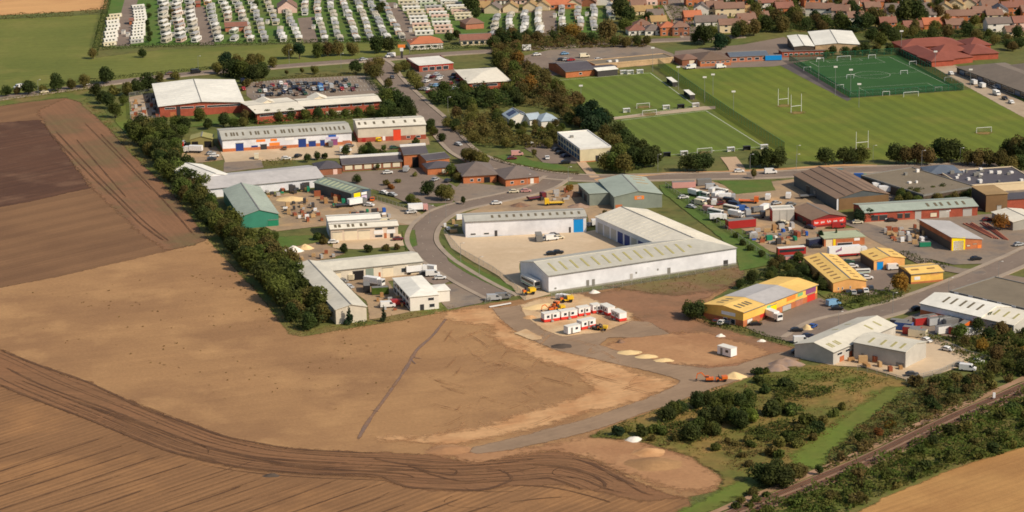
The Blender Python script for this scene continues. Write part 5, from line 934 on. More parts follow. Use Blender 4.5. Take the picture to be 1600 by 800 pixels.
# ------------------------------------------------------------------ HOUSES beyond the school
def house_proto(wm, rm, two, L=9.5, W=8.5, hip=False):
    P = Proto(); H = 5.0 if two else 2.7; rise = 2.6; w = MB(); X, Y = L / 2, W / 2
    if hip: w.box(-X, X, -Y, Y, 0, H)
    else: w.add([(-X, -Y, 0), (X, -Y, 0), (X, Y, 0), (-X, Y, 0), (-X, -Y, H), (X, -Y, H), (X, Y, H), (-X, Y, H), (-X, 0, H + rise), (X, 0, H + rise)], [(0, 1, 5, 4), (2, 3, 7, 6), (1, 2, 6, 9, 5), (3, 0, 4, 8, 7)])
    P.part('wall', w, wm); r = MB(); o = .4; z = H - .1
    if hip: r.add([(-X - o, -Y - o, z), (X + o, -Y - o, z), (X + o, Y + o, z), (-X - o, Y + o, z), (-X + Y, 0, H + rise), (X - Y + .01, 0, H + rise)], [(3, 2, 1, 0), (0, 1, 5, 4), (1, 2, 5), (2, 3, 4, 5), (3, 0, 4)])
    else:
        for s in (-1, 1): r.hexa([(-X - o, s * (Y + o), z - .25), (X + o, s * (Y + o), z - .25), (X + o, 0, H + rise), (-X - o, 0, H + rise)], [(-X - o, s * (Y + o), z - .05), (X + o, s * (Y + o), z - .05), (X + o, 0, H + rise + .22), (-X - o, 0, H + rise + .22)])
    ri = P.part('roof', r, rm); c = MB(); c.box(X * .45, X * .45 + .9, -.4, .4, H + rise * .6, H + rise + 1.0); P.part('chimney', c, 'brick_brown', ri)
    for zz in ([.8, 3.4] if two else [.8]):
        for x in (-X * .55, X * .55): k = MB(); k.box(x - .9, x + .9, -Y - .06, -Y + .02, zz, zz + 1.3); i = P.part('window', k, 'trim_white'); k = MB(); k.box(x - .78, x + .78, -Y - .09, -Y, zz + .12, zz + 1.18); P.part('pane', k, 'glass', i)
        k = MB(); k.box(X - .02, X + .06, -.8, .8, zz, zz + 1.2); P.part('window', k, 'glass')
    k = MB(); k.box(-.45, .5, -Y - .06, -Y + .02, 0, 2.1); P.part('door', k, 'trim_dark')
    return P
HP = {}
def house(x, y, code, label, rz=0.0, sc=1.0):
    """code: wall b/w/c/p, roof o/r/s/n/g, 1 or 2 storeys, h = hipped, l = long"""
    if code not in HP:
        HP[code] = house_proto({'b': 'brick_orange', 'w': 'render_white', 'c': 'render_cream', 'p': 'render_pink', 'd': 'brick_brown'}[code[0]], {'o': 'roof_orange', 'r': 'roof_tile_red', 's': 'roof_slate', 'n': 'roof_tile_brown', 'g': 'roof_tile_grey', 't': 'roof_tan'}[code[1]], code[2] == '2', L=17 if 'l' in code else 9.5, hip='h' in code)
    p = G(x, y); HP[code].put('house', (p.x, p.y, 0), R(rz), label, 'house', 'houses beyond the school', sc)
WALLN = {'b': 'orange-brick', 'w': 'white', 'c': 'cream', 'p': 'pinkish', 'd': 'brown-brick'}; ROOFN = {'o': 'orange-roofed', 'r': 'red-roofed', 's': 'slate-roofed', 'n': 'brown-roofed', 'g': 'grey-roofed', 't': 'tan-roofed'}
HOUSES = [(754, 7, 'cn1', 8), (771, 19, 'cg1', 80), (752, 17, 'pt1', 5), (785, 5, 'wn1', 4), (798, 17, 'ct1', 88), (809, 5, 'pn1', 5), (829, 15, 'ct1', 85), (849, 14, 'ct1', 80), (875, 12, 'bo1l', 6), (897, 11, 'cn1', 85), (920, 8, 'dn1', 85), (943, 6, 'wn1', 85), (965, 4, 'cg1', 4), (862, 2, 'pn1', 4), (838, 0, 'cn1', 4), (905, -2, 'wg1', 5), (930, -3, 'dn1', 5),
          (997, 13, 'wn1', 8), (997, 22, 'ct1l', 8), (1023, 28, 'cg1', 8), (1003, 44, 'pn1h', 8), (994, 53, 'wr1h', 8), (1020, 53, 'wg1h', 8), (1043, 54, 'bo2h', 6), (1062, 54, 'dn2h', 6), (1028, 38, 'ct1', 8), (1012, 7, 'pr2', 8), (1081, 31, 'bo1', 8), (1096, 24, 'wg2', 84), (1116, 22, 'cn2', 6), (1139, 24, 'cn2l', 4), (1160, 22, 'ct1', 4), (1110, 39, 'wg1l', 4), (1145, 49, 'cn2l', 5), (1084, 8, 'br2', 5), (1108, 6, 'cn2', 5), (1128, 6, 'wn2', 5), (1150, 4, 'bn2', 5), (1172, 5, 'br2', 5), (975, 0, 'dn1', 5), (1030, 6, 'dn2', 8),
          (1196, 16, 'wr2', 10), (1212, 12, 'br2', 10), (1224, 24, 'br2', 10), (1165, 36, 'pn1', 10), (1187, 32, 'wn1', 10), (1266, 10, 'bo2', 10), (1282, 24, 'wn2l', -14), (1314, 28, 'cn2', -14), (1330, 17, 'wn2', -14), (1357, 13, 'br2l', 6), (1348, 4, 'br2', 6), (1295, 5, 'wr2', 6), (1237, 3, 'bn2', 6), (1362, 22, 'dn2', 6), (1318, 6, 'dn2', 6), (1190, 4, 'dn2', 6), (1275, -2, 'br2', 6), (1250, -4, 'dn2', 6), (1218, -3, 'br2', 6),
          (1428, 7, 'wn2l', 4), (1456, 9, 'ct1', 4), (1447, 28, 'wg1', 4), (1476, 24, 'ct2', 80), (1500, 35, 'bn2l', 2), (1466, 43, 'bo1l', 6), (1490, 44, 'dn1', 6), (1386, 46, 'br2', 4), (1533, 32, 'bn2', 4), (1552, 34, 'cn2', 4), (1561, 29, 'ws2', 86), (1576, 22, 'br2', 6), (1590, 20, 'dr2', 6), (1563, 48, 'wg2l', 8), (1594, 47, 'pr2', 8), (1582, 54, 'cn1', 8), (1425, 48, 'br1', 4), (1514, 16, 'cn2', 80), (1546, 10, 'pt2', 80), (1531, 13, 'bn2', 4), (1494, 18, 'ct2', 80), (1396, 20, 'wg1', 4), (1473, 5, 'wn2', 4), (1400, 4, 'bn2', 4), (1380, 2, 'br2', 4), (1500, 2, 'wr2', 4), (1524, 0, 'bn2', 4), (1566, 6, 'dn2', 4), (1590, 4, 'wr2', 4), (1608, 30, 'bn2', 6), (1604, 12, 'cn2', 6), (1545, 20, 'wn2', 6), (1438, 18, 'dg1', 6), (1415, 16, 'cn1', 6), (1336, 32, 'wn1', 6), (1300, 36, 'cg1', 6)]
seen = {}
for h in HOUSES: seen.setdefault(h[2][:2], []).append(h)
for cc, L_ in seen.items():
    L_.sort(key=lambda h: h[0])
    for i, h in enumerate(L_):
        pos = 'the only such one' if len(L_) == 1 else 'leftmost such one' if i == 0 else 'rightmost such one' if i == len(L_) - 1 else f'{ordn(i + 1)} such one from the left'
        house(h[0], h[1], h[2], f'{ROOFN[cc[1]]} {WALLN[cc[0]]} house among the houses at the top, {pos}', h[3], rnd.uniform(.92, 1.08))

# ------------------------------------------------------------------ STATIC CARAVANS
def caravan_proto(L, W, roofm_, bodym):
    P = Proto(); X, Y = L / 2, W / 2; b = MB(); b.box(-X, X, -Y, Y, .45, 2.6); P.part('body', b, bodym)
    s = MB(); s.box(-X + .1, X - .1, -Y + .1, Y - .1, 0, .45); P.part('skirt', s, 'trim_grey')
    r = MB()
    for q in (-1, 1): r.hexa([(-X - .12, q * (Y + .12), 2.56), (X + .12, q * (Y + .12), 2.56), (X + .12, 0, 3.0), (-X - .12, 0, 3.0)], [(-X - .12, q * (Y + .12), 2.66), (X + .12, q * (Y + .12), 2.66), (X + .12, 0, 3.12), (-X - .12, 0, 3.12)])
    P.part('roof', r, roofm_)
    for x in (-.62, -.1, .42):
        k = MB(); k.box(X * x - .7, X * x + .7, -Y - .04, -Y + .02, 1.2, 2.2); P.part('window', k, 'glass')
    k = MB(); k.box(-X - .05, -X + .02, -Y * .7, Y * .7, 1.1, 2.2); P.part('end_window', k, 'glass')
    k = MB(); k.box(X * .75 - .4, X * .75 + .4, -Y - .05, -Y + .02, .5, 2.4); P.part('door', k, 'trim_white')
    return P
for nm, c in (('van_white', (226, 220, 206)), ('van_cream', (214, 200, 166)), ('van_beige', (196, 184, 160)), ('van_green', (176, 182, 150)), ('van_pink', (214, 180, 158)), ('van_grey', (172, 168, 160)), ('van_tan', (210, 166, 110))): simple(nm, S(*c))
VM = ['van_white', 'van_cream', 'van_beige', 'van_green', 'van_pink', 'van_grey', 'van_tan']; VN = ['white', 'cream', 'beige', 'pale green', 'pinkish', 'grey', 'tan']
CP = [caravan_proto(9.5, 3.7, 'van_grey', 'van_cream'), caravan_proto(10.6, 3.8, 'van_white', 'van_white')]
VROWS = [  # (photo line top -> bottom, number, turned end-on or broadside, palette)
    ([(179, 27), (175, 36), (176, 46), (173, 54), (170, 72)], 7, 30, [0, 0, 0, 1]), ([(215, 13), (217, 22), (217, 40), (213, 67)], 11, 30, [0, 0, 0, 5]), ([(256, 0), (255, 20), (257, 45), (260, 66)], 9, 75, [0, 2, 5, 3]), ([(278, 0), (276, 20), (279, 40), (283, 65)], 9, 75, [0, 2, 5, 4]), ([(298, -2), (298, 20), (302, 40), (307, 65)], 9, 78, [0, 2, 5, 6, 1]), ([(325, 1), (330, 20), (336, 40), (343, 64)], 9, 84, [0, 2, 5, 3, 6]), ([(344, -2), (351, 14), (358, 33)], 5, 84, [0, 2, 4]), ([(364, 52), (367, 63)], 2, 84, [0, 3]), ([(367, 0), (376, 18), (383, 40), (391, 64)], 9, 88, [0, 2, 5, 4]), ([(391, 0), (398, 18), (406, 40), (416, 64)], 9, 92, [0, 2, 5, 1]), ([(414, -2), (421, 12), (431, 38)], 6, 92, [0, 1, 2]), ([(437, 50), (443, 64)], 3, 92, [0, 1]), ([(448, 19), (454, 35), (466, 64)], 7, 94, [0, 1, 2, 5]), ([(478, 3), (477, 23)], 3, 90, [0, 3, 4]), ([(496, 0), (496, 20)], 4, 92, [0, 4, 1]), ([(499, 30), (503, 44), (508, 64)], 5, 95, [0, 2, 5]), ([(515, 0), (520, 25), (530, 63)], 9, 96, [0, 2, 3, 5]), ([(535, 0), (545, 28), (558, 63)], 9, 98, [0, 2, 4, 5]), ([(557, 0), (567, 28), (579, 62)], 9, 98, [0, 2, 1, 5]), ([(575, -2), (588, 28), (604, 61)], 9, 100, [0, 2, 3, 5]), ([(597, 1), (608, 24), (626, 60)], 8, 100, [0, 2, 4, 5]),
    ([(636, 7), (648, 22), (655, 36), (664, 55)], 8, 4, [0, 1, 4, 2]), ([(655, 2), (676, 15), (686, 30), (694, 52)], 9, 4, [0, 3, 4, 5]), ([(692, 0), (710, 12), (726, 31)], 7, 4, [0, 1, 4, 2]), ([(777, 30), (773, 46), (769, 58)], 4, 84, [1, 0, 5]), ([(797, 27), (795, 40), (797, 52)], 5, 84, [0, 2, 3]), ([(820, 24), (820, 40), (819, 55)], 6, 86, [0, 2, 3, 5]), ([(842, 19), (842, 40), (845, 57)], 8, 86, [0, 1, 3]), ([(877, 16), (877, 24)], 2, 88, [0, 3]), ([(879, 35), (878, 50)], 3, 88, [0, 1]), ([(903, 18), (905, 34), (908, 46)], 5, 88, [0, 4, 1]), ([(927, 15), (928, 30), (928, 46)], 6, 90, [0, 1, 2]), ([(952, 12), (955, 30)], 4, 90, [0, 3, 2])]
for ri, (ln, n, ang, pal) in enumerate(VROWS):
    L_ = smooth_line(ln, 1.0); r = random.Random(ri); n = round(n * 1.22)
    for i in range(n):
        p = L_[int((len(L_) - 1) * (i / max(1, n - 1)))]; c = r.choice(pal); b = CP[1] if ang < 60 else CP[0]
        pos = 'nearest the camera' if i == n - 1 else 'farthest back' if i == 0 else ordn(n - i) + ' from the front'
        b.put('static_caravan', (p.x + r.uniform(-.6, .6), p.y + r.uniform(-.5, .5), 0), R(ang + r.uniform(-4, 4)), f'{VN[c]} static caravan {pos} in the {ordn(ri + 1)} caravan row from the left', 'caravan', 'static caravans in the holiday park', (.9 if ang > 60 else (.72 if ri < 2 else .95)), {'van_cream': VM[c], 'van_white': VM[c], 'van_grey': VM[r.choice([5, 2, 0])]})
k_ = [(193, 53), (200, 57), (268, 9), (287, 22), (269, 38), (271, 57), (293, 50), (418, 37), (490, 45), (642, 50), (867, 27), (917, 25), (540, 25), (618, 12)]
for i, (x, y) in enumerate(k_):
    p = G(x, y); P = MB(); o = empty('garden_shed', (p.x, p.y, 0), f'little white shed between caravan rows, {ordn(i + 1)} in order across the park', 'shed', 'sheds between the caravans', R(80)); P.box(-1.1, 1.1, -.9, .9, 0, 2.0); P.build('wall', 'render_white', o); P = MB(); P.box(-1.25, 1.25, -1.05, 1.05, 2.02, 2.2); P.build('roof', 'van_grey', o)

# ------------------------------------------------------------------ VEHICLES
def car_proto(kind):
    P = Proto(); b = MB()
    if kind == 'car': L, W, prof, gl, wx = 4.3, 1.76, [(-2.15, .35), (2.15, .35), (2.15, .78), (1.2, .92), (.45, 1.42), (-1.1, 1.46), (-1.95, .98), (-2.15, .9)], [(.38, 1.36), (1.08, .94), (-1.75, .98), (-1.05, 1.4)], (-1.3, 1.35)
    elif kind == 'van': L, W, prof, gl, wx = 5.4, 2.0, [(-2.7, .4), (2.7, .4), (2.7, 1.1), (1.9, 1.3), (1.3, 2.2), (-2.65, 2.3)], [(1.25, 2.1), (1.85, 1.32), (.6, 1.35), (.6, 2.1)], (-1.7, 1.75)
    Y = W / 2; n = len(prof); b.add([(x, -Y, z) for x, z in prof] + [(x, Y, z) for x, z in prof], [tuple(range(n)), tuple(range(2 * n - 1, n - 1, -1))] + [(i, n + i, n + (i + 1) % n, (i + 1) % n) for i in range(n)]); P.part('body', b, 'paint white')
    for s in (-1, 1): g_ = MB(); g_.add([(x, s * (Y + .015), z) for x, z in gl], [(0, 1, 2, 3)]); P.part('side_window', g_, 'glass')
    w = MB(); a, c = (gl[0], gl[1]); dx = .04
    w.add([(a[0] + dx + .03, -Y * .85, a[1] + .02), (a[0] + dx + .03, Y * .85, a[1] + .02), (c[0] + dx + .06, Y * .9, c[1] + .03), (c[0] + dx + .06, -Y * .9, c[1] + .03)], [(0, 1, 2, 3)])
    P.part('windscreen', w, 'glass')
    if kind == 'car': w = MB(); w.add([(-1.16, -Y * .85, 1.44), (-1.16, Y * .85, 1.44), (-1.93, Y * .88, 1.03), (-1.93, -Y * .88, 1.03)], [(3, 2, 1, 0)]); P.part('rear_window', w, 'glass')
    for x in wx:
        for s in (-1, 1): t = MB(); t.tube((x, s * (Y - .12), .32), (x, s * (Y + .03), .32), .32, .32, 8); P.part('wheel', t, 'rubber')
    for s in (-1, 1): t = MB(); t.box(L / 2 - .06, L / 2 + .02, s * Y * .7 - .16, s * Y * .7 + .16, .62, .78); P.part('headlight', t, 'trim_white')
    return P
VP = {'car': car_proto('car'), 'van': car_proto('van')}
def box_proto(parts):
    P = Proto()
    for nm, m, a in parts:
        k = MB()
        if nm == 'wheel': k.tube((a[0], a[1] - .14, a[2]), (a[0], a[1] + .14, a[2]), a[2], a[2], 8)
        else: k.box(*a)
        P.part(nm, k, m)
    return P
WH = lambda xs, y: [('wheel', 'rubber', (x, s * y, .48)) for x in xs for s in (-1, 1)]
VP['lorry'] = box_proto([('cab', 'paint white', (5.2, 7.4, -1.2, 1.2, .6, 3.2)), ('windscreen', 'glass', (7.36, 7.44, -1.1, 1.1, 1.8, 2.8)), ('trailer', 'sign_white', (-7.6, 4.9, -1.25, 1.25, 1.2, 4.0)), ('side_skirt', 'paint red', (-4, 4.4, -1.22, 1.22, .55, 1.18)), ('chassis', 'trim_dark', (-7.4, 7.0, -.5, .5, .55, 1.15))] + WH((-6.6, -5.4, -4.3, 3.6, 6.2), 1.1))
VP['truck'] = box_proto([('cab', 'paint white', (2.2, 4.0, -1.15, 1.15, .6, 2.8)), ('windscreen', 'glass', (3.96, 4.05, -1.0, 1.0, 1.6, 2.5)), ('load_body', 'sign_white', (-4.0, 2.0, -1.2, 1.2, 1.0, 3.2)), ('chassis', 'trim_dark', (-3.9, 3.8, -.5, .5, .5, 1.0))] + WH((-2.8, 2.9), 1.05))
VP['flatbed'] = box_proto([('cab', 'paint white', (2.2, 4.0, -1.15, 1.15, .6, 2.8)), ('windscreen', 'glass', (3.96, 4.05, -1.0, 1.0, 1.6, 2.5)), ('bed', 'paint white', (-4.0, 2.0, -1.2, 1.2, .95, 1.25)), ('tailboard', 'paint white', (-4.0, -3.9, -1.2, 1.2, 1.25, 1.8)), ('chassis', 'trim_dark', (-3.9, 3.8, -.5, .5, .5, .95))] + WH((-2.8, 2.9), 1.05))
VP['coach'] = box_proto([('body', 'paint white', (-5.5, 5.5, -1.25, 1.25, .5, 3.2)), ('roof', 'van_white', (-5.3, 5.3, -1.15, 1.15, 3.2, 3.35)), ('side_window', 'glass', (-5.0, 4.8, -1.28, 1.28, 1.7, 2.7)), ('windscreen', 'glass', (5.46, 5.54, -1.1, 1.1, 1.4, 2.9)), ('stripe', 'sign_green', (-5.5, 5.5, -1.29, 1.29, .9, 1.2))] + WH((-3.4, 3.6), 1.1))
VP['container'] = box_proto([('shell', 'paint red', (-3.05, 3.05, -1.22, 1.22, .12, 2.6)), ('door', 'paint red', (3.04, 3.12, -1.15, 1.15, .25, 2.5)), ('lock_bar', 'steel_galv', (3.12, 3.17, -.1, .1, .3, 2.45)), ('base_rail', 'trim_dark', (-3.0, 3.0, -1.24, 1.24, 0, .13)), ('roof', 'trim_grey', (-2.95, 2.95, -1.14, 1.14, 2.6, 2.66))])
VP['cabin'] = box_proto([('shell', 'sign_white', (-3.6, 3.6, -1.45, 1.45, 1.05, 2.95)), ('base', 'sign_red', (-3.62, 3.62, -1.47, 1.47, .1, 1.05)), ('roof', 'van_white', (-3.7, 3.7, -1.55, 1.55, 2.96, 3.1)), ('window', 'glass', (-2.4, -1.2, -1.5, -1.4, 1.5, 2.4)), ('window', 'glass', (.9, 2.1, -1.5, -1.4, 1.5, 2.4)), ('door', 'trim_grey', (-.5, .4, -1.51, -1.4, .8, 2.7)), ('step', 'steel_galv', (-.6, .5, -2.1, -1.5, .1, .6))])
VP['white_cabin'] = box_proto([('shell', 'sign_white', (-3.0, 3.0, -1.25, 1.25, .25, 2.7)), ('roof', 'van_white', (-3.08, 3.08, -1.33, 1.33, 2.71, 2.82)), ('door', 'trim_grey', (-1.6, -.7, -1.32, -1.2, .3, 2.3)), ('window', 'glass', (.6, 1.8, -1.3, -1.2, 1.3, 2.1)), ('foot', 'trim_dark', (-2.6, 2.6, -1.1, 1.1, 0, .25))])
def excavator():
    P = Proto(); k = MB(); k.box(-1.3, 1.5, -1.2, 1.2, .95, 1.9); k.box(-2.0, -1.2, -1.2, 1.2, 1.0, 2.0); P.part('body', k, 'paint yellow'); k = MB(); k.box(.1, 1.5, .1, 1.15, 1.9, 3.0); P.part('cab', k, 'paint yellow'); k = MB(); k.box(.2, 1.55, .05, 1.2, 2.2, 2.8); P.part('cab_window', k, 'glass')
    for s in (-1, 1): k = MB(); k.box(-1.7, 1.7, s * 1.0 - .3, s * 1.0 + .3, 0, .85); P.part('track', k, 'rubber')
    k = MB(); k.bar((1.3, -.3, 1.6), (3.6, -.3, 4.2), .4, .5); k.bar((3.6, -.3, 4.2), (5.4, -.3, 3.6), .38, .45); P.part('boom', k, 'paint yellow'); k = MB(); k.bar((5.4, -.3, 3.7), (5.9, -.3, 1.2), .3, .35); i = P.part('dipper', k, 'paint yellow'); k = MB(); k.hexa([(5.3, -.8, .3), (6.4, -.8, .5), (6.4, .2, .5), (5.3, .2, .3)], [(5.5, -.8, 1.3), (6.1, -.8, 1.3), (6.1, .2, 1.3), (5.5, .2, 1.3)]); P.part('bucket', k, 'trim_dark'); return P
VP['excavator'] = excavator()
VP['dumper'] = box_proto([('chassis', 'paint yellow', (-2.2, 2.2, -.9, .9, .7, 1.2)), ('skip', 'paint yellow', (.2, 2.5, -1.2, 1.2, 1.2, 2.3)), ('seat_block', 'trim_dark', (-1.0, -.3, -.5, .5, 1.2, 2.0)), ('roll_bar', 'trim_dark', (-1.2, -1.1, -.8, .8, 1.2, 2.9)), ('engine_cover', 'paint orange', (-2.2, -1.2, -.8, .8, 1.2, 1.9))] + [('wheel', 'rubber', (x, s * 1.0, .65)) for x in (-1.4, 1.4) for s in (-1, 1)])
def put(kind, x, y, ang, color, label, group=None, name=None, sc=1.0, extra=None):
    """ang: photo direction ((x0,y0),(x1,y1)) or degrees on the ground."""
    p = G(x, y); rz = heading(*ang) if isinstance(ang, tuple) else R(ang)
    nm = name or {'car': 'parked_car', 'van': 'parked_van', 'lorry': 'articulated_lorry', 'truck': 'box_truck', 'flatbed': 'flatbed_truck', 'coach': 'coach', 'container': 'shipping_container', 'cabin': 'site_cabin', 'white_cabin': 'site_cabin', 'excavator': 'excavator', 'dumper': 'site_dumper'}[kind]
    cat = {'parked_car': 'car', 'parked_van': 'van', 'articulated_lorry': 'lorry', 'box_truck': 'truck', 'flatbed_truck': 'truck', 'shipping_container': 'container', 'site_cabin': 'cabin', 'site_dumper': 'dumper'}.get(nm, nm.replace('_', ' '))
    pm = {}
    if color:
        pm = {'paint white': 'paint ' + color, 'paint red': 'paint ' + color, 'paint yellow': 'paint ' + color}
        if kind == 'lorry': pm = {}
    if extra: pm.update(extra)
    return VP[kind].put(nm, (p.x, p.y, LAYER[0]), rz, label, cat, group, sc, pm)
def fleet(place, group, items, ang, kind='car', sc={}):
    """items: (x, y, colour[, kind[, angle]]), labelled by colour and order from the left."""
    by = {}
    for it in items: by.setdefault((it[2], it[3] if len(it) > 3 else kind), []).append(it)
    for (c, kd), L_ in by.items():
        L_.sort(key=lambda t: t[0]); noun = {'car': 'car', 'van': 'van', 'truck': 'box truck', 'flatbed': 'flatbed truck', 'coach': 'coach', 'container': 'container'}[kd]
        for i, it in enumerate(L_):
            pos = '' if len(L_) == 1 else 'leftmost of these, ' if i == 0 else 'rightmost of these, ' if i == len(L_) - 1 else f'{ordn(i + 1)} of these from the left, '
            put(kd, it[0], it[1], it[4] if len(it) > 4 else (ang + rnd.choice((0, 180)) + rnd.uniform(-4, 4)), c, f'{c} {noun}, {pos}{place}', group, sc=sc.get(kd, 1.0))
# supermarket car park
BA = math.degrees(heading((400, 160), (592, 146)))
for y0, y1, n in ((131, 122, 34), (138, 128, 34), (146, 136, 34), (153, 142, 34)): bays(((392 + (y0 - 131) * .3, y0), (570 + (y1 - 122) * .8, y1)), n, ((480, 140), (477, 132)))
z8 = lambda x, y: (370 + .15 * x, 100 + .15 * y + 1.5)
fleet('in the supermarket car park', 'cars in the supermarket car park', [(*z8(x, y), c, *r) for x, y, c, *r in ((280, 240, 'black'), (370, 225, 'red'), (460, 205, 'white'), (510, 225, 'pink'), (540, 198, 'dark grey'), (320, 270, 'dark grey'), (295, 285, 'white'), (400, 267, 'brown'), (500, 266, 'white'), (500, 245, 'silver'), (555, 272, 'black'), (625, 250, 'black'), (655, 266, 'maroon'), (745, 246, 'dark grey'), (868, 240, 'blue', 'van'), (872, 270, 'light blue', 'van'), (980, 242, 'silver', 'van'), (1080, 230, 'dark grey'), (1095, 266, 'red'), (1170, 225, 'green'), (1210, 270, 'maroon'), (1010, 283, 'black'), (445, 320, 'black'), (320, 322, 'dark grey'), (362, 322, 'black'), (620, 320, 'brown'), (710, 312, 'green'), (240, 288, 'green'), (215, 228, 'brown'), (1130, 172, 'dark grey'), (590, 212, 'grey'), (630, 208, 'brown'), (670, 206, 'grey'), (712, 205, 'dark grey'), (60, 190, 'navy', 'van'), (70, 265, 'red'), (250, 210, 'brown'), (270, 345, 'silver'), (760, 210, 'grey'), (800, 208, 'navy'), (840, 205, 'brown'), (690, 248, 'grey'), (590, 250, 'navy'), (440, 245, 'dark grey'), (350, 248, 'grey'), (930, 200, 'silver'), (900, 265, 'maroon'), (800, 265, 'silver'), (690, 285, 'black'), (560, 300, 'grey'), (490, 300, 'navy'), (940, 262, 'dark grey'), (1040, 200, 'black'), (1130, 240, 'silver'), (1250, 235, 'grey'))], BA + 90)
z3 = lambda x, y: (640 + x / 8, 80 + y / 8 + 1.5)
fleet('parked by the cream hip-roofed hall', 'cars in the north car park', [(*z3(x, y), c) for x, y, c in ((240, 325, 'white'), (290, 325, 'maroon'), (335, 295, 'silver'), (385, 325, 'silver'), (215, 380, 'white'), (280, 430, 'silver'), (330, 435, 'light blue'), (225, 480, 'white'), (160, 475, 'grey'), (250, 515, 'red'), (510, 410, 'red'), (575, 470, 'white'), (560, 300, 'black'), (550, 345, 'navy'), (620, 360, 'red'), (370, 350, 'white'))], 60)
z1 = lambda x, y: (740 + .1375 * x, .1375 * y + 1)
fleet('in the school car park behind the clubhouse', 'cars in the school car park', [(*z1(x, y), c, *r) for x, y, c, *r in ((1000, 685, 'black'), (1050, 685, 'silver'), (1105, 690, 'red'), (1035, 618, 'light blue'), (1420, 685, 'white'), (1360, 730, 'silver'), (600, 715, 'navy'), (560, 752, 'white'), (605, 570, 'white'), (720, 628, 'white'), (1260, 650, 'cream', 'van'))] + [(1126, 107, 'white', 'van'), (1079, 108, 'white', 'van')], 20)
fleet('along the path beside the brown school range', 'vehicles by the school range', [(1521, 132, 'white', 'van'), (1534, 137, 'white', 'van'), (1555, 138, 'white'), (1557, 149, 'white', 'van'), (1570, 156, 'black'), (1580, 162, 'white'), (1486, 117, 'white')], math.degrees(heading((1500, 115), (1600, 165))))
fleet('on the main road across the top', 'cars on the main road', [(134, 134.5, 'white'), (69, 146, 'cream'), (30, 139, 'white', 'van'), (306, 115, 'black', 'van'), (265, 117, 'brown'), (568, 95, 'silver'), (610, 90, 'white', 'van')], math.degrees(heading((0, 153), (300, 115))))
fleet('on the estate road', 'cars on the estate road', [(613, 123, 'dark grey', 'car', heading((612, 125), (648, 160)) * 57.3), (716, 228, 'silver', 'car', -50), (1155, 270, 'white', 'car', 8), (1204, 272, 'white', 'van', 8)], 0)
fleet('by the olive open-fronted shed', 'vehicles by the olive shed', [(276, 234, 'red', 'truck', 60), (288, 238, 'white', 'van', 70), (303, 239, 'white', 'truck', 170), (330, 242, 'silver', 'car', 30), (335, 246, 'white', 'car', 10), (272, 243, 'white', 'car', 40), (284, 228, 'silver', 'van', 60), (331, 251, 'dark grey', 'car', 10)], 60)
fleet('on the forecourt of the trade units', 'vehicles on the trade forecourt', [(401, 248, 'cream', 'van', 95), (447, 250, 'white', 'car', 8), (466, 246, 'black', 'car', 60), (540, 238, 'white', 'van', 10), (546, 230, 'grey', 'car', 10), (445, 234, 'brown', 'car', 95), (517, 229, 'grey', 'van', 95), (616, 233, 'green', 'car', 20), (632, 236, 'dark grey', 'car', 10), (568, 221, 'red', 'car', 95), (593, 221, 'yellow', 'car', 95), (425, 231, 'dark grey', 'car', 95)], 90)
fleet('in the office car park below the brick offices', 'cars in the office car park', [(606, 272, 'white', 'car', 10), (635, 268, 'silver', 'van', 80), (600, 304, 'white', 'car', -40), (613, 307, 'silver', 'car', -40), (700, 285, 'dark grey', 'car', 60), (680, 283, 'silver', 'car', 60)], 60)
fleet('in front of the bend-side brick building', 'cars by the brick surgery', [(803, 302, 'cream', 'car', 6), (822, 301, 'pink', 'car', 6), (776, 320, 'white', 'car', 10), (800, 250, 'maroon', 'car', 10), (808, 244, 'pink', 'van', 8), (826, 226, 'white', 'car', 8)], 10)
fleet('beside the cream office', 'cars beside the cream office', [(870, 236, 'dark grey', 'car', 30), (876, 241, 'black', 'car', 30), (884, 246, 'navy', 'car', 30), (855, 249, 'white', 'car', 95), (884, 256, 'black', 'car', 10)], 30)
put('coach', 829, 448, ((822, 442), (841, 452)), 'white', 'white and green coach parked against the L-shaped warehouse end wall')
put('dumper', 826, 461, 20, 'yellow', 'small yellow site dumper beside the white and green coach')
put('flatbed', 866, 321, 185, 'yellow', 'yellow flatbed truck in the plant yard behind the blue-doored white unit')
put('flatbed', 838, 313, 30, 'maroon', 'dull red flatbed truck near the road in the plant yard')
fleet('in the concrete yard', 'vehicles and skips in the concrete yard', [(842, 376, 'grey', 'container', 95), (851, 376, 'silver', 'car', 60), (862, 376, 'white', 'van', 20), (873, 374, 'cream', 'car', 20), (866, 370, 'dark grey', 'car', 10), (928, 352, 'white', 'van', 95), (921, 354, 'dark grey', 'car', 60), (960, 350, 'white', 'car', 5), (862, 399, 'black', 'car', 8), (872, 397, 'black', 'car', 8)], 10)
fleet('in the yard of the white L-plan sheds', 'vehicles by the white sheds', [(650, 428, 'white', 'truck', 20), (676, 432, 'white', 'van', 8), (688, 437, 'white', 'car', 8), (671, 424, 'white', 'van', 150), (604, 432, 'navy', 'car', 20), (528, 434, 'dark grey', 'car', -45), (536, 442, 'grey', 'car', -45), (545, 451, 'silver', 'car', -45), (551, 437, 'cream', 'van', 80), (585, 447, 'white', 'truck', -30), (573, 455, 'black', 'container', 95), (606, 481, 'white', 'van', 10), (622, 478, 'red', 'van', 10), (648, 484, 'grey', 'car', 10), (664, 430, 'dark grey', 'car', 10)], 10)
put('container', 594, 460, 8, 'green', 'green container between the two white sheds and the hip-roofed office', extra={'paint red': 'leaf_bright'})
fleet('at the gate at the end of the loop road', 'vehicles by the end gate', [(772, 470, 'silver', 'van', 8), (786, 468, 'grey', 'van', 8)], 8)
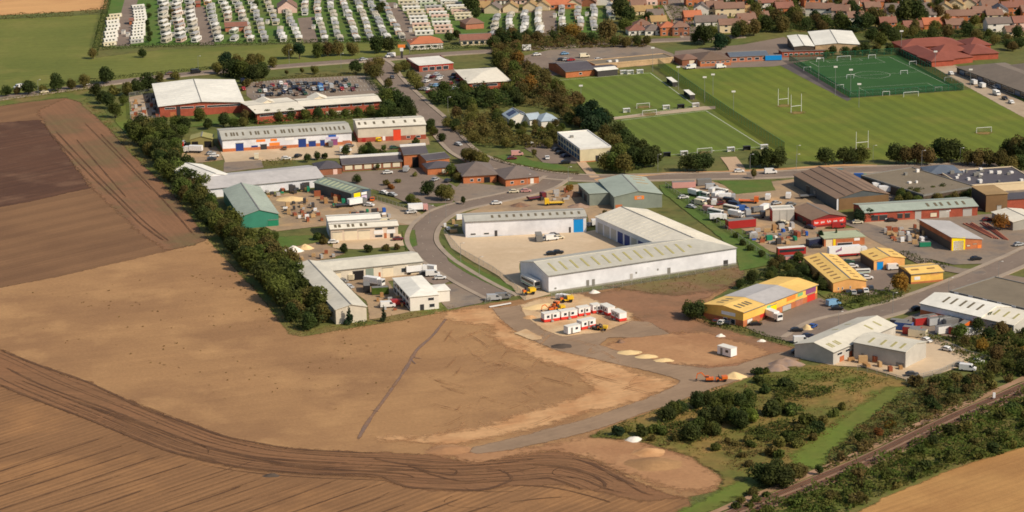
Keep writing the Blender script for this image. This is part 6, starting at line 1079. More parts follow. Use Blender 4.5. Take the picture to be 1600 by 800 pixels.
fleet('outside the pinkish-cream unit', 'vehicles by the cream unit', [(521, 381, 'white', 'car', 8), (622, 376, 'maroon', 'car', 8), (602, 350, 'cream', 'van', 20), (643, 334, 'white', 'car', 20), (653, 331, 'pink', 'truck', 10), (558, 322, 'grey', 'truck', 30), (538, 324, 'dark grey', 'flatbed', 20), (577, 323, 'white', 'car', -20), (582, 314, 'orange', 'car', 90)], 10)
LA = ((1297, 399), (1352, 395))
lo_ = put('lorry', 1324, 401, LA, None, 'white articulated lorry with red side skirt between the orange-brick and yellow units')
k = MB(); rr = random.Random(4)
for i in range(7): a = -5.0 + i * .34; k.box(a, a + .24, -1.30, -1.26, 2.0 + .12 * i, 2.6 + .16 * i + rr.uniform(0, .5))
k.build('logo', 'sign_purple', lo_)
# scrap and vehicle yard
fleet('in the crowded vehicle yard', 'vehicles in the crowded yard', [(1097, 308, 'white', 'coach', -50), (1086, 307, 'green', 'truck', -50), (1126, 303, 'white', 'coach', -48), (1114, 302, 'white', 'van', 60), (1136, 313, 'silver', 'truck', 0), (1122, 310, 'white', 'truck', 50), (1116, 320, 'white', 'van', 80), (1095, 321, 'cream', 'van', -40), (1126, 321, 'maroon', 'car', 30), (1112, 296, 'silver', 'van', 10), (1123, 318, 'brown', 'van', -20), (1101, 320, 'brown', 'truck', -40), (1140, 318, 'black', 'van', -30), (1118, 336, 'white', 'coach', -45), (1142, 330, 'cream', 'coach', -45), (1150, 340, 'white', 'truck', -40), (1122, 345, 'white', 'truck', 5), (1148, 324, 'navy', 'van', -30), (1160, 330, 'blue', 'van', 20), (1168, 336, 'silver', 'van', 95), (1184, 332, 'grey', 'van', 30), (1180, 342, 'dark grey', 'flatbed', 10), (1200, 312, 'white', 'van', 80), (1232, 310, 'white', 'van', 80), (1213, 320, 'silver', 'car', 30), (1236, 322, 'grey', 'car', 20), (1220, 352, 'black', 'car', -20), (1224, 351, 'cream', 'car', -20), (1088, 318, 'grey', 'car', -40), (1108, 331, 'pink', 'van', -40), (1195, 330, 'silver', 'truck', 60), (1080, 326, 'silver', 'car', -40), (1262, 292, 'white', 'car', 10), (1264, 310, 'grey', 'flatbed', 10), (1068, 311, 'white', 'car', 20), (1100, 290, 'grey', 'container', 10)], 10, sc={'coach': .66, 'truck': .85})
put('container', 1068, 294, 5, 'pink', 'faded red container at the top corner of the crowded vehicle yard', sc=(1.6, 1, 1))
put('container', 1157, 356, ((1135, 356), (1178, 352)), 'red', 'long red container beside the grass strip in the vehicle yard', sc=(1.9, 1.5, 1.25))
put('flatbed', 1170, 318, -10, 'orange', 'bright orange flatbed truck behind the grey storage block')
put('coach', 1236, 400, ((1215, 401), (1255, 398)), 'red', 'red double-length coach with white roof beside the long yellow unit', extra={'sign_green': 'trim_red'})
put('container', 1238, 411, ((1222, 411), (1250, 409)), 'pink', 'pinkish container below the red coach by the hedge')
put('container', 1272, 384, ((1260, 386), (1284, 382)), 'navy', 'dark blue container left of the low orange-brick unit')
fleet('around the maroon shop and low brick unit', 'vehicles near the maroon shop', [(1310, 357, 'red', 'van', 5), (1266, 358, 'navy', 'car', -40), (1276, 388, 'black', 'car', 5), (1340, 350, 'cream', 'car', 5), (1262, 352, 'black', 'car', -40), (1394, 347, 'black', 'car', 5), (1387, 344, 'white', 'car', 80), (1312, 273, 'teal', 'van', 5), (1344, 280, 'blue', 'van', 0), (1350, 290, 'red', 'car', 0), (1378, 298, 'light blue', 'truck', 5), (1388, 303, 'blue', 'truck', 0), (1360, 285, 'white', 'car', 0), (1385, 291, 'orange', 'car', 0), (1434, 278, 'silver', 'van', 90)], 5)
fleet('near the yellow units', 'vehicles near the yellow units', [(1397, 422, 'white', 'van', 10), (1348, 428, 'white', 'coach', 5), (1355, 437, 'white', 'car', 5), (1324, 459, 'dark grey', 'car', 95), (1333, 460, 'silver', 'car', 95), (1342, 458, 'black', 'car', 95), (1352, 457, 'white', 'car', 95), (1360, 453, 'dark grey', 'car', 95), (1332, 419, 'white', 'car', 5), (1326, 412, 'green', 'car', 10), (1346, 434, 'silver', 'car', 5)], 90, sc={'coach': .5})
fleet('by the yellow trade building', 'cars by the yellow trade building', [(1208, 500, 'white', 'truck', ((1196, 494), (1222, 504))), (1181, 509, 'black', 'car', 5), (1120, 505, 'maroon', 'car', 60), (1128, 507, 'white', 'car', 60), (1140, 507, 'dark grey', 'car', 60), (1308, 485, 'black', 'car', 0), (1302, 478, 'light blue', 'van', 30), (1245, 519, 'black', 'car', 5), (1262, 528, 'navy', 'car', 30), (1252, 536, 'white', 'van', 5), (1246, 553, 'dark grey', 'car', 5), (1270, 513, 'blue', 'car', 60), (1155, 504, 'silver', 'car', 60), (1191, 493, 'white', 'van', 30)], 30)
fleet('on the east road', 'cars on the east road', [(1433, 485, 'black', 'car', 30), (1525, 407, 'black', 'car', 15), (1543, 346, 'maroon', 'car', 10), (1592, 385, 'silver', 'car', 20)], 20)
fleet('right of the grey works', 'cars right of the grey works', [(1448, 535, 'white', 'car', ((1440, 533), (1456, 538))), (1480, 549, 'white', 'car', ((1470, 548), (1490, 552))), (1425, 588, 'dark grey', 'car', 5), (1512, 580, 'white', 'van', -20), (1528, 568, 'white', 'car', -20), (1502, 574, 'grey', 'car', -20)], -20)
ci = [(1412, 516, 'blue', -25), (1425, 523, 'red', -25), (1434, 527, 'cream', -25), (1405, 512, 'navy', -25), (1450, 505, 'pink', 20), (1462, 508, 'silver', 20), (1440, 508, 'red', 20), (1478, 507, 'silver', 20), (1488, 510, 'grey', 20), (1506, 516, 'orange', ((1490, 522), (1512, 508))), (1494, 521, 'red', ((1482, 524), (1500, 516))), (1476, 521, 'white', 20), (1520, 523, 'white', 5)]
fleet('in the container yard', 'containers in the container yard', [(x, y, c, 'container', a) for x, y, c, a in ci], 20)
# construction compound
for i, (x, y, sx) in enumerate(((860, 502, .82), (887, 498, .86), (911, 493, .62), (930, 489, .42))):
    put('cabin', x, y, ((846, 503), (936, 490)), None, f'red-based white site cabin in the back row, {ordn(i + 1)} from the left', 'site cabins in the compound', sc=(sx, 1, 1))
for i, (x, y) in enumerate(((949, 491), (967, 500))): put('cabin', x, y, ((940, 486), (976, 503)), None, f'red-based white site cabin in the slanting row, {("upper", "lower")[i]} one', 'site cabins in the compound', sc=(.8, 1, 1))
put('cabin', 916, 513, ((905, 515), (926, 510)), None, 'red-based white site cabin beside the plain white cabin in front', 'site cabins in the compound', sc=(.85, 1, 1))
put('white_cabin', 894, 521, ((882, 523), (904, 518)), None, 'plain white site cabin at the front of the compound', sc=(.9, 1, 1))
put('white_cabin', 1136, 556, ((1125, 552), (1151, 559)), None, 'plain white container cabin alone on the right of the building plot', sc=(1, 1.2, 1.1))
put('excavator', 861, 487, 200, 'orange', 'orange excavator parked behind the back row of cabins', sc=.6); put('dumper', 874, 486, 20, 'yellow', 'yellow dumper behind the back row of cabins', sc=.8); put('dumper', 868, 480, 60, 'orange', 'orange dumper beside the pale sand heap', sc=.7); put('excavator', 930, 516, -40, 'dark grey', 'dark mini excavator at the front of the compound', sc=.6); put('dumper', 941, 517, -15, 'yellow', 'yellow dumper beside the dark mini excavator', sc=.75)
put('truck', 880, 470, 150, 'white', 'white site truck near the fence above the compound', sc=.7); put('dumper', 885, 473, 10, 'yellow', 'small yellow dumper beside the white site truck')
put('excavator', 1108, 597, 178, 'orange', 'orange excavator on the haul road by the rubble heap', sc=.7); put('dumper', 1127, 597, 5, 'orange', 'orange dumper beside the excavator on the haul road', sc=.8)
mound('muck_heap', (424, 744), 3.2, 1.6, .9, 'heap_dark', 'small dark heap standing in the tilled field')
mound('sand_heap', (845, 480), 10, 4.5, 1.0, 'sand_pale', 'long pale sand heap at the top left of the compound', rz=R(30))
mound('spoil_heap', (828, 497), 3.5, 3, 1.0, 'soil_pale', 'small tan earth heap left of the cabins')
for i, (x, y, w) in enumerate(((982, 552, 4.6), (1010, 558, 4.4), (1037, 564, 3.6))): mound('sand_heap', (x, y), w * 1.35, w * .9, .8, 'sand_pale', f'pale sand heap beside the haul road, {("left", "middle", "right")[i]} of three', group='sand heaps beside the haul road')
mound('gravel_heap', (878, 542), 5.2, 4.0, 1.0, 'heap_dark', 'dark flattened heap at the bend of the haul road'); mound('chalk_heap', (991, 688), 4.0, 3.2, 1.2, 'heap_white', 'white heap at the edge of the scrubland'); mound('chalk_heap', (929, 458), 2.6, 2.0, 1.2, 'heap_white', 'small white heap against the warehouse fence')
for i, (x, y, w, h, m, l) in enumerate(((1228, 570, 7, 2.4, 'rubble', 'grey-brown rubble heap left of the grey works'), (1214, 578, 6, 2.0, 'rubble', 'lower rubble heap beside the scrub at the haul road'), (1147, 590, 5, 1.8, 'sand_pale', 'pale heap behind the orange excavators'), (970, 536, 2.2, 1.2, 'heap_brown', 'small dark earth heap in the fork of the haul road'), (1014, 708, 7, 1.4, 'soil_pale', 'low pale earth bank on the bare spur'), (1022, 726, 12, 1.2, 'soil_tan', 'broad low earth bank on the bare spur'), (1126, 526, 2.4, 1.0, 'heap_white', 'small white heap on the building plot'), (1190, 534, 2.2, .9, 'heap_white', 'tiny pale heap near the front car park'), (703, 704, 9, 1.0, 'soil_site', 'low earth bank at the end of the haul road'), (459, 393, 5, 2.2, 'heap_white', 'white heap beside the storage plot grass'), (477, 389, 4, 1.8, 'sand_pale', 'sand heap next to the white heap on the storage plot'), (893, 306, 6, 2.0, 'heap_brown', 'brown scrub-topped earth heap in the plant yard'), (905, 324, 6, 1.6, 'rubble', 'low rubble heap beside the grey-green shed'), (1262, 515, 2.6, 1.8, 'sand_pale', 'pale heap at the car park edge'), (812, 322, 5, 1.4, 'heap_brown', 'brown heap near the road in the plant yard'), (455, 312, 8, 1.2, 'sand_pale', 'sand bays at the back of the builders yard'))): mound('earth_heap', (x, y), w, w * .7, h, m, l)
# building materials in the builders yard and along the yards: pallets with loads
pm_ = MB(); pm_.box(-.6, .6, -.5, .5, .0, .14); PAL = []
for m in ('stone_grey', 'sign_white', 'rust', 'timber', 'trim_dark', 'plastic_green', 'plastic_blue', 'pallet_wood'):
    for hh in (.7, 1.4):
        P = Proto(); P.part('pallet', pm_, 'pallet_wood'); k = MB(); k.box(-.55, .55, -.45, .45, .15, .15 + hh); P.part('load', k, m); P.mname = m; PAL.append((P, m))
def stacks(poly, spacing, seed, label, group, pal=None, sc=(1.1, 1.9), n=900):
    r = random.Random(seed)
    Q = sorted(scatter(poly, spacing, seed, n), key=from_left)
    for i, q in enumerate(Q):
        P, m = r.choice([p for p in PAL if not pal or p[1] in pal]); k = r.uniform(*sc) * .78; P.put('pallet_stack', (q[0], q[1], LAYER[0]), r.choice((0, 1.57)) + r.uniform(-.2, .2) + .2, f"{ {'stone_grey': 'grey', 'sign_white': 'white', 'rust': 'rust-brown', 'timber': 'timber', 'trim_dark': 'dark', 'plastic_green': 'green', 'plastic_blue': 'blue', 'pallet_wood': 'pale brown'}[m]} {label}, {place(i, len(Q))}", 'pallet stack', group, (k * r.uniform(.9, 1.9), k, k * r.uniform(.7, 1.1)))
stacks([(440, 322), (482, 314), (500, 332), (505, 346), (480, 350), (452, 336)], 3.4, 1, 'stack on a pallet in the builders yard', 'pallet stacks in the builders yard', ('stone_grey', 'sign_white', 'rust', 'pallet_wood', 'trim_dark'))
stacks([(410, 302), (480, 294), (484, 300), (414, 310)], 3.6, 2, 'stack along the wall of the lilac-roofed unit', 'stacks along the long unit wall', ('stone_grey', 'timber', 'rust', 'trim_dark', 'plastic_green'), (1.5, 2.4))
stacks([(492, 304), (520, 308), (545, 320), (520, 324), (500, 316)], 4.0, 3, 'stack beside the dark slate shed', 'stacks beside the slate shed', ('rust', 'plastic_green', 'timber'), (1.6, 2.4))
stacks([(545, 334), (600, 330), (610, 342), (556, 344)], 3.6, 4, 'stack behind the pinkish-cream unit', 'stacks behind the cream unit', None, (1.2, 2.0))
stacks([(1166, 366), (1240, 356), (1262, 370), (1220, 386), (1184, 382)], 3.0, 5, 'load in the scrap yard beside the grass strip', 'stacks in the scrap yard', None, (1.1, 2.2))
stacks([(1380, 362), (1430, 358), (1450, 372), (1440, 384), (1400, 380)], 3.0, 6, 'stack in the yard left of the brown-sided unit', 'stacks by the brown-sided unit', ('stone_grey', 'sign_white', 'pallet_wood', 'rust'), (1.2, 2.0))
stacks([(1350, 276), (1396, 280), (1392, 300), (1370, 296)], 3.8, 7, 'stack in the yard beside the big brown shed', 'stacks by the big brown shed', None, (1.2, 2.0))
stacks([(590, 464), (622, 466), (634, 484), (600, 488), (584, 470)], 3.4, 8, 'stack beside the white hip-roofed office', 'stacks beside the hip-roofed office', None, (1.0, 1.6))
stacks([(845, 310), (886, 300), (890, 312), (850, 322)], 4.2, 9, 'stack in the plant yard', 'stacks in the plant yard', ('rust', 'timber', 'stone_grey', 'trim_dark'), (1.1, 1.8))
stacks([(206, 158), (240, 152), (246, 184), (208, 186)], 4.6, 10, 'equipment block in the substation yard', 'blocks in the substation yard', ('rust', 'stone_grey', 'timber', 'trim_dark'), (1.4, 2.3))
stacks([(460, 402), (520, 396), (526, 402), (480, 408)], 4.6, 11, 'load on the storage plot behind the white shed', 'stacks on the storage plot', None, (1.0, 1.7))
stacks([(690, 356), (722, 342), (728, 356), (706, 366)], 4.0, 12, 'stack at the left end of the blue-doored unit', 'stacks by the white unit', ('stone_grey', 'sign_white', 'pallet_wood'), (1.2, 2.0))
stacks([(1326, 562), (1346, 560), (1410, 578), (1400, 584), (1340, 572)], 4.0, 13, 'load along the front of the grey works', 'stacks along the grey works', ('timber', 'rust', 'pallet_wood'), (1.3, 2.2))
# steel sections laid out on the east yard
for i in range(7):
    a, b = G(1504 + i * 4.6 + (8 if i > 3 else 0), 350 - i * .3), G(1551 + i * 3.2 + (5 if i > 3 else 0), 373 + i * .5); k = MB(); d = a.lerp(b, rnd.uniform(0, .15)); k.bar((0, 0, .4), (b.x - d.x, b.y - d.y, .4), .4, .4); o = k.build('steel_beam', 'roof_red' if i % 3 else 'brick_pink', loc=(d.x, d.y, 0)); tag(o, f'long faded-red steel beam on the east yard, {ordn(i + 1)} from the left', 'beam', 'steel beams on the east yard')
put('container', 1445, 386, 5, 'green', 'bright green skip left of the brown-sided unit', sc=.7, extra={'paint red': 'plastic_green'})
put('container', 1208, 94.5, 3, 'blue', 'blue and green container at the corner of the artificial pitch', sc=(1.4, 1, 1), extra={'paint red': 'door_blue'})

# ------------------------------------------------------------------ SPORTS GROUND FURNITURE
def goal(x0, y0, x1, y1, label, hgt=2.44, group='goals'):
    a, b = G(x0, y0), G(x1, y1); o = empty('goal', (a.x, a.y, 0), label, 'goal', group); d = b - a; n = Vector((-d.y, d.x, 0)).normalized() * 1.8
    for p in (Vector(), d): k = MB(); k.bar(p, p + Vector((0, 0, hgt)), .14); k.build('post', 'goal_white', o)
    k = MB(); k.bar(Vector((0, 0, hgt)), d + Vector((0, 0, hgt)), .14); k.build('crossbar', 'goal_white', o)
    k = MB(); z = Vector((0, 0, hgt)); k.add([z, d + z, d + n + z * .1, n + z * .1], [(0, 1, 2, 3)]); k.add([Vector(), z, n + z * .1], [(0, 1, 2)]); k.add([d, d + z, d + n + z * .1], [(0, 1, 2)]); k.build('net', 'net_white', o)
GO = [(1412, 152, 1435, 150.5, 'full-size goal at the near end of the artificial pitch'), (1308, 95.5, 1329, 94.2, 'full-size goal at the far end of the artificial pitch'), (1004, 181, 1026, 179, 'goal at the near end of the upper football pitch'), (995, 170, 1015, 168.5, 'goal frame standing just inside the upper football pitch'), (1089.5, 241, 1112.5, 239, 'goal at the near end of the lower football pitch'), (1526, 208, 1549, 206.5, 'lone goal on the right of the playing field')]
for g_ in GO: goal(*g_)
for i, (x, y) in enumerate(((1323, 123), (1407, 116.5), (1276, 97), (1357, 92), (1256, 111), (1307, 139), (1379, 149.5), (1461, 142.5), (1421, 102), (1476, 127))): goal(x, y, x + 11, y - .7, f'small portable goal on the artificial pitch, {ordn(i + 1)} placed from its list of ten' if False else f'small portable white goal on the artificial pitch at its {("left middle", "right middle", "far left", "far centre", "left edge", "near left corner", "near centre-left", "near right corner", "right edge upper", "right edge lower")[i]}', 2.0, 'portable goals')
for i, (x0, y0, x1, y1, h_) in enumerate(((1216, 165, 1231.5, 163.3, 8.2), (1236, 176, 1252, 174.2, 8.6), (1337.6, 233.5, 1356.3, 231.5, 8.0))):
    a, b = G(x0, y0), G(x1, y1); d = b - a; o = empty('rugby_posts', (a.x, a.y, 0), ('left white rugby posts of the pair at the far end', 'right white rugby posts of the pair at the far end', 'white rugby posts at the near end of the playing field')[i], 'rugby posts', 'rugby posts')
    for p in (Vector(), d): k = MB(); k.tube(p, p + Vector((0, 0, h_)), .11, .08); k.build('post', 'goal_white', o)
    k = MB(); k.bar(Vector((0, 0, 3.0)), d + Vector((0, 0, 3.0)), .14); k.build('crossbar', 'goal_white', o)
for i, (x, y) in enumerate(((1050, 132), (1077, 152))):
    p = G(x, y); rz = heading((1018, 113), (1090, 168)); o = empty('dugout', (p.x, p.y, 0), f'white-roofed dugout stand beside the upper football pitch, {("far", "near")[i]} one', 'dugout', 'dugouts', rz); k = MB(); k.box(-6, 6, 1.0, 1.2, 0, 2.4); k.build('back_wall', 'trim_dark', o); k = MB(); k.box(-6.2, 6.2, -1.4, 1.3, 2.42, 2.6); k.build('roof', 'roof_white', o); k = MB(); k.box(-6, 6, .3, .9, 0, .5); k.build('bench', 'trim_grey', o)
    for s in (-5.9, 5.9): k = MB(); k.box(s - .08, s + .08, -1.2, 1.0, 0, 2.4); k.build('side_wall', 'trim_dark', o)
for i, (x, y, c) in enumerate(((979, 176, 'sign_white'), (1041, 171, 'sign_white'), (1064, 169.5, 'door_dark'), (1087, 167.5, 'sign_white'), (1069, 243, 'sign_white'), (1042, 245, 'door_dark'), (1142, 237, 'sign_white'), (1167, 235, 'door_dark'), (1194, 233, 'sign_white'), (1022, 246, 'sign_white'), (974, 116, 'sign_white'), (1000, 115, 'sign_white'), (985, 116, 'sign_white'))):
    p = G(x, y); o = empty('shelter_box', (p.x, p.y, 0), f'small {"white" if c == "sign_white" else "dark"} spectator shelter, {ordn(i + 1)} in order round the football pitches', 'shelter', 'spectator shelters', .2); k = MB(); k.box(-1.6, 1.6, .7, .85, 0, 1.9); k.box(-1.6, -1.5, -.5, .7, 0, 1.9); k.box(1.5, 1.6, -.5, .7, 0, 1.9); k.build('wall', c, o); k = MB(); k.box(-1.7, 1.7, -.6, .9, 1.92, 2.05); k.build('roof', c, o)
def pole(name, x, y, h_, label, group, head=True, r=.09):
    p = G(x, y); o = empty(name, (p.x, p.y, 0), label, 'floodlight' if 'flood' in name else 'lamp post', group); k = MB(); k.tube((0, 0, 0), (0, 0, h_), r * 1.3, r * .8); k.build('pole', 'steel_pole', o)
    if name == 'floodlight': k = MB(); k.box(-.9, .9, -.25, .25, h_, h_ + .7); k.build('lamp_head', 'trim_white', o)
    else: k = MB(); k.bar((0, 0, h_), (1.1, -.2, h_ + .15), .1); k.build('arm', 'steel_pole', o); k = MB(); k.box(.9, 1.6, -.35, -.05, h_ + .1, h_ + .25); k.build('lamp_head', 'trim_white', o)
for i, (x, y, h_) in enumerate(((908, 167, 10), (1020, 112, 12), (1060, 140, 11), (1101, 160, 12), (1114, 149, 10), (1146, 180, 11), (1279, 126, 11), (1305, 150, 14), (1329, 148, 12), (1342, 168, 11), (1461, 112, 10), (1408, 82, 11), (1516, 138, 9))): pole('floodlight', x, y, h_, f'tall slim floodlight of the sports ground, {ordn(i + 1)} from the left' if i not in (3, 4) else f'tall slim floodlight of the sports ground, {("fourth", "fifth")[i - 3]} from the left', 'floodlights of the sports ground')
LP = [(452, 100), (533, 106), (700, 176), (888, 288), (1028, 268), (1110, 262), (1245, 254), (1364, 254), (310, 110), (749, 432), (720, 410), (672, 350), (1482, 466), (1395, 490), (1310, 520), (1244, 268), (234, 140), (60, 148), (1560, 440), (640, 84), (824, 300), (697, 340), (1172, 268), (1440, 262), (1500, 258)]
for i, (x, y) in enumerate(sorted(LP)): pole('street_lamp', x, y, 7.5, f'slim grey street lamp beside a road, {ordn(i + 1)} street lamp from the left', 'street lamps along the roads', r=.07)
def fence(px, h_, mesh, label, gap=3.0, cat='fence', post='steel_galv', name='fence'):
    L_ = [G(*p) for p in px]; o = empty(name, (L_[0].x, L_[0].y, 0), label, cat); P = MB(); P.box(-.05, .05, -.05, .05, 0, h_); pm = P.mesh('post', post)
    for a, b in zip(L_, L_[1:]):
        n = max(1, round((b - a).length / gap)); d = (b - a) / n
        for i in range(n):
            q = a + d * i - L_[0]; t = bpy.data.objects.new('post', pm); col.objects.link(t); t.parent = o; t.location = (q.x, q.y, 0)
        k = MB(); p, q = a - L_[0], b - L_[0]; k.add([p + Vector((0, 0, .05)), q + Vector((0, 0, .05)), q + Vector((0, 0, h_)), p + Vector((0, 0, h_))], [(0, 1, 2, 3)]); pn = k.build('mesh_panel', mesh, o); k = MB(); k.bar(p + Vector((0, 0, h_)), q + Vector((0, 0, h_)), .07); k.build('top_rail', post, o)
    return o
fence([(1233, 96), (1328, 153), (1505, 141), (1404, 85), (1233, 96)], 3.4, 'mesh_green', 'tall dark green mesh fence round the artificial pitch', 4.0, post='plastic_green')
fence([(1028, 104), (1088, 146), (1150, 188), (1226, 236)], 4.0, 'mesh_green', 'long dark green mesh fence between the football pitches and playing field', 4.0, post='plastic_green')
fence([(862, 466), (958, 451), (1060, 434), (1152, 418)], 2.0, 'mesh_grey', 'grey wire fence along the front of the L-shaped warehouse', 4.0)
fence([(694, 366), (720, 396), (770, 424), (800, 446), (822, 470)], 2.0, 'mesh_grey', 'grey wire fence between the concrete yard and the loop road', 4.0)
fence([(1040, 292), (1076, 318), (1120, 350), (1160, 378), (1204, 408)], 2.0, 'mesh_grey', 'grey wire fence between the grass strip and vehicle yard', 4.0)
fence([(1402, 506), (1450, 528), (1510, 556), (1548, 566)], 2.0, 'mesh_grey', 'grey palisade fence right of the grey works yard', 4.0)
fence([(1340, 578), (1416, 598), (1470, 584), (1500, 570)], 1.8, 'mesh_grey', 'grey fence along the front of the grey works yard', 4.0)
fence([(1160, 366), (1180, 376), (1262, 366)], 2.0, 'mesh_grey', 'grey sheet fence round the scrap yard', 4.0)
fence([(584, 312), (620, 324), (652, 338)], 2.2, 'mesh_grey', 'grey fence between builders yard and office car park', 3.0)
fence([(202, 152), (240, 145), (250, 188), (204, 188), (202, 152)], 2.2, 'mesh_grey', 'grey fence round the substation yard', 4.0)
fence([(758, 474), (800, 462)], 1.8, 'mesh_grey', 'pale panelled gate across the end of the loop road', 3.0, 'gate', name='gate')
p = G(1553, 626); o = empty('signal_post', (p.x, p.y, 0), 'white railway cabinet post standing beside the track', 'signal'); k = MB(); k.tube((0, 0, 0), (0, 0, 2.6), .1, .1); k.build('pole', 'goal_white', o); k = MB(); k.box(-.4, .4, -.3, .3, 1.0, 2.6); k.build('cabinet', 'goal_white', o)
p = G(823, 80); o = empty('road_sign', (p.x, p.y, 0), 'large white sign board beside the main road junction', 'sign'); k = MB(); k.box(-2.3, 2.3, -.05, .05, 1.0, 3.6); k.build('board', 'sign_white', o)
for s in (-1.8, 1.8): k = MB(); k.box(s - .08, s + .08, .06, .2, 0, 3.4); k.build('leg', 'steel_pole', o)
p = G(628, 92); o = empty('totem_sign', (p.x, p.y, 0), 'tall orange-topped totem sign at the main road junction', 'sign'); k = MB(); k.box(-.6, .6, -.25, .25, 0, 4.2); k.build('pillar', 'trim_dark', o); k = MB(); k.box(-.9, .9, -.3, .3, 4.2, 6.0); k.build('panel', 'sign_white', o); k = MB(); k.box(-1.9, 1.9, -.3, .3, 6.0, 7.6); k.build('top_panel', 'sign_orange', o)

# ------------------------------------------------------------------ HEDGES
hedge([(-20, 31), (60, 28), (115, 25)], 3.0, 3.4, 'dark hedge between the golden stubble and green meadow, left run', 'leaf_brown', dens=14)
hedge([(126, 23), (162, 20)], 3.0, 3.2, 'dark hedge between the golden stubble and green meadow, right run', 'leaf_brown', dens=14)
hedge([(172, -10), (164, 22), (154, 60), (148, 88)], 3.5, 3.0, 'dark hedge down the left side of the caravan park', 'leaf_hedge', dens=16)
hedge([(156, 78), (240, 74), (340, 71), (460, 68), (560, 66.5), (636, 66)], 2.6, 2.3, 'long clipped dark hedge along the front of the caravan park', 'leaf_hedge', dens=15)
hedge([(640, 80), (700, 77), (760, 74)], 2.5, 2.5, 'dark hedge between the orange-roofed bungalow and main road', 'leaf_hedge')
hedge([(410, 259), (462, 256)], 4, 2.6, 'olive hedge behind the lilac-roofed unit', 'leaf_olive')
hedge([(1060, 54), (1090, 57)], 2, 1.5, 'low hedge beside the street corner', 'leaf_hedge')
hedge([(0, 158), (70, 149), (140, 140), (180, 136)], 3, 1.3, 'low rough hedge beside the main road and ploughed field', 'leaf_olive', dens=10)
hedge([(-20, 148), (60, 138), (130, 129), (200, 121), (330, 108)], 2.5, 1.6, 'low hedge on the meadow side of the main road', 'leaf_hedge', dens=10)
hedge([(770, 250), (800, 258), (850, 268), (905, 274)], 1.6, 1.2, 'low dark hedge along the curved verge', 'leaf_brown', dens=10)
hedge([(1306, 470), (1340, 478), (1400, 462)], 8, 3.4, 'thick green hedge between the long yellow unit and east road', 'leaf_green', dens=34, s=.42)
hedge([(1410, 398), (1440, 410), (1480, 420)], 3, 2.0, 'dark hedge along the lane above the small yellow unit', 'leaf_hedge')
hedge([(560, 66), (600, 65)], 2, 2, 'short hedge by the caravan lane end', 'leaf_hedge')
hedge([(1094, 500), (1110, 508), (1170, 520), (1230, 540)], 2.4, 1.5, 'scrubby hedge along the front of the yellow trade building', 'leaf_green', dens=12)
hedge([(575, 126), (592, 142), (600, 150)], 2.5, 2.0, 'dark hedge at the right end of the supermarket car park', 'leaf_hedge')
hedge([(386, 129), (450, 123), (560, 117)], 2.0, 1.4, 'low brown hedge behind the supermarket car park', 'leaf_brown', dens=10)
hedge([(1325, 50), (1352, 56), (1372, 70)], 3, 3, 'dark hedge curving behind the sports hall lawn', 'leaf_hedge')

# ------------------------------------------------------------------ TREES
GR, DK, OL, BR, AU, CF, BT = 'leaf_green', 'leaf_dark', 'leaf_olive', 'leaf_brown', 'leaf_autumn', 'leaf_conifer', 'leaf_bright'
wood([(196, 206), (224, 204), (254, 214), (278, 236), (298, 268), (316, 300), (342, 342), (378, 368), (410, 384), (438, 406), (468, 440), (494, 476), (512, 512), (490, 518), (464, 514), (432, 480), (392, 432), (340, 372), (262, 284)], 5.0, 21, (6.0, 9.5), [DK, GR, OL, GR, DK, GR, BR], 'tree in the long belt beside the ploughed field', 'trees of the long belt', wide=1.0)
undergrowth('belt_undergrowth', [(200, 212), (256, 214), (298, 268), (342, 342), (410, 384), (468, 440), (512, 510), (470, 518), (440, 490), (340, 372)], 'leaf_dark', 'dense undergrowth beneath the long tree belt', 3.0, 6.2, .6, 8, hmin=1.0)
tree_row([(546, 508, 6.4, CF, 'c'), (600, 503, 5.6, CF, 'c', .8)], 'by the gable of the long white shed', 'conifers by the white shed')
hedge([(556, 510), (572, 506)], 2, 1.6, 'low dark bush line at the foot of the long white shed', 'leaf_dark')
# around the supermarket and north estate
tree_row([(10, 151, 5, DK, 't'), (27, 148, 4, BR, 't'), (45, 148, 7, DK, 't'), (66, 145, 3.5, OL, 'b'), (88, 143, 8, DK, 't'), (112, 140, 5, OL, 't'), (132, 137, 6, OL, 't'), (166, 131, 8.5, DK, 't')], 'along the main road at the far left', 'trees along the main road')
tree_row([(146, 92, 5, BR, 't'), (223, 90, 4.5, DK, 't')], 'at the corner of the meadow below the caravans', 'meadow corner trees')
tree_row([(150, 150, 6, DK, 't'), (160, 162, 6, DK, 't'), (172, 170, 7, DK, 't'), (181, 184, 6.5, GR, 't'), (192, 166, 5, GR, 't'), (200, 150, 6, OL, 't'), (215, 148, 7, DK, 't'), (232, 142, 8, DK, 't'), (178, 150, 5, OL, 'b'), (250, 130, 5, BR, 't'), (275, 124, 4, OL, 'b')], 'between the main road and substation yard', 'trees by the substation yard')
tree_row([(340, 116, 6, OL, 't'), (352, 108, 8, CF, 't'), (366, 120, 8, DK, 't'), (380, 122, 8, GR, 't'), (393, 112, 8, BR, 't'), (398, 126, 8, DK, 't'), (412, 122, 7, DK, 't'), (372, 108, 7, OL, 't'), (386, 136, 4, BR, 'b'), (426, 106, 5, OL, 't')], 'in the clump behind the cream-roofed brick hall', 'clump behind the brick hall')
tree_row([(450, 92, 7, OL, 't'), (468, 92, 9, CF, 's'), (496, 90, 7, GR, 't'), (512, 88, 7, BR, 't'), (528, 87, 7, BR, 't'), (551, 87, 6.5, OL, 't'), (588, 83, 8, DK, 't'), (608, 82, 8, DK, 't'), (406, 100, 5, OL, 't')], 'on the caravan park side of the main road', 'roadside trees below the caravans')
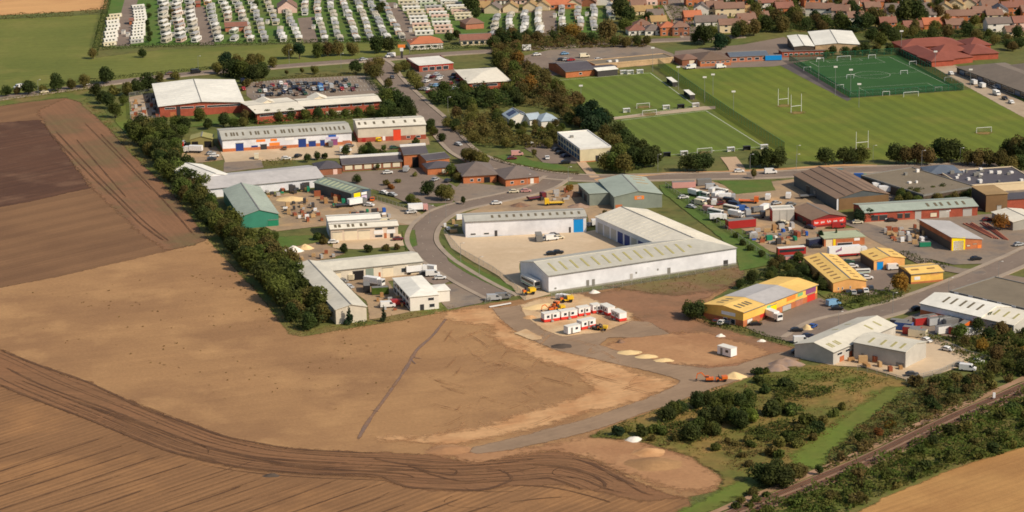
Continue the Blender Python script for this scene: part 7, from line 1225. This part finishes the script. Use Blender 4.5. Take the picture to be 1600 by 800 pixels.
tree_row([(448, 118, 3, OL, 's'), (472, 116, 3.5, OL, 's'), (492, 116, 4, OL, 't'), (555, 116, 6.5, DK, 't')], 'on the grass behind the supermarket car park', 'trees behind the car park')
tree_row([(578, 118, 7, BR, 't'), (588, 124, 7, BR, 't'), (592, 108, 6, OL, 't'), (606, 140, 5, BR, 't'), (605, 168, 8, GR, 't'), (620, 166, 8, DK, 't'), (632, 178, 8, DK, 't'), (610, 182, 7, DK, 't'), (598, 186, 6, GR, 't'), (642, 184, 6, DK, 't'), (672, 206, 5.5, DK, 't')], 'left of the estate road by the supermarket', 'trees left of the estate road')
tree_row([(622, 116, 5, OL, 't'), (632, 112, 5.5, OL, 't'), (648, 136, 6.5, OL, 't'), (642, 122, 4, OL, 'b'), (655, 140, 4, OL, 'b')], 'right of the estate road by the north car park', 'trees by the north car park')
tree_row([(400, 190, 5, OL, 't'), (418, 190, 5, DK, 't'), (436, 190, 5, OL, 't'), (455, 188, 5, DK, 't'), (478, 188, 5, GR, 't'), (498, 186, 5, DK, 't'), (520, 184, 4, GR, 't'), (540, 184, 4, GR, 't'), (560, 183, 4.5, GR, 't'), (580, 182, 5, GR, 't'), (384, 190, 5, BR, 't')], 'in front of the supermarket wall', 'trees in front of the supermarket')
tree_row([(256, 196, 4, DK, 't'), (275, 202, 6, GR, 't'), (290, 204, 6, DK, 't'), (312, 190, 6, GR, 't'), (325, 202, 5, DK, 't'), (350, 198, 6, DK, 't'), (366, 200, 4.5, GR, 't'), (380, 200, 5, OL, 't'), (270, 222, 7, DK, 't'), (256, 226, 7, DK, 't'), (284, 214, 6, GR, 't'), (240, 208, 6, GR, 't')], 'between the brick hall and the olive shed', 'trees by the olive shed')
wood([(672, 150), (720, 142), (790, 150), (812, 152), (812, 168), (760, 172), (700, 170), (676, 164)], 9.0, 31, (5.5, 8), [DK, GR, OL, DK], 'tree in the copse below the cream hall', 'copse below the cream hip-roofed hall')
wood([(772, 86), (808, 80), (812, 100), (836, 122), (868, 140), (898, 160), (904, 178), (880, 176), (860, 160), (806, 150), (800, 128), (776, 108)], 9.4, 32, (6, 9), [BR, OL, AU, GR, BR, DK], 'tree in the wood left of the football pitch', 'wood left of the football pitch')
wood([(710, 182), (776, 178), (784, 198), (788, 218), (872, 216), (878, 224), (860, 232), (790, 234), (740, 228), (706, 204)], 9.5, 33, (5, 6.5), [OL, DK, GR, OL, BR], 'tree in the copse around the solar-panelled centre', 'copse round the solar-panelled centre')
tree_row([(910, 198, 9, CF, 't'), (922, 188, 10, CF, 's', 1.1), (934, 206, 10, CF, 't'), (945, 198, 8, DK, 't'), (925, 210, 9, CF, 't')], 'in the dark clump at the pitch corner', 'dark clump at the pitch corner')
tree_row([(964, 220, 8, DK, 't'), (975, 232, 8, DK, 't'), (960, 236, 7, BR, 't'), (985, 244, 8, DK, 't'), (948, 222, 7, BR, 't'), (970, 252, 8, GR, 't'), (990, 262, 8, DK, 't'), (1008, 262, 8, DK, 't'), (1022, 260, 8, DK, 't'), (945, 268, 7, OL, 't'), (960, 270, 8, GR, 't'), (976, 272, 8, OL, 't'), (1003, 246, 7, DK, 't')], 'behind the cream office', 'trees behind the cream office')
tree_row([(1074, 268, 7, DK, 't'), (1100, 268, 7.5, DK, 't'), (1088, 268, 7, DK, 't'), (1180, 262, 7, DK, 't'), (1198, 262, 7.5, DK, 't'), (1216, 262, 8, DK, 't'), (1290, 258, 7, DK, 't'), (1318, 256, 6.5, DK, 't'), (1330, 256, 6.5, DK, 't'), (1345, 255, 7, GR, 't'), (1178, 280, 4.5, BR, 's')], 'in the row along the estate road below the pitches', 'row along the estate road')
tree_row([(1400, 256, 8, DK, 't'), (1414, 258, 7, BR, 't'), (1432, 258, 8, BR, 't'), (1448, 258, 7, BR, 't'), (1470, 250, 8.5, DK, 't'), (1482, 254, 9, DK, 't'), (1495, 252, 8, GR, 't'), (1512, 258, 6, BR, 't'), (1528, 260, 7, BR, 't'), (1545, 260, 7, BR, 't'), (1562, 262, 7, BR, 't'), (1575, 250, 8, DK, 't'), (1590, 254, 10, BR, 't'), (1602, 256, 10, DK, 't'), (1580, 268, 6, OL, 't'), (1596, 266, 6, DK, 't')], 'at the lower right edge of the playing field', 'trees at the playing field edge')
undergrowth('woodland', [(672, 150), (720, 142), (790, 150), (812, 152), (812, 168), (760, 172), (700, 170), (676, 164)], 'leaf_dark', 'continuous dark canopy of the copse below the cream hip-roofed hall', 3.0, 7, .6, 71, hmin=1.5)
undergrowth('woodland', [(772, 86), (808, 80), (812, 100), (836, 122), (868, 140), (898, 160), (904, 178), (880, 176), (860, 160), (806, 150), (800, 128), (776, 108)], 'leaf_scrub_red', 'continuous brownish canopy of the wood left of the football pitch', 3.0, 7.5, .6, 72, hmin=1.5)
undergrowth('woodland', [(710, 182), (776, 178), (784, 198), (788, 218), (872, 216), (878, 224), (860, 232), (790, 234), (740, 228), (706, 204)], 'leaf_olive', 'continuous canopy of the copse round the solar-panelled centre', 2.6, 5.0, .55, 73, hmin=1)
undergrowth('woodland', [(1180, 24), (1216, 20), (1250, 28), (1290, 36), (1330, 40), (1330, 50), (1250, 50), (1190, 52)], 'leaf_dark', 'continuous canopy of the thicket behind the sports hall', 2.2, 5.5, .6, 74, hmin=1)
undergrowth('woodland', [(1400, 56), (1440, 52), (1500, 50), (1560, 58), (1600, 62), (1610, 72), (1560, 70), (1500, 61), (1420, 62)], 'leaf_dark', 'garden hedges and shrubs behind the red-tiled school', 2.0, 3.6, .55, 75, hmin=.5)
undergrowth('garden_shrubs', [(1000, 12), (1160, 2), (1640, 2), (1640, 56), (1540, 54), (1440, 48), (1380, 40), (1260, 22), (1180, 20), (1100, 60), (1080, 58), (1070, 30), (1000, 58), (985, 56), (975, 20)], 'leaf_green', 'garden shrubs and hedges among the houses', .5, 2.6, .5, 76, hmin=.3)
undergrowth('woodland', [(1536, 520), (1620, 498), (1620, 588), (1560, 588), (1556, 560), (1520, 548)], 'leaf_scrub_red', 'continuous canopy of the wood at the right edge', 2.4, 4.5, .55, 77, hmin=.8)
undergrowth('thicket', [(1150, 446), (1190, 428), (1216, 410), (1250, 414), (1296, 446), (1290, 458), (1262, 446), (1220, 438), (1180, 446), (1160, 456)], 'leaf_dark', 'bushy growth of the thicket between the yellow buildings', 2.6, 3.2, .5, 78, hmin=.5)
wood([(782, 206), (800, 200), (880, 196), (886, 214), (860, 218), (790, 218)], 5.5, 34, (3.4, 4.8), [OL, DK, GR, BR], 'tree close round the solar-panelled centre', 'trees close round the solar-panelled centre', name='small_tree')
wood([(880, 178), (905, 180), (905, 200), (884, 198)], 6, 35, (5, 7), [BR, OL, DK], 'tree between the centre and the dark clump', 'trees beside the dark clump')
undergrowth('woodland', [(592, 150), (610, 146), (640, 168), (652, 186), (640, 192), (600, 188)], 'leaf_dark', 'dense canopy between the supermarket end and estate road', 3.0, 6.5, .6, 91, hmin=1.5)
undergrowth('woodland', [(770, 62), (860, 58), (940, 60), (1012, 66), (1012, 74), (900, 76), (800, 82), (768, 80)], 'leaf_scrub_red', 'dense brownish tree band behind the school car park', 2.6, 5.5, .6, 92, hmin=1)
undergrowth('woodland', [(940, 204), (970, 212), (1016, 250), (1016, 264), (950, 272), (948, 240)], 'leaf_dark', 'dense canopy behind the cream office', 2.8, 6.0, .6, 93, hmin=1)
undergrowth('shrub_band', [(386, 186), (480, 180), (590, 174), (596, 184), (480, 192), (390, 196)], 'leaf_green', 'continuous shrub band in front of the supermarket', 2.6, 3.0, .5, 94, hmin=.6)
undergrowth('woodland', [(800, 156), (860, 160), (890, 176), (884, 182), (846, 170), (806, 166)], 'leaf_olive', 'canopy behind the solar-panelled centre', 2.6, 4.5, .55, 95, hmin=.8)
undergrowth('shrub_band', [(560, 238), (600, 234), (604, 242), (566, 246)], 'leaf_green', 'shrubs behind the brick offices', 2.6, 2.6, .5, 96, hmin=.6)
undergrowth('woodland', [(345, 106), (404, 104), (416, 120), (398, 130), (350, 122)], 'leaf_dark', 'dense canopy of the clump behind the cream-roofed brick hall', 2.8, 6.0, .6, 97, hmin=1)
# office and civic planting
tree_row([(540, 243, 4, DK, 't'), (480, 254, 3.5, DK, 't'), (496, 250, 3.5, DK, 't'), (508, 248, 2.6, DK, 'b'), (568, 242, 4, GR, 't'), (582, 244, 4, DK, 't'), (600, 238, 3.5, GR, 's'), (558, 287, 3.6, DK, 't'), (650, 226, 3, GR, 'b'), (576, 236, 4, DK, 't'), (590, 266, 3, GR, 's')], 'around the brick offices', 'trees round the brick offices')
tree_row([(668, 305, 5.5, DK, 't'), (690, 312, 6, OL, 't'), (700, 314, 5.5, OL, 't'), (724, 320, 3.5, DK, 's'), (642, 318, 4, GR, 't'), (650, 324, 3.5, OL, 'b'), (604, 290, 2.6, OL, 'b'), (612, 296, 2.4, AU, 'b'), (622, 286, 2, OL, 'b'), (705, 275, 5, GR, 't'), (716, 284, 4, OL, 't'), (648, 276, 2, OL, 'b'), (700, 300, 3, GR, 'b')], 'in the islands of the office car park', 'trees in the office car park')
tree_row([(736, 256, 6.5, OL, 't'), (748, 258, 6, OL, 't'), (728, 252, 5, DK, 't'), (757, 258, 5, OL, 't'), (690, 222, 4, DK, 't'), (700, 200, 5, OL, 't'), (678, 212, 4, GR, 't'), (834, 246, 4, OL, 's'), (848, 212, 4.5, AU, 's')], 'on the inside of the estate road bend', 'trees on the estate road bend')
tree_row([(575, 394, 3, DK, 'b'), (538, 396, 3.4, DK, 't'), (604, 392, 2.6, OL, 'b'), (620, 390, 2.2, BR, 'b'), (506, 382, 3, OL, 'b'), (496, 376, 3, GR, 'b'), (430, 378, 4, GR, 't'), (890, 300, 3, AU, 'b'), (945, 336, 2, OL, 'b'), (500, 374, 2.4, OL, 'b')], 'on plots near the pinkish-cream unit and plant yard', 'bushes on the plots', 'bush', 'bush', 'bush')
sheet('plot_grass', [(424, 372), (486, 368), (500, 378), (450, 388), (430, 384)], 'lawn', .5, z=LAYER[0] + .01)
# east side
tree_row([(1086, 500, 6, DK, 't', 1.2), (1076, 494, 5, GR, 't'), (1096, 494, 5, DK, 't')], 'at the left end of the yellow trade building', 'trees by the yellow trade building')
wood([(1150, 446), (1190, 428), (1216, 410), (1250, 414), (1296, 446), (1290, 458), (1262, 446), (1220, 438), (1180, 446), (1160, 456)], 6.0, 36, (3.0, 5.2), [DK, BR, GR, DK], 'tree in the thicket between the yellow buildings', 'thicket between the yellow buildings')
tree_row([(1408, 460, 7, AU, 't', .95)], 'beside the small yellow unit', None)
tree_row([(1564, 360, 6, AU, 't')], 'in the east yard beside the white-roofed works', None)
wood([(1398, 312), (1444, 308), (1512, 300), (1520, 312), (1470, 320), (1400, 322)], 4.0, 37, (3, 5), [OL, GR, DK], 'tree in the clump behind the long green-roofed unit', 'clump behind the green-roofed unit')
tree_row([(1358, 346, 4.5, CF, 't'), (1342, 348, 5, CF, 't'), (1306, 376, 5, CF, 'c', .8), (1282, 380, 5.5, CF, 's', .6)], 'around the maroon shop', 'dark trees round the maroon shop')
tree_row([(1212, 412, 3, DK, 'b'), (1160, 384, 2.4, DK, 'b'), (1172, 392, 2.4, GR, 'b'), (1150, 372, 2.2, GR, 'b'), (1120, 348, 2.2, GR, 'b'), (1190, 402, 2.6, DK, 'b')], 'along the grass strip beside the L-shaped warehouse', 'bushes on the grass strip', 'bush', 'bush', 'bush')
wood([(1540, 512), (1620, 498), (1620, 590), (1580, 590), (1540, 590), (1556, 560), (1520, 548), (1480, 532), (1510, 530)], 7.5, 38, (4, 7), [BR, DK, AU, GR, DK, BR], 'tree in the wood right of the container yard', 'wood at the right edge')
undergrowth('scrub', [(1420, 524), (1500, 532), (1560, 520), (1620, 500), (1620, 590), (1540, 590), (1470, 540)], 'leaf_scrub', 'scrubby undergrowth beside the container yard and wood', 2.2, 2.8, .5, 12)
# back gardens and school trees
tree_row([(949, 62, 10, BR, 't', 1.15), (880, 60, 7, BR, 't'), (866, 66, 6, DK, 't'), (896, 62, 8, AU, 't'), (910, 68, 6, BR, 't'), (925, 70, 6, DK, 't'), (840, 66, 6, BR, 't'), (824, 64, 6, DK, 't'), (808, 70, 7, DK, 't'), (790, 72, 8, DK, 't'), (800, 60, 6, BR, 't'), (960, 74, 5, GR, 't'), (978, 74, 5, OL, 't'), (995, 72, 5, DK, 't'), (1010, 72, 5, BR, 't'), (780, 66, 7, DK, 't'), (772, 76, 7, DK, 't')], 'on the main road behind the school car park', 'trees behind the school car park')
tree_row([(968, 16, 9, DK, 't'), (972, 30, 10, DK, 't'), (982, 38, 9, DK, 't'), (976, 50, 7, GR, 't'), (740, 22, 9, DK, 't'), (732, 12, 9, DK, 't'), (744, 30, 6, DK, 't'), (1014, 32, 5, DK, 't'), (968, 4, 9, DK, 't')], 'between the caravans and the houses', 'trees between caravans and houses')
tree_row([(1100, 70, 10, DK, 't', 1.1), (1112, 66, 8, GR, 't'), (1124, 78, 8, CF, 't'), (1085, 68, 5, DK, 't'), (1134, 74, 6, DK, 't'), (1160, 58, 9, BR, 't'), (1178, 56, 9, BR, 't'), (1196, 50, 8, DK, 't'), (1150, 60, 7, DK, 't')], 'in front of the long cream terrace', 'trees in front of the cream terrace')
tree_row([(1340, 50, 13, CF, 'c', 1.25), (1352, 48, 9, DK, 't'), (1372, 44, 10, BR, 't'), (1384, 60, 8, DK, 't'), (1395, 70, 8, DK, 't'), (1362, 66, 7, DK, 't'), (1376, 74, 7, GR, 't'), (1408, 62, 7, OL, 't'), (1418, 34, 12, DK, 't', 1.2), (1432, 34, 11, DK, 't')], 'between the sports hall and red-tiled school', 'trees behind the sports hall')
wood([(1400, 56), (1440, 52), (1500, 50), (1560, 58), (1600, 62), (1610, 74), (1560, 72), (1500, 62), (1420, 62)], 10, 41, (5, 8), [DK, GR, OL, DK, BR], 'garden tree in the line behind the red-tiled school', 'tree line behind the red-tiled school', name='garden_tree')
wood([(1180, 24), (1216, 20), (1250, 28), (1290, 36), (1330, 40), (1330, 50), (1250, 50), (1190, 52)], 10.5, 42, (6, 9), [OL, DK, BR, DK, GR], 'tree in the thicket behind the sports hall', 'thicket behind the sports hall')
wood([(1160, 2), (1640, 2), (1640, 44), (1440, 44), (1380, 38), (1260, 18), (1180, 16)], 12, 43, (5, 8), [DK, GR, OL, BR, AU], 'garden tree standing among the houses', 'garden trees among the houses', name='garden_tree')
wood([(1120, -6), (1190, -6), (1190, 16), (1130, 14)], 12, 44, (6, 9), [DK, GR, OL], 'garden tree behind the long brick terrace at top', 'garden trees behind the terrace', name='garden_tree')
tree_row([(1262, 86, 4, DK, 't'), (1300, 88, 5, DK, 't'), (1320, 88, 5, DK, 't'), (1338, 86, 4.5, OL, 't'), (1352, 86, 6, DK, 't'), (1370, 84, 5, OL, 't'), (1390, 84, 5, DK, 't'), (1292, 90, 3.5, GR, 't')], 'along the far fence of the artificial pitch', 'trees by the artificial pitch')
tree_row([(1575, 78, 5, DK, 't'), (1592, 76, 5, DK, 't'), (1582, 80, 5, BR, 't')], 'to the right of the red-tiled school', 'trees right of the red-tiled school')
tree_row([(232, 14, 3, DK, 't'), (233, 28, 3, DK, 't'), (231, 40, 3, DK, 't'), (232, 50, 3, DK, 't'), (234, 58, 3, DK, 't'), (233, 66, 3, DK, 't'), (267, 22, 3, BR, 't'), (265, 34, 2.6, BR, 't'), (400, 12, 4, DK, 't'), (592, 22, 5, DK, 't'), (598, 14, 4, DK, 't'), (714, 62, 5, DK, 't'), (702, 66, 5, DK, 't')], 'standing between caravan rows', 'small trees between the caravans')
# ------------------------------------------------------------------ SCRUBLAND
tree_row([(1042, 660, 5.1, DK, 't', 1.1), (1052, 652, 5.1, GR, 't'), (1064, 648, 4.2, DK, 't'), (1080, 690, 5.5, DK, 't', 1.1), (1090, 680, 5.1, GR, 't'), (1090, 640, 5.1, DK, 't'), (1104, 636, 5.1, DK, 't'), (1116, 650, 5.1, GR, 't'), (1102, 662, 5.1, DK, 't'), (1124, 664, 5.1, DK, 't'), (1138, 660, 5.1, GR, 't'), (1150, 668, 5.5, DK, 't'), (1160, 672, 5.1, DK, 't'), (1166, 650, 4.7, GR, 't'), (1174, 662, 4.2, BT, 't'), (1118, 682, 4.2, DK, 't'), (1110, 682, 4.2, GR, 't'), (1140, 636, 4.2, GR, 't'), (1156, 636, 4.2, DK, 't'), (1170, 630, 4.2, GR, 't'), (1128, 632, 3.8, GR, 't')], 'in the dark thicket on the scrubland', 'thicket on the scrubland')
tree_row([(965, 682, 3.4, CF, 'b'), (1002, 682, 3.6, DK, 'b'), (1022, 678, 3, GR, 'b'), (1036, 680, 3, GR, 'b'), (1056, 690, 2.4, OL, 'b'), (1018, 690, 2, OL, 'b'), (1118, 705, 2.6, GR, 'b'), (1136, 694, 2, OL, 'b'), (1150, 698, 2.2, OL, 'b'), (1168, 692, 2.4, OL, 'b'), (1174, 700, 2.6, GR, 'b'), (1190, 680, 2.6, DK, 'b'), (1170, 730, 2.2, BR, 'b'), (1160, 716, 2, OL, 'b'), (1206, 650, 4.6, DK, 'b', 1.2), (1216, 642, 4, GR, 'b'), (1228, 646, 3.4, GR, 'b'), (1224, 608, 3.6, DK, 'b'), (1236, 612, 3.4, DK, 'b'), (1186, 600, 3, DK, 'b'), (1195, 616, 3, DK, 'b'), (1240, 650, 4, GR, 'b'), (1262, 668, 4.4, GR, 'b'), (1274, 678, 4, DK, 'b'), (1250, 678, 3, OL, 'b'), (1270, 690, 2.6, OL, 'b'), (1286, 664, 3, OL, 'b'), (1218, 700, 3.4, OL, 'b'), (1232, 690, 3.4, GR, 'b'), (1246, 700, 3, OL, 'b'), (1206, 714, 3.4, OL, 'b'), (1218, 718, 3, GR, 'b'), (980, 676, 2.2, OL, 'b'), (1302, 652, 3, GR, 'b'), (1316, 642, 2.6, OL, 'b'), (1196, 585, 2.4, GR, 'b'), (1183, 586, 2.8, DK, 'b')], 'dotted over the dry grass of the scrubland', 'bushes on the scrubland', 'bush', 'bush', 'bush')
undergrowth('scrub', [(920, 682), (975, 660), (1050, 634), (1140, 606), (1180, 604), (1200, 640), (1190, 690), (1100, 690), (1040, 692), (960, 688)], 'leaf_scrub', 'ragged low scrub along the haul road edge', 1.6, 1.0, .36, 15, hmin=.1)
undergrowth('scrub', [(1190, 590), (1240, 578), (1300, 574), (1390, 594), (1330, 620), (1260, 612), (1200, 612)], 'leaf_scrub', 'ragged low scrub in front of the grey works', 1.8, 1.2, .38, 16, hmin=.1)
undergrowth('scrub', [(1060, 694), (1200, 690), (1290, 650), (1340, 630), (1290, 690), (1220, 730), (1150, 740), (1110, 716)], 'weed', 'thin dry weeds over the open scrubland', .7, .8, .34, 17, hmin=.1)
undergrowth('scrub_thicket', [(1020, 668), (1080, 640), (1130, 612), (1190, 596), (1250, 600), (1330, 618), (1310, 660), (1250, 700), (1180, 720), (1120, 706), (1060, 692)], 'leaf_green', 'irregular green thicket patches spreading over the scrubland', 3.4, 3.6, .48, 81, sc=.07, hmin=.3, thr=.08)
undergrowth('scrub_thicket', [(1000, 690), (1100, 690), (1200, 700), (1260, 690), (1240, 726), (1180, 742), (1110, 720)], 'leaf_scrub_red', 'brownish bramble patches on the lower scrubland', 2.4, 1.5, .42, 82, sc=.09, hmin=.2, thr=.05)
undergrowth('rough_tussocks', [(930, 680), (1050, 636), (1180, 594), (1300, 574), (1400, 600), (1330, 650), (1240, 728), (1150, 752), (1100, 716), (1000, 688)], 'weed', 'rough tussocky grass covering the scrubland', 1.4, .55, .34, 83, hmin=.12)
tree_row([(1190, 756, 6, DK, 't', 1.2), (1206, 760, 6.5, DK, 't', 1.2), (1224, 762, 6, DK, 't', 1.2), (1238, 754, 5.4, BR, 't'), (1252, 748, 4, BR, 't'), (1212, 746, 5, DK, 't'), (1280, 744, 3.6, DK, 's')], 'in the dark clump beside the railway', 'dark clump beside the railway')
undergrowth('bank_scrub', [(1282, 742), (1300, 706), (1330, 682), (1370, 650), (1400, 626), (1440, 606), (1480, 584), (1540, 596), (1560, 612), (1500, 642), (1400, 688), (1320, 726)], 'leaf_scrub_red', 'reddish brambly scrub on the upper railway bank', 3.2, 3.0, .48, 18)
undergrowth('bank_scrub', [(1130, 825), (1200, 793), (1290, 757), (1380, 716), (1480, 668), (1560, 632), (1640, 597), (1640, 690), (1560, 714), (1480, 738), (1400, 768), (1330, 800), (1300, 835)], 'leaf_scrub', 'dense green scrub on the lower railway bank', 3.6, 3.8, .5, 19)
wood([(1290, 726), (1340, 690), (1400, 646), (1450, 622), (1490, 600), (1530, 606), (1480, 640), (1400, 680), (1310, 730)], 6.5, 51, (2.2, 4.0), [BR, GR, AU, DK, BR], 'bush in the reddish scrub on the upper railway bank', 'bushes on the upper railway bank', 'b', 'bush', 'bush')
wood([(1160, 822), (1290, 772), (1380, 732), (1480, 684), (1560, 650), (1620, 626), (1620, 690), (1540, 716), (1460, 740), (1380, 772), (1290, 812)], 6.4, 52, (2.4, 4.4), [GR, DK, OL, GR, BR], 'bush in the green scrub on the lower railway bank', 'bushes on the lower railway bank', 'b', 'bush', 'bush')
wood([(1130, 800), (1180, 772), (1210, 775), (1160, 800)], 4, 53, (1.6, 3), [GR, BR, OL], 'bush between the field track and the railway', 'bushes above the railway', 'b', 'bush', 'bush')
wood([(1420, 606), (1470, 596), (1580, 592), (1600, 600), (1540, 612), (1480, 600)], 5.5, 54, (2.6, 4.4), [BR, DK, OL], 'bush between the grey works yard and the railway', 'bushes by the works yard', 'b', 'bush', 'bush')
# weeds dotted over the bare field
k = MB(); r = random.Random(61)
def weeds(poly, n, s0, s1):
    for q in scatter(poly, 1.2, 62 + n, n):
        if noise.noise(Vector((q[0], q[1], 0)) * .03) < -.15: continue
        s_ = r.uniform(s0, s1)
        for _ in range(3): leafquad(k, Vector((q[0] + r.uniform(-.4, .4), q[1] + r.uniform(-.4, .4), s_ * .6)), Vector((0, 0, 1)), s_, r)
weeds([(20, 460), (300, 388), (330, 376), (430, 500), (480, 540), (440, 640), (330, 620), (150, 560), (10, 500)], 300, .12, .38)
weeds([(262, 400), (330, 378), (400, 450), (434, 500), (380, 470), (300, 430)], 160, .22, .55)
weeds([(480, 540), (640, 500), (600, 640), (440, 640)], 100, .12, .34)
tag(k.build('field_weeds', 'weed'), 'scattered weeds dotted over the bare field', 'weeds', kind='stuff')
undergrowth('margin_grass', [(130, 158), (150, 166), (262, 286), (345, 384), (440, 494), (470, 516), (520, 510), (640, 490), (710, 478), (716, 486), (520, 522), (456, 526), (398, 456), (320, 366), (200, 234)], 'weed', 'rough grass and weeds along the field margin', 1.0, .7, .3, 20, hmin=.1)
undergrowth('waste_scrub', [(950, 450), (1050, 436), (1150, 418), (1160, 436), (1100, 456), (1010, 460)], 'weed', 'weeds on the waste ground below the warehouse', .5, .6, .3, 22, hmin=.08)
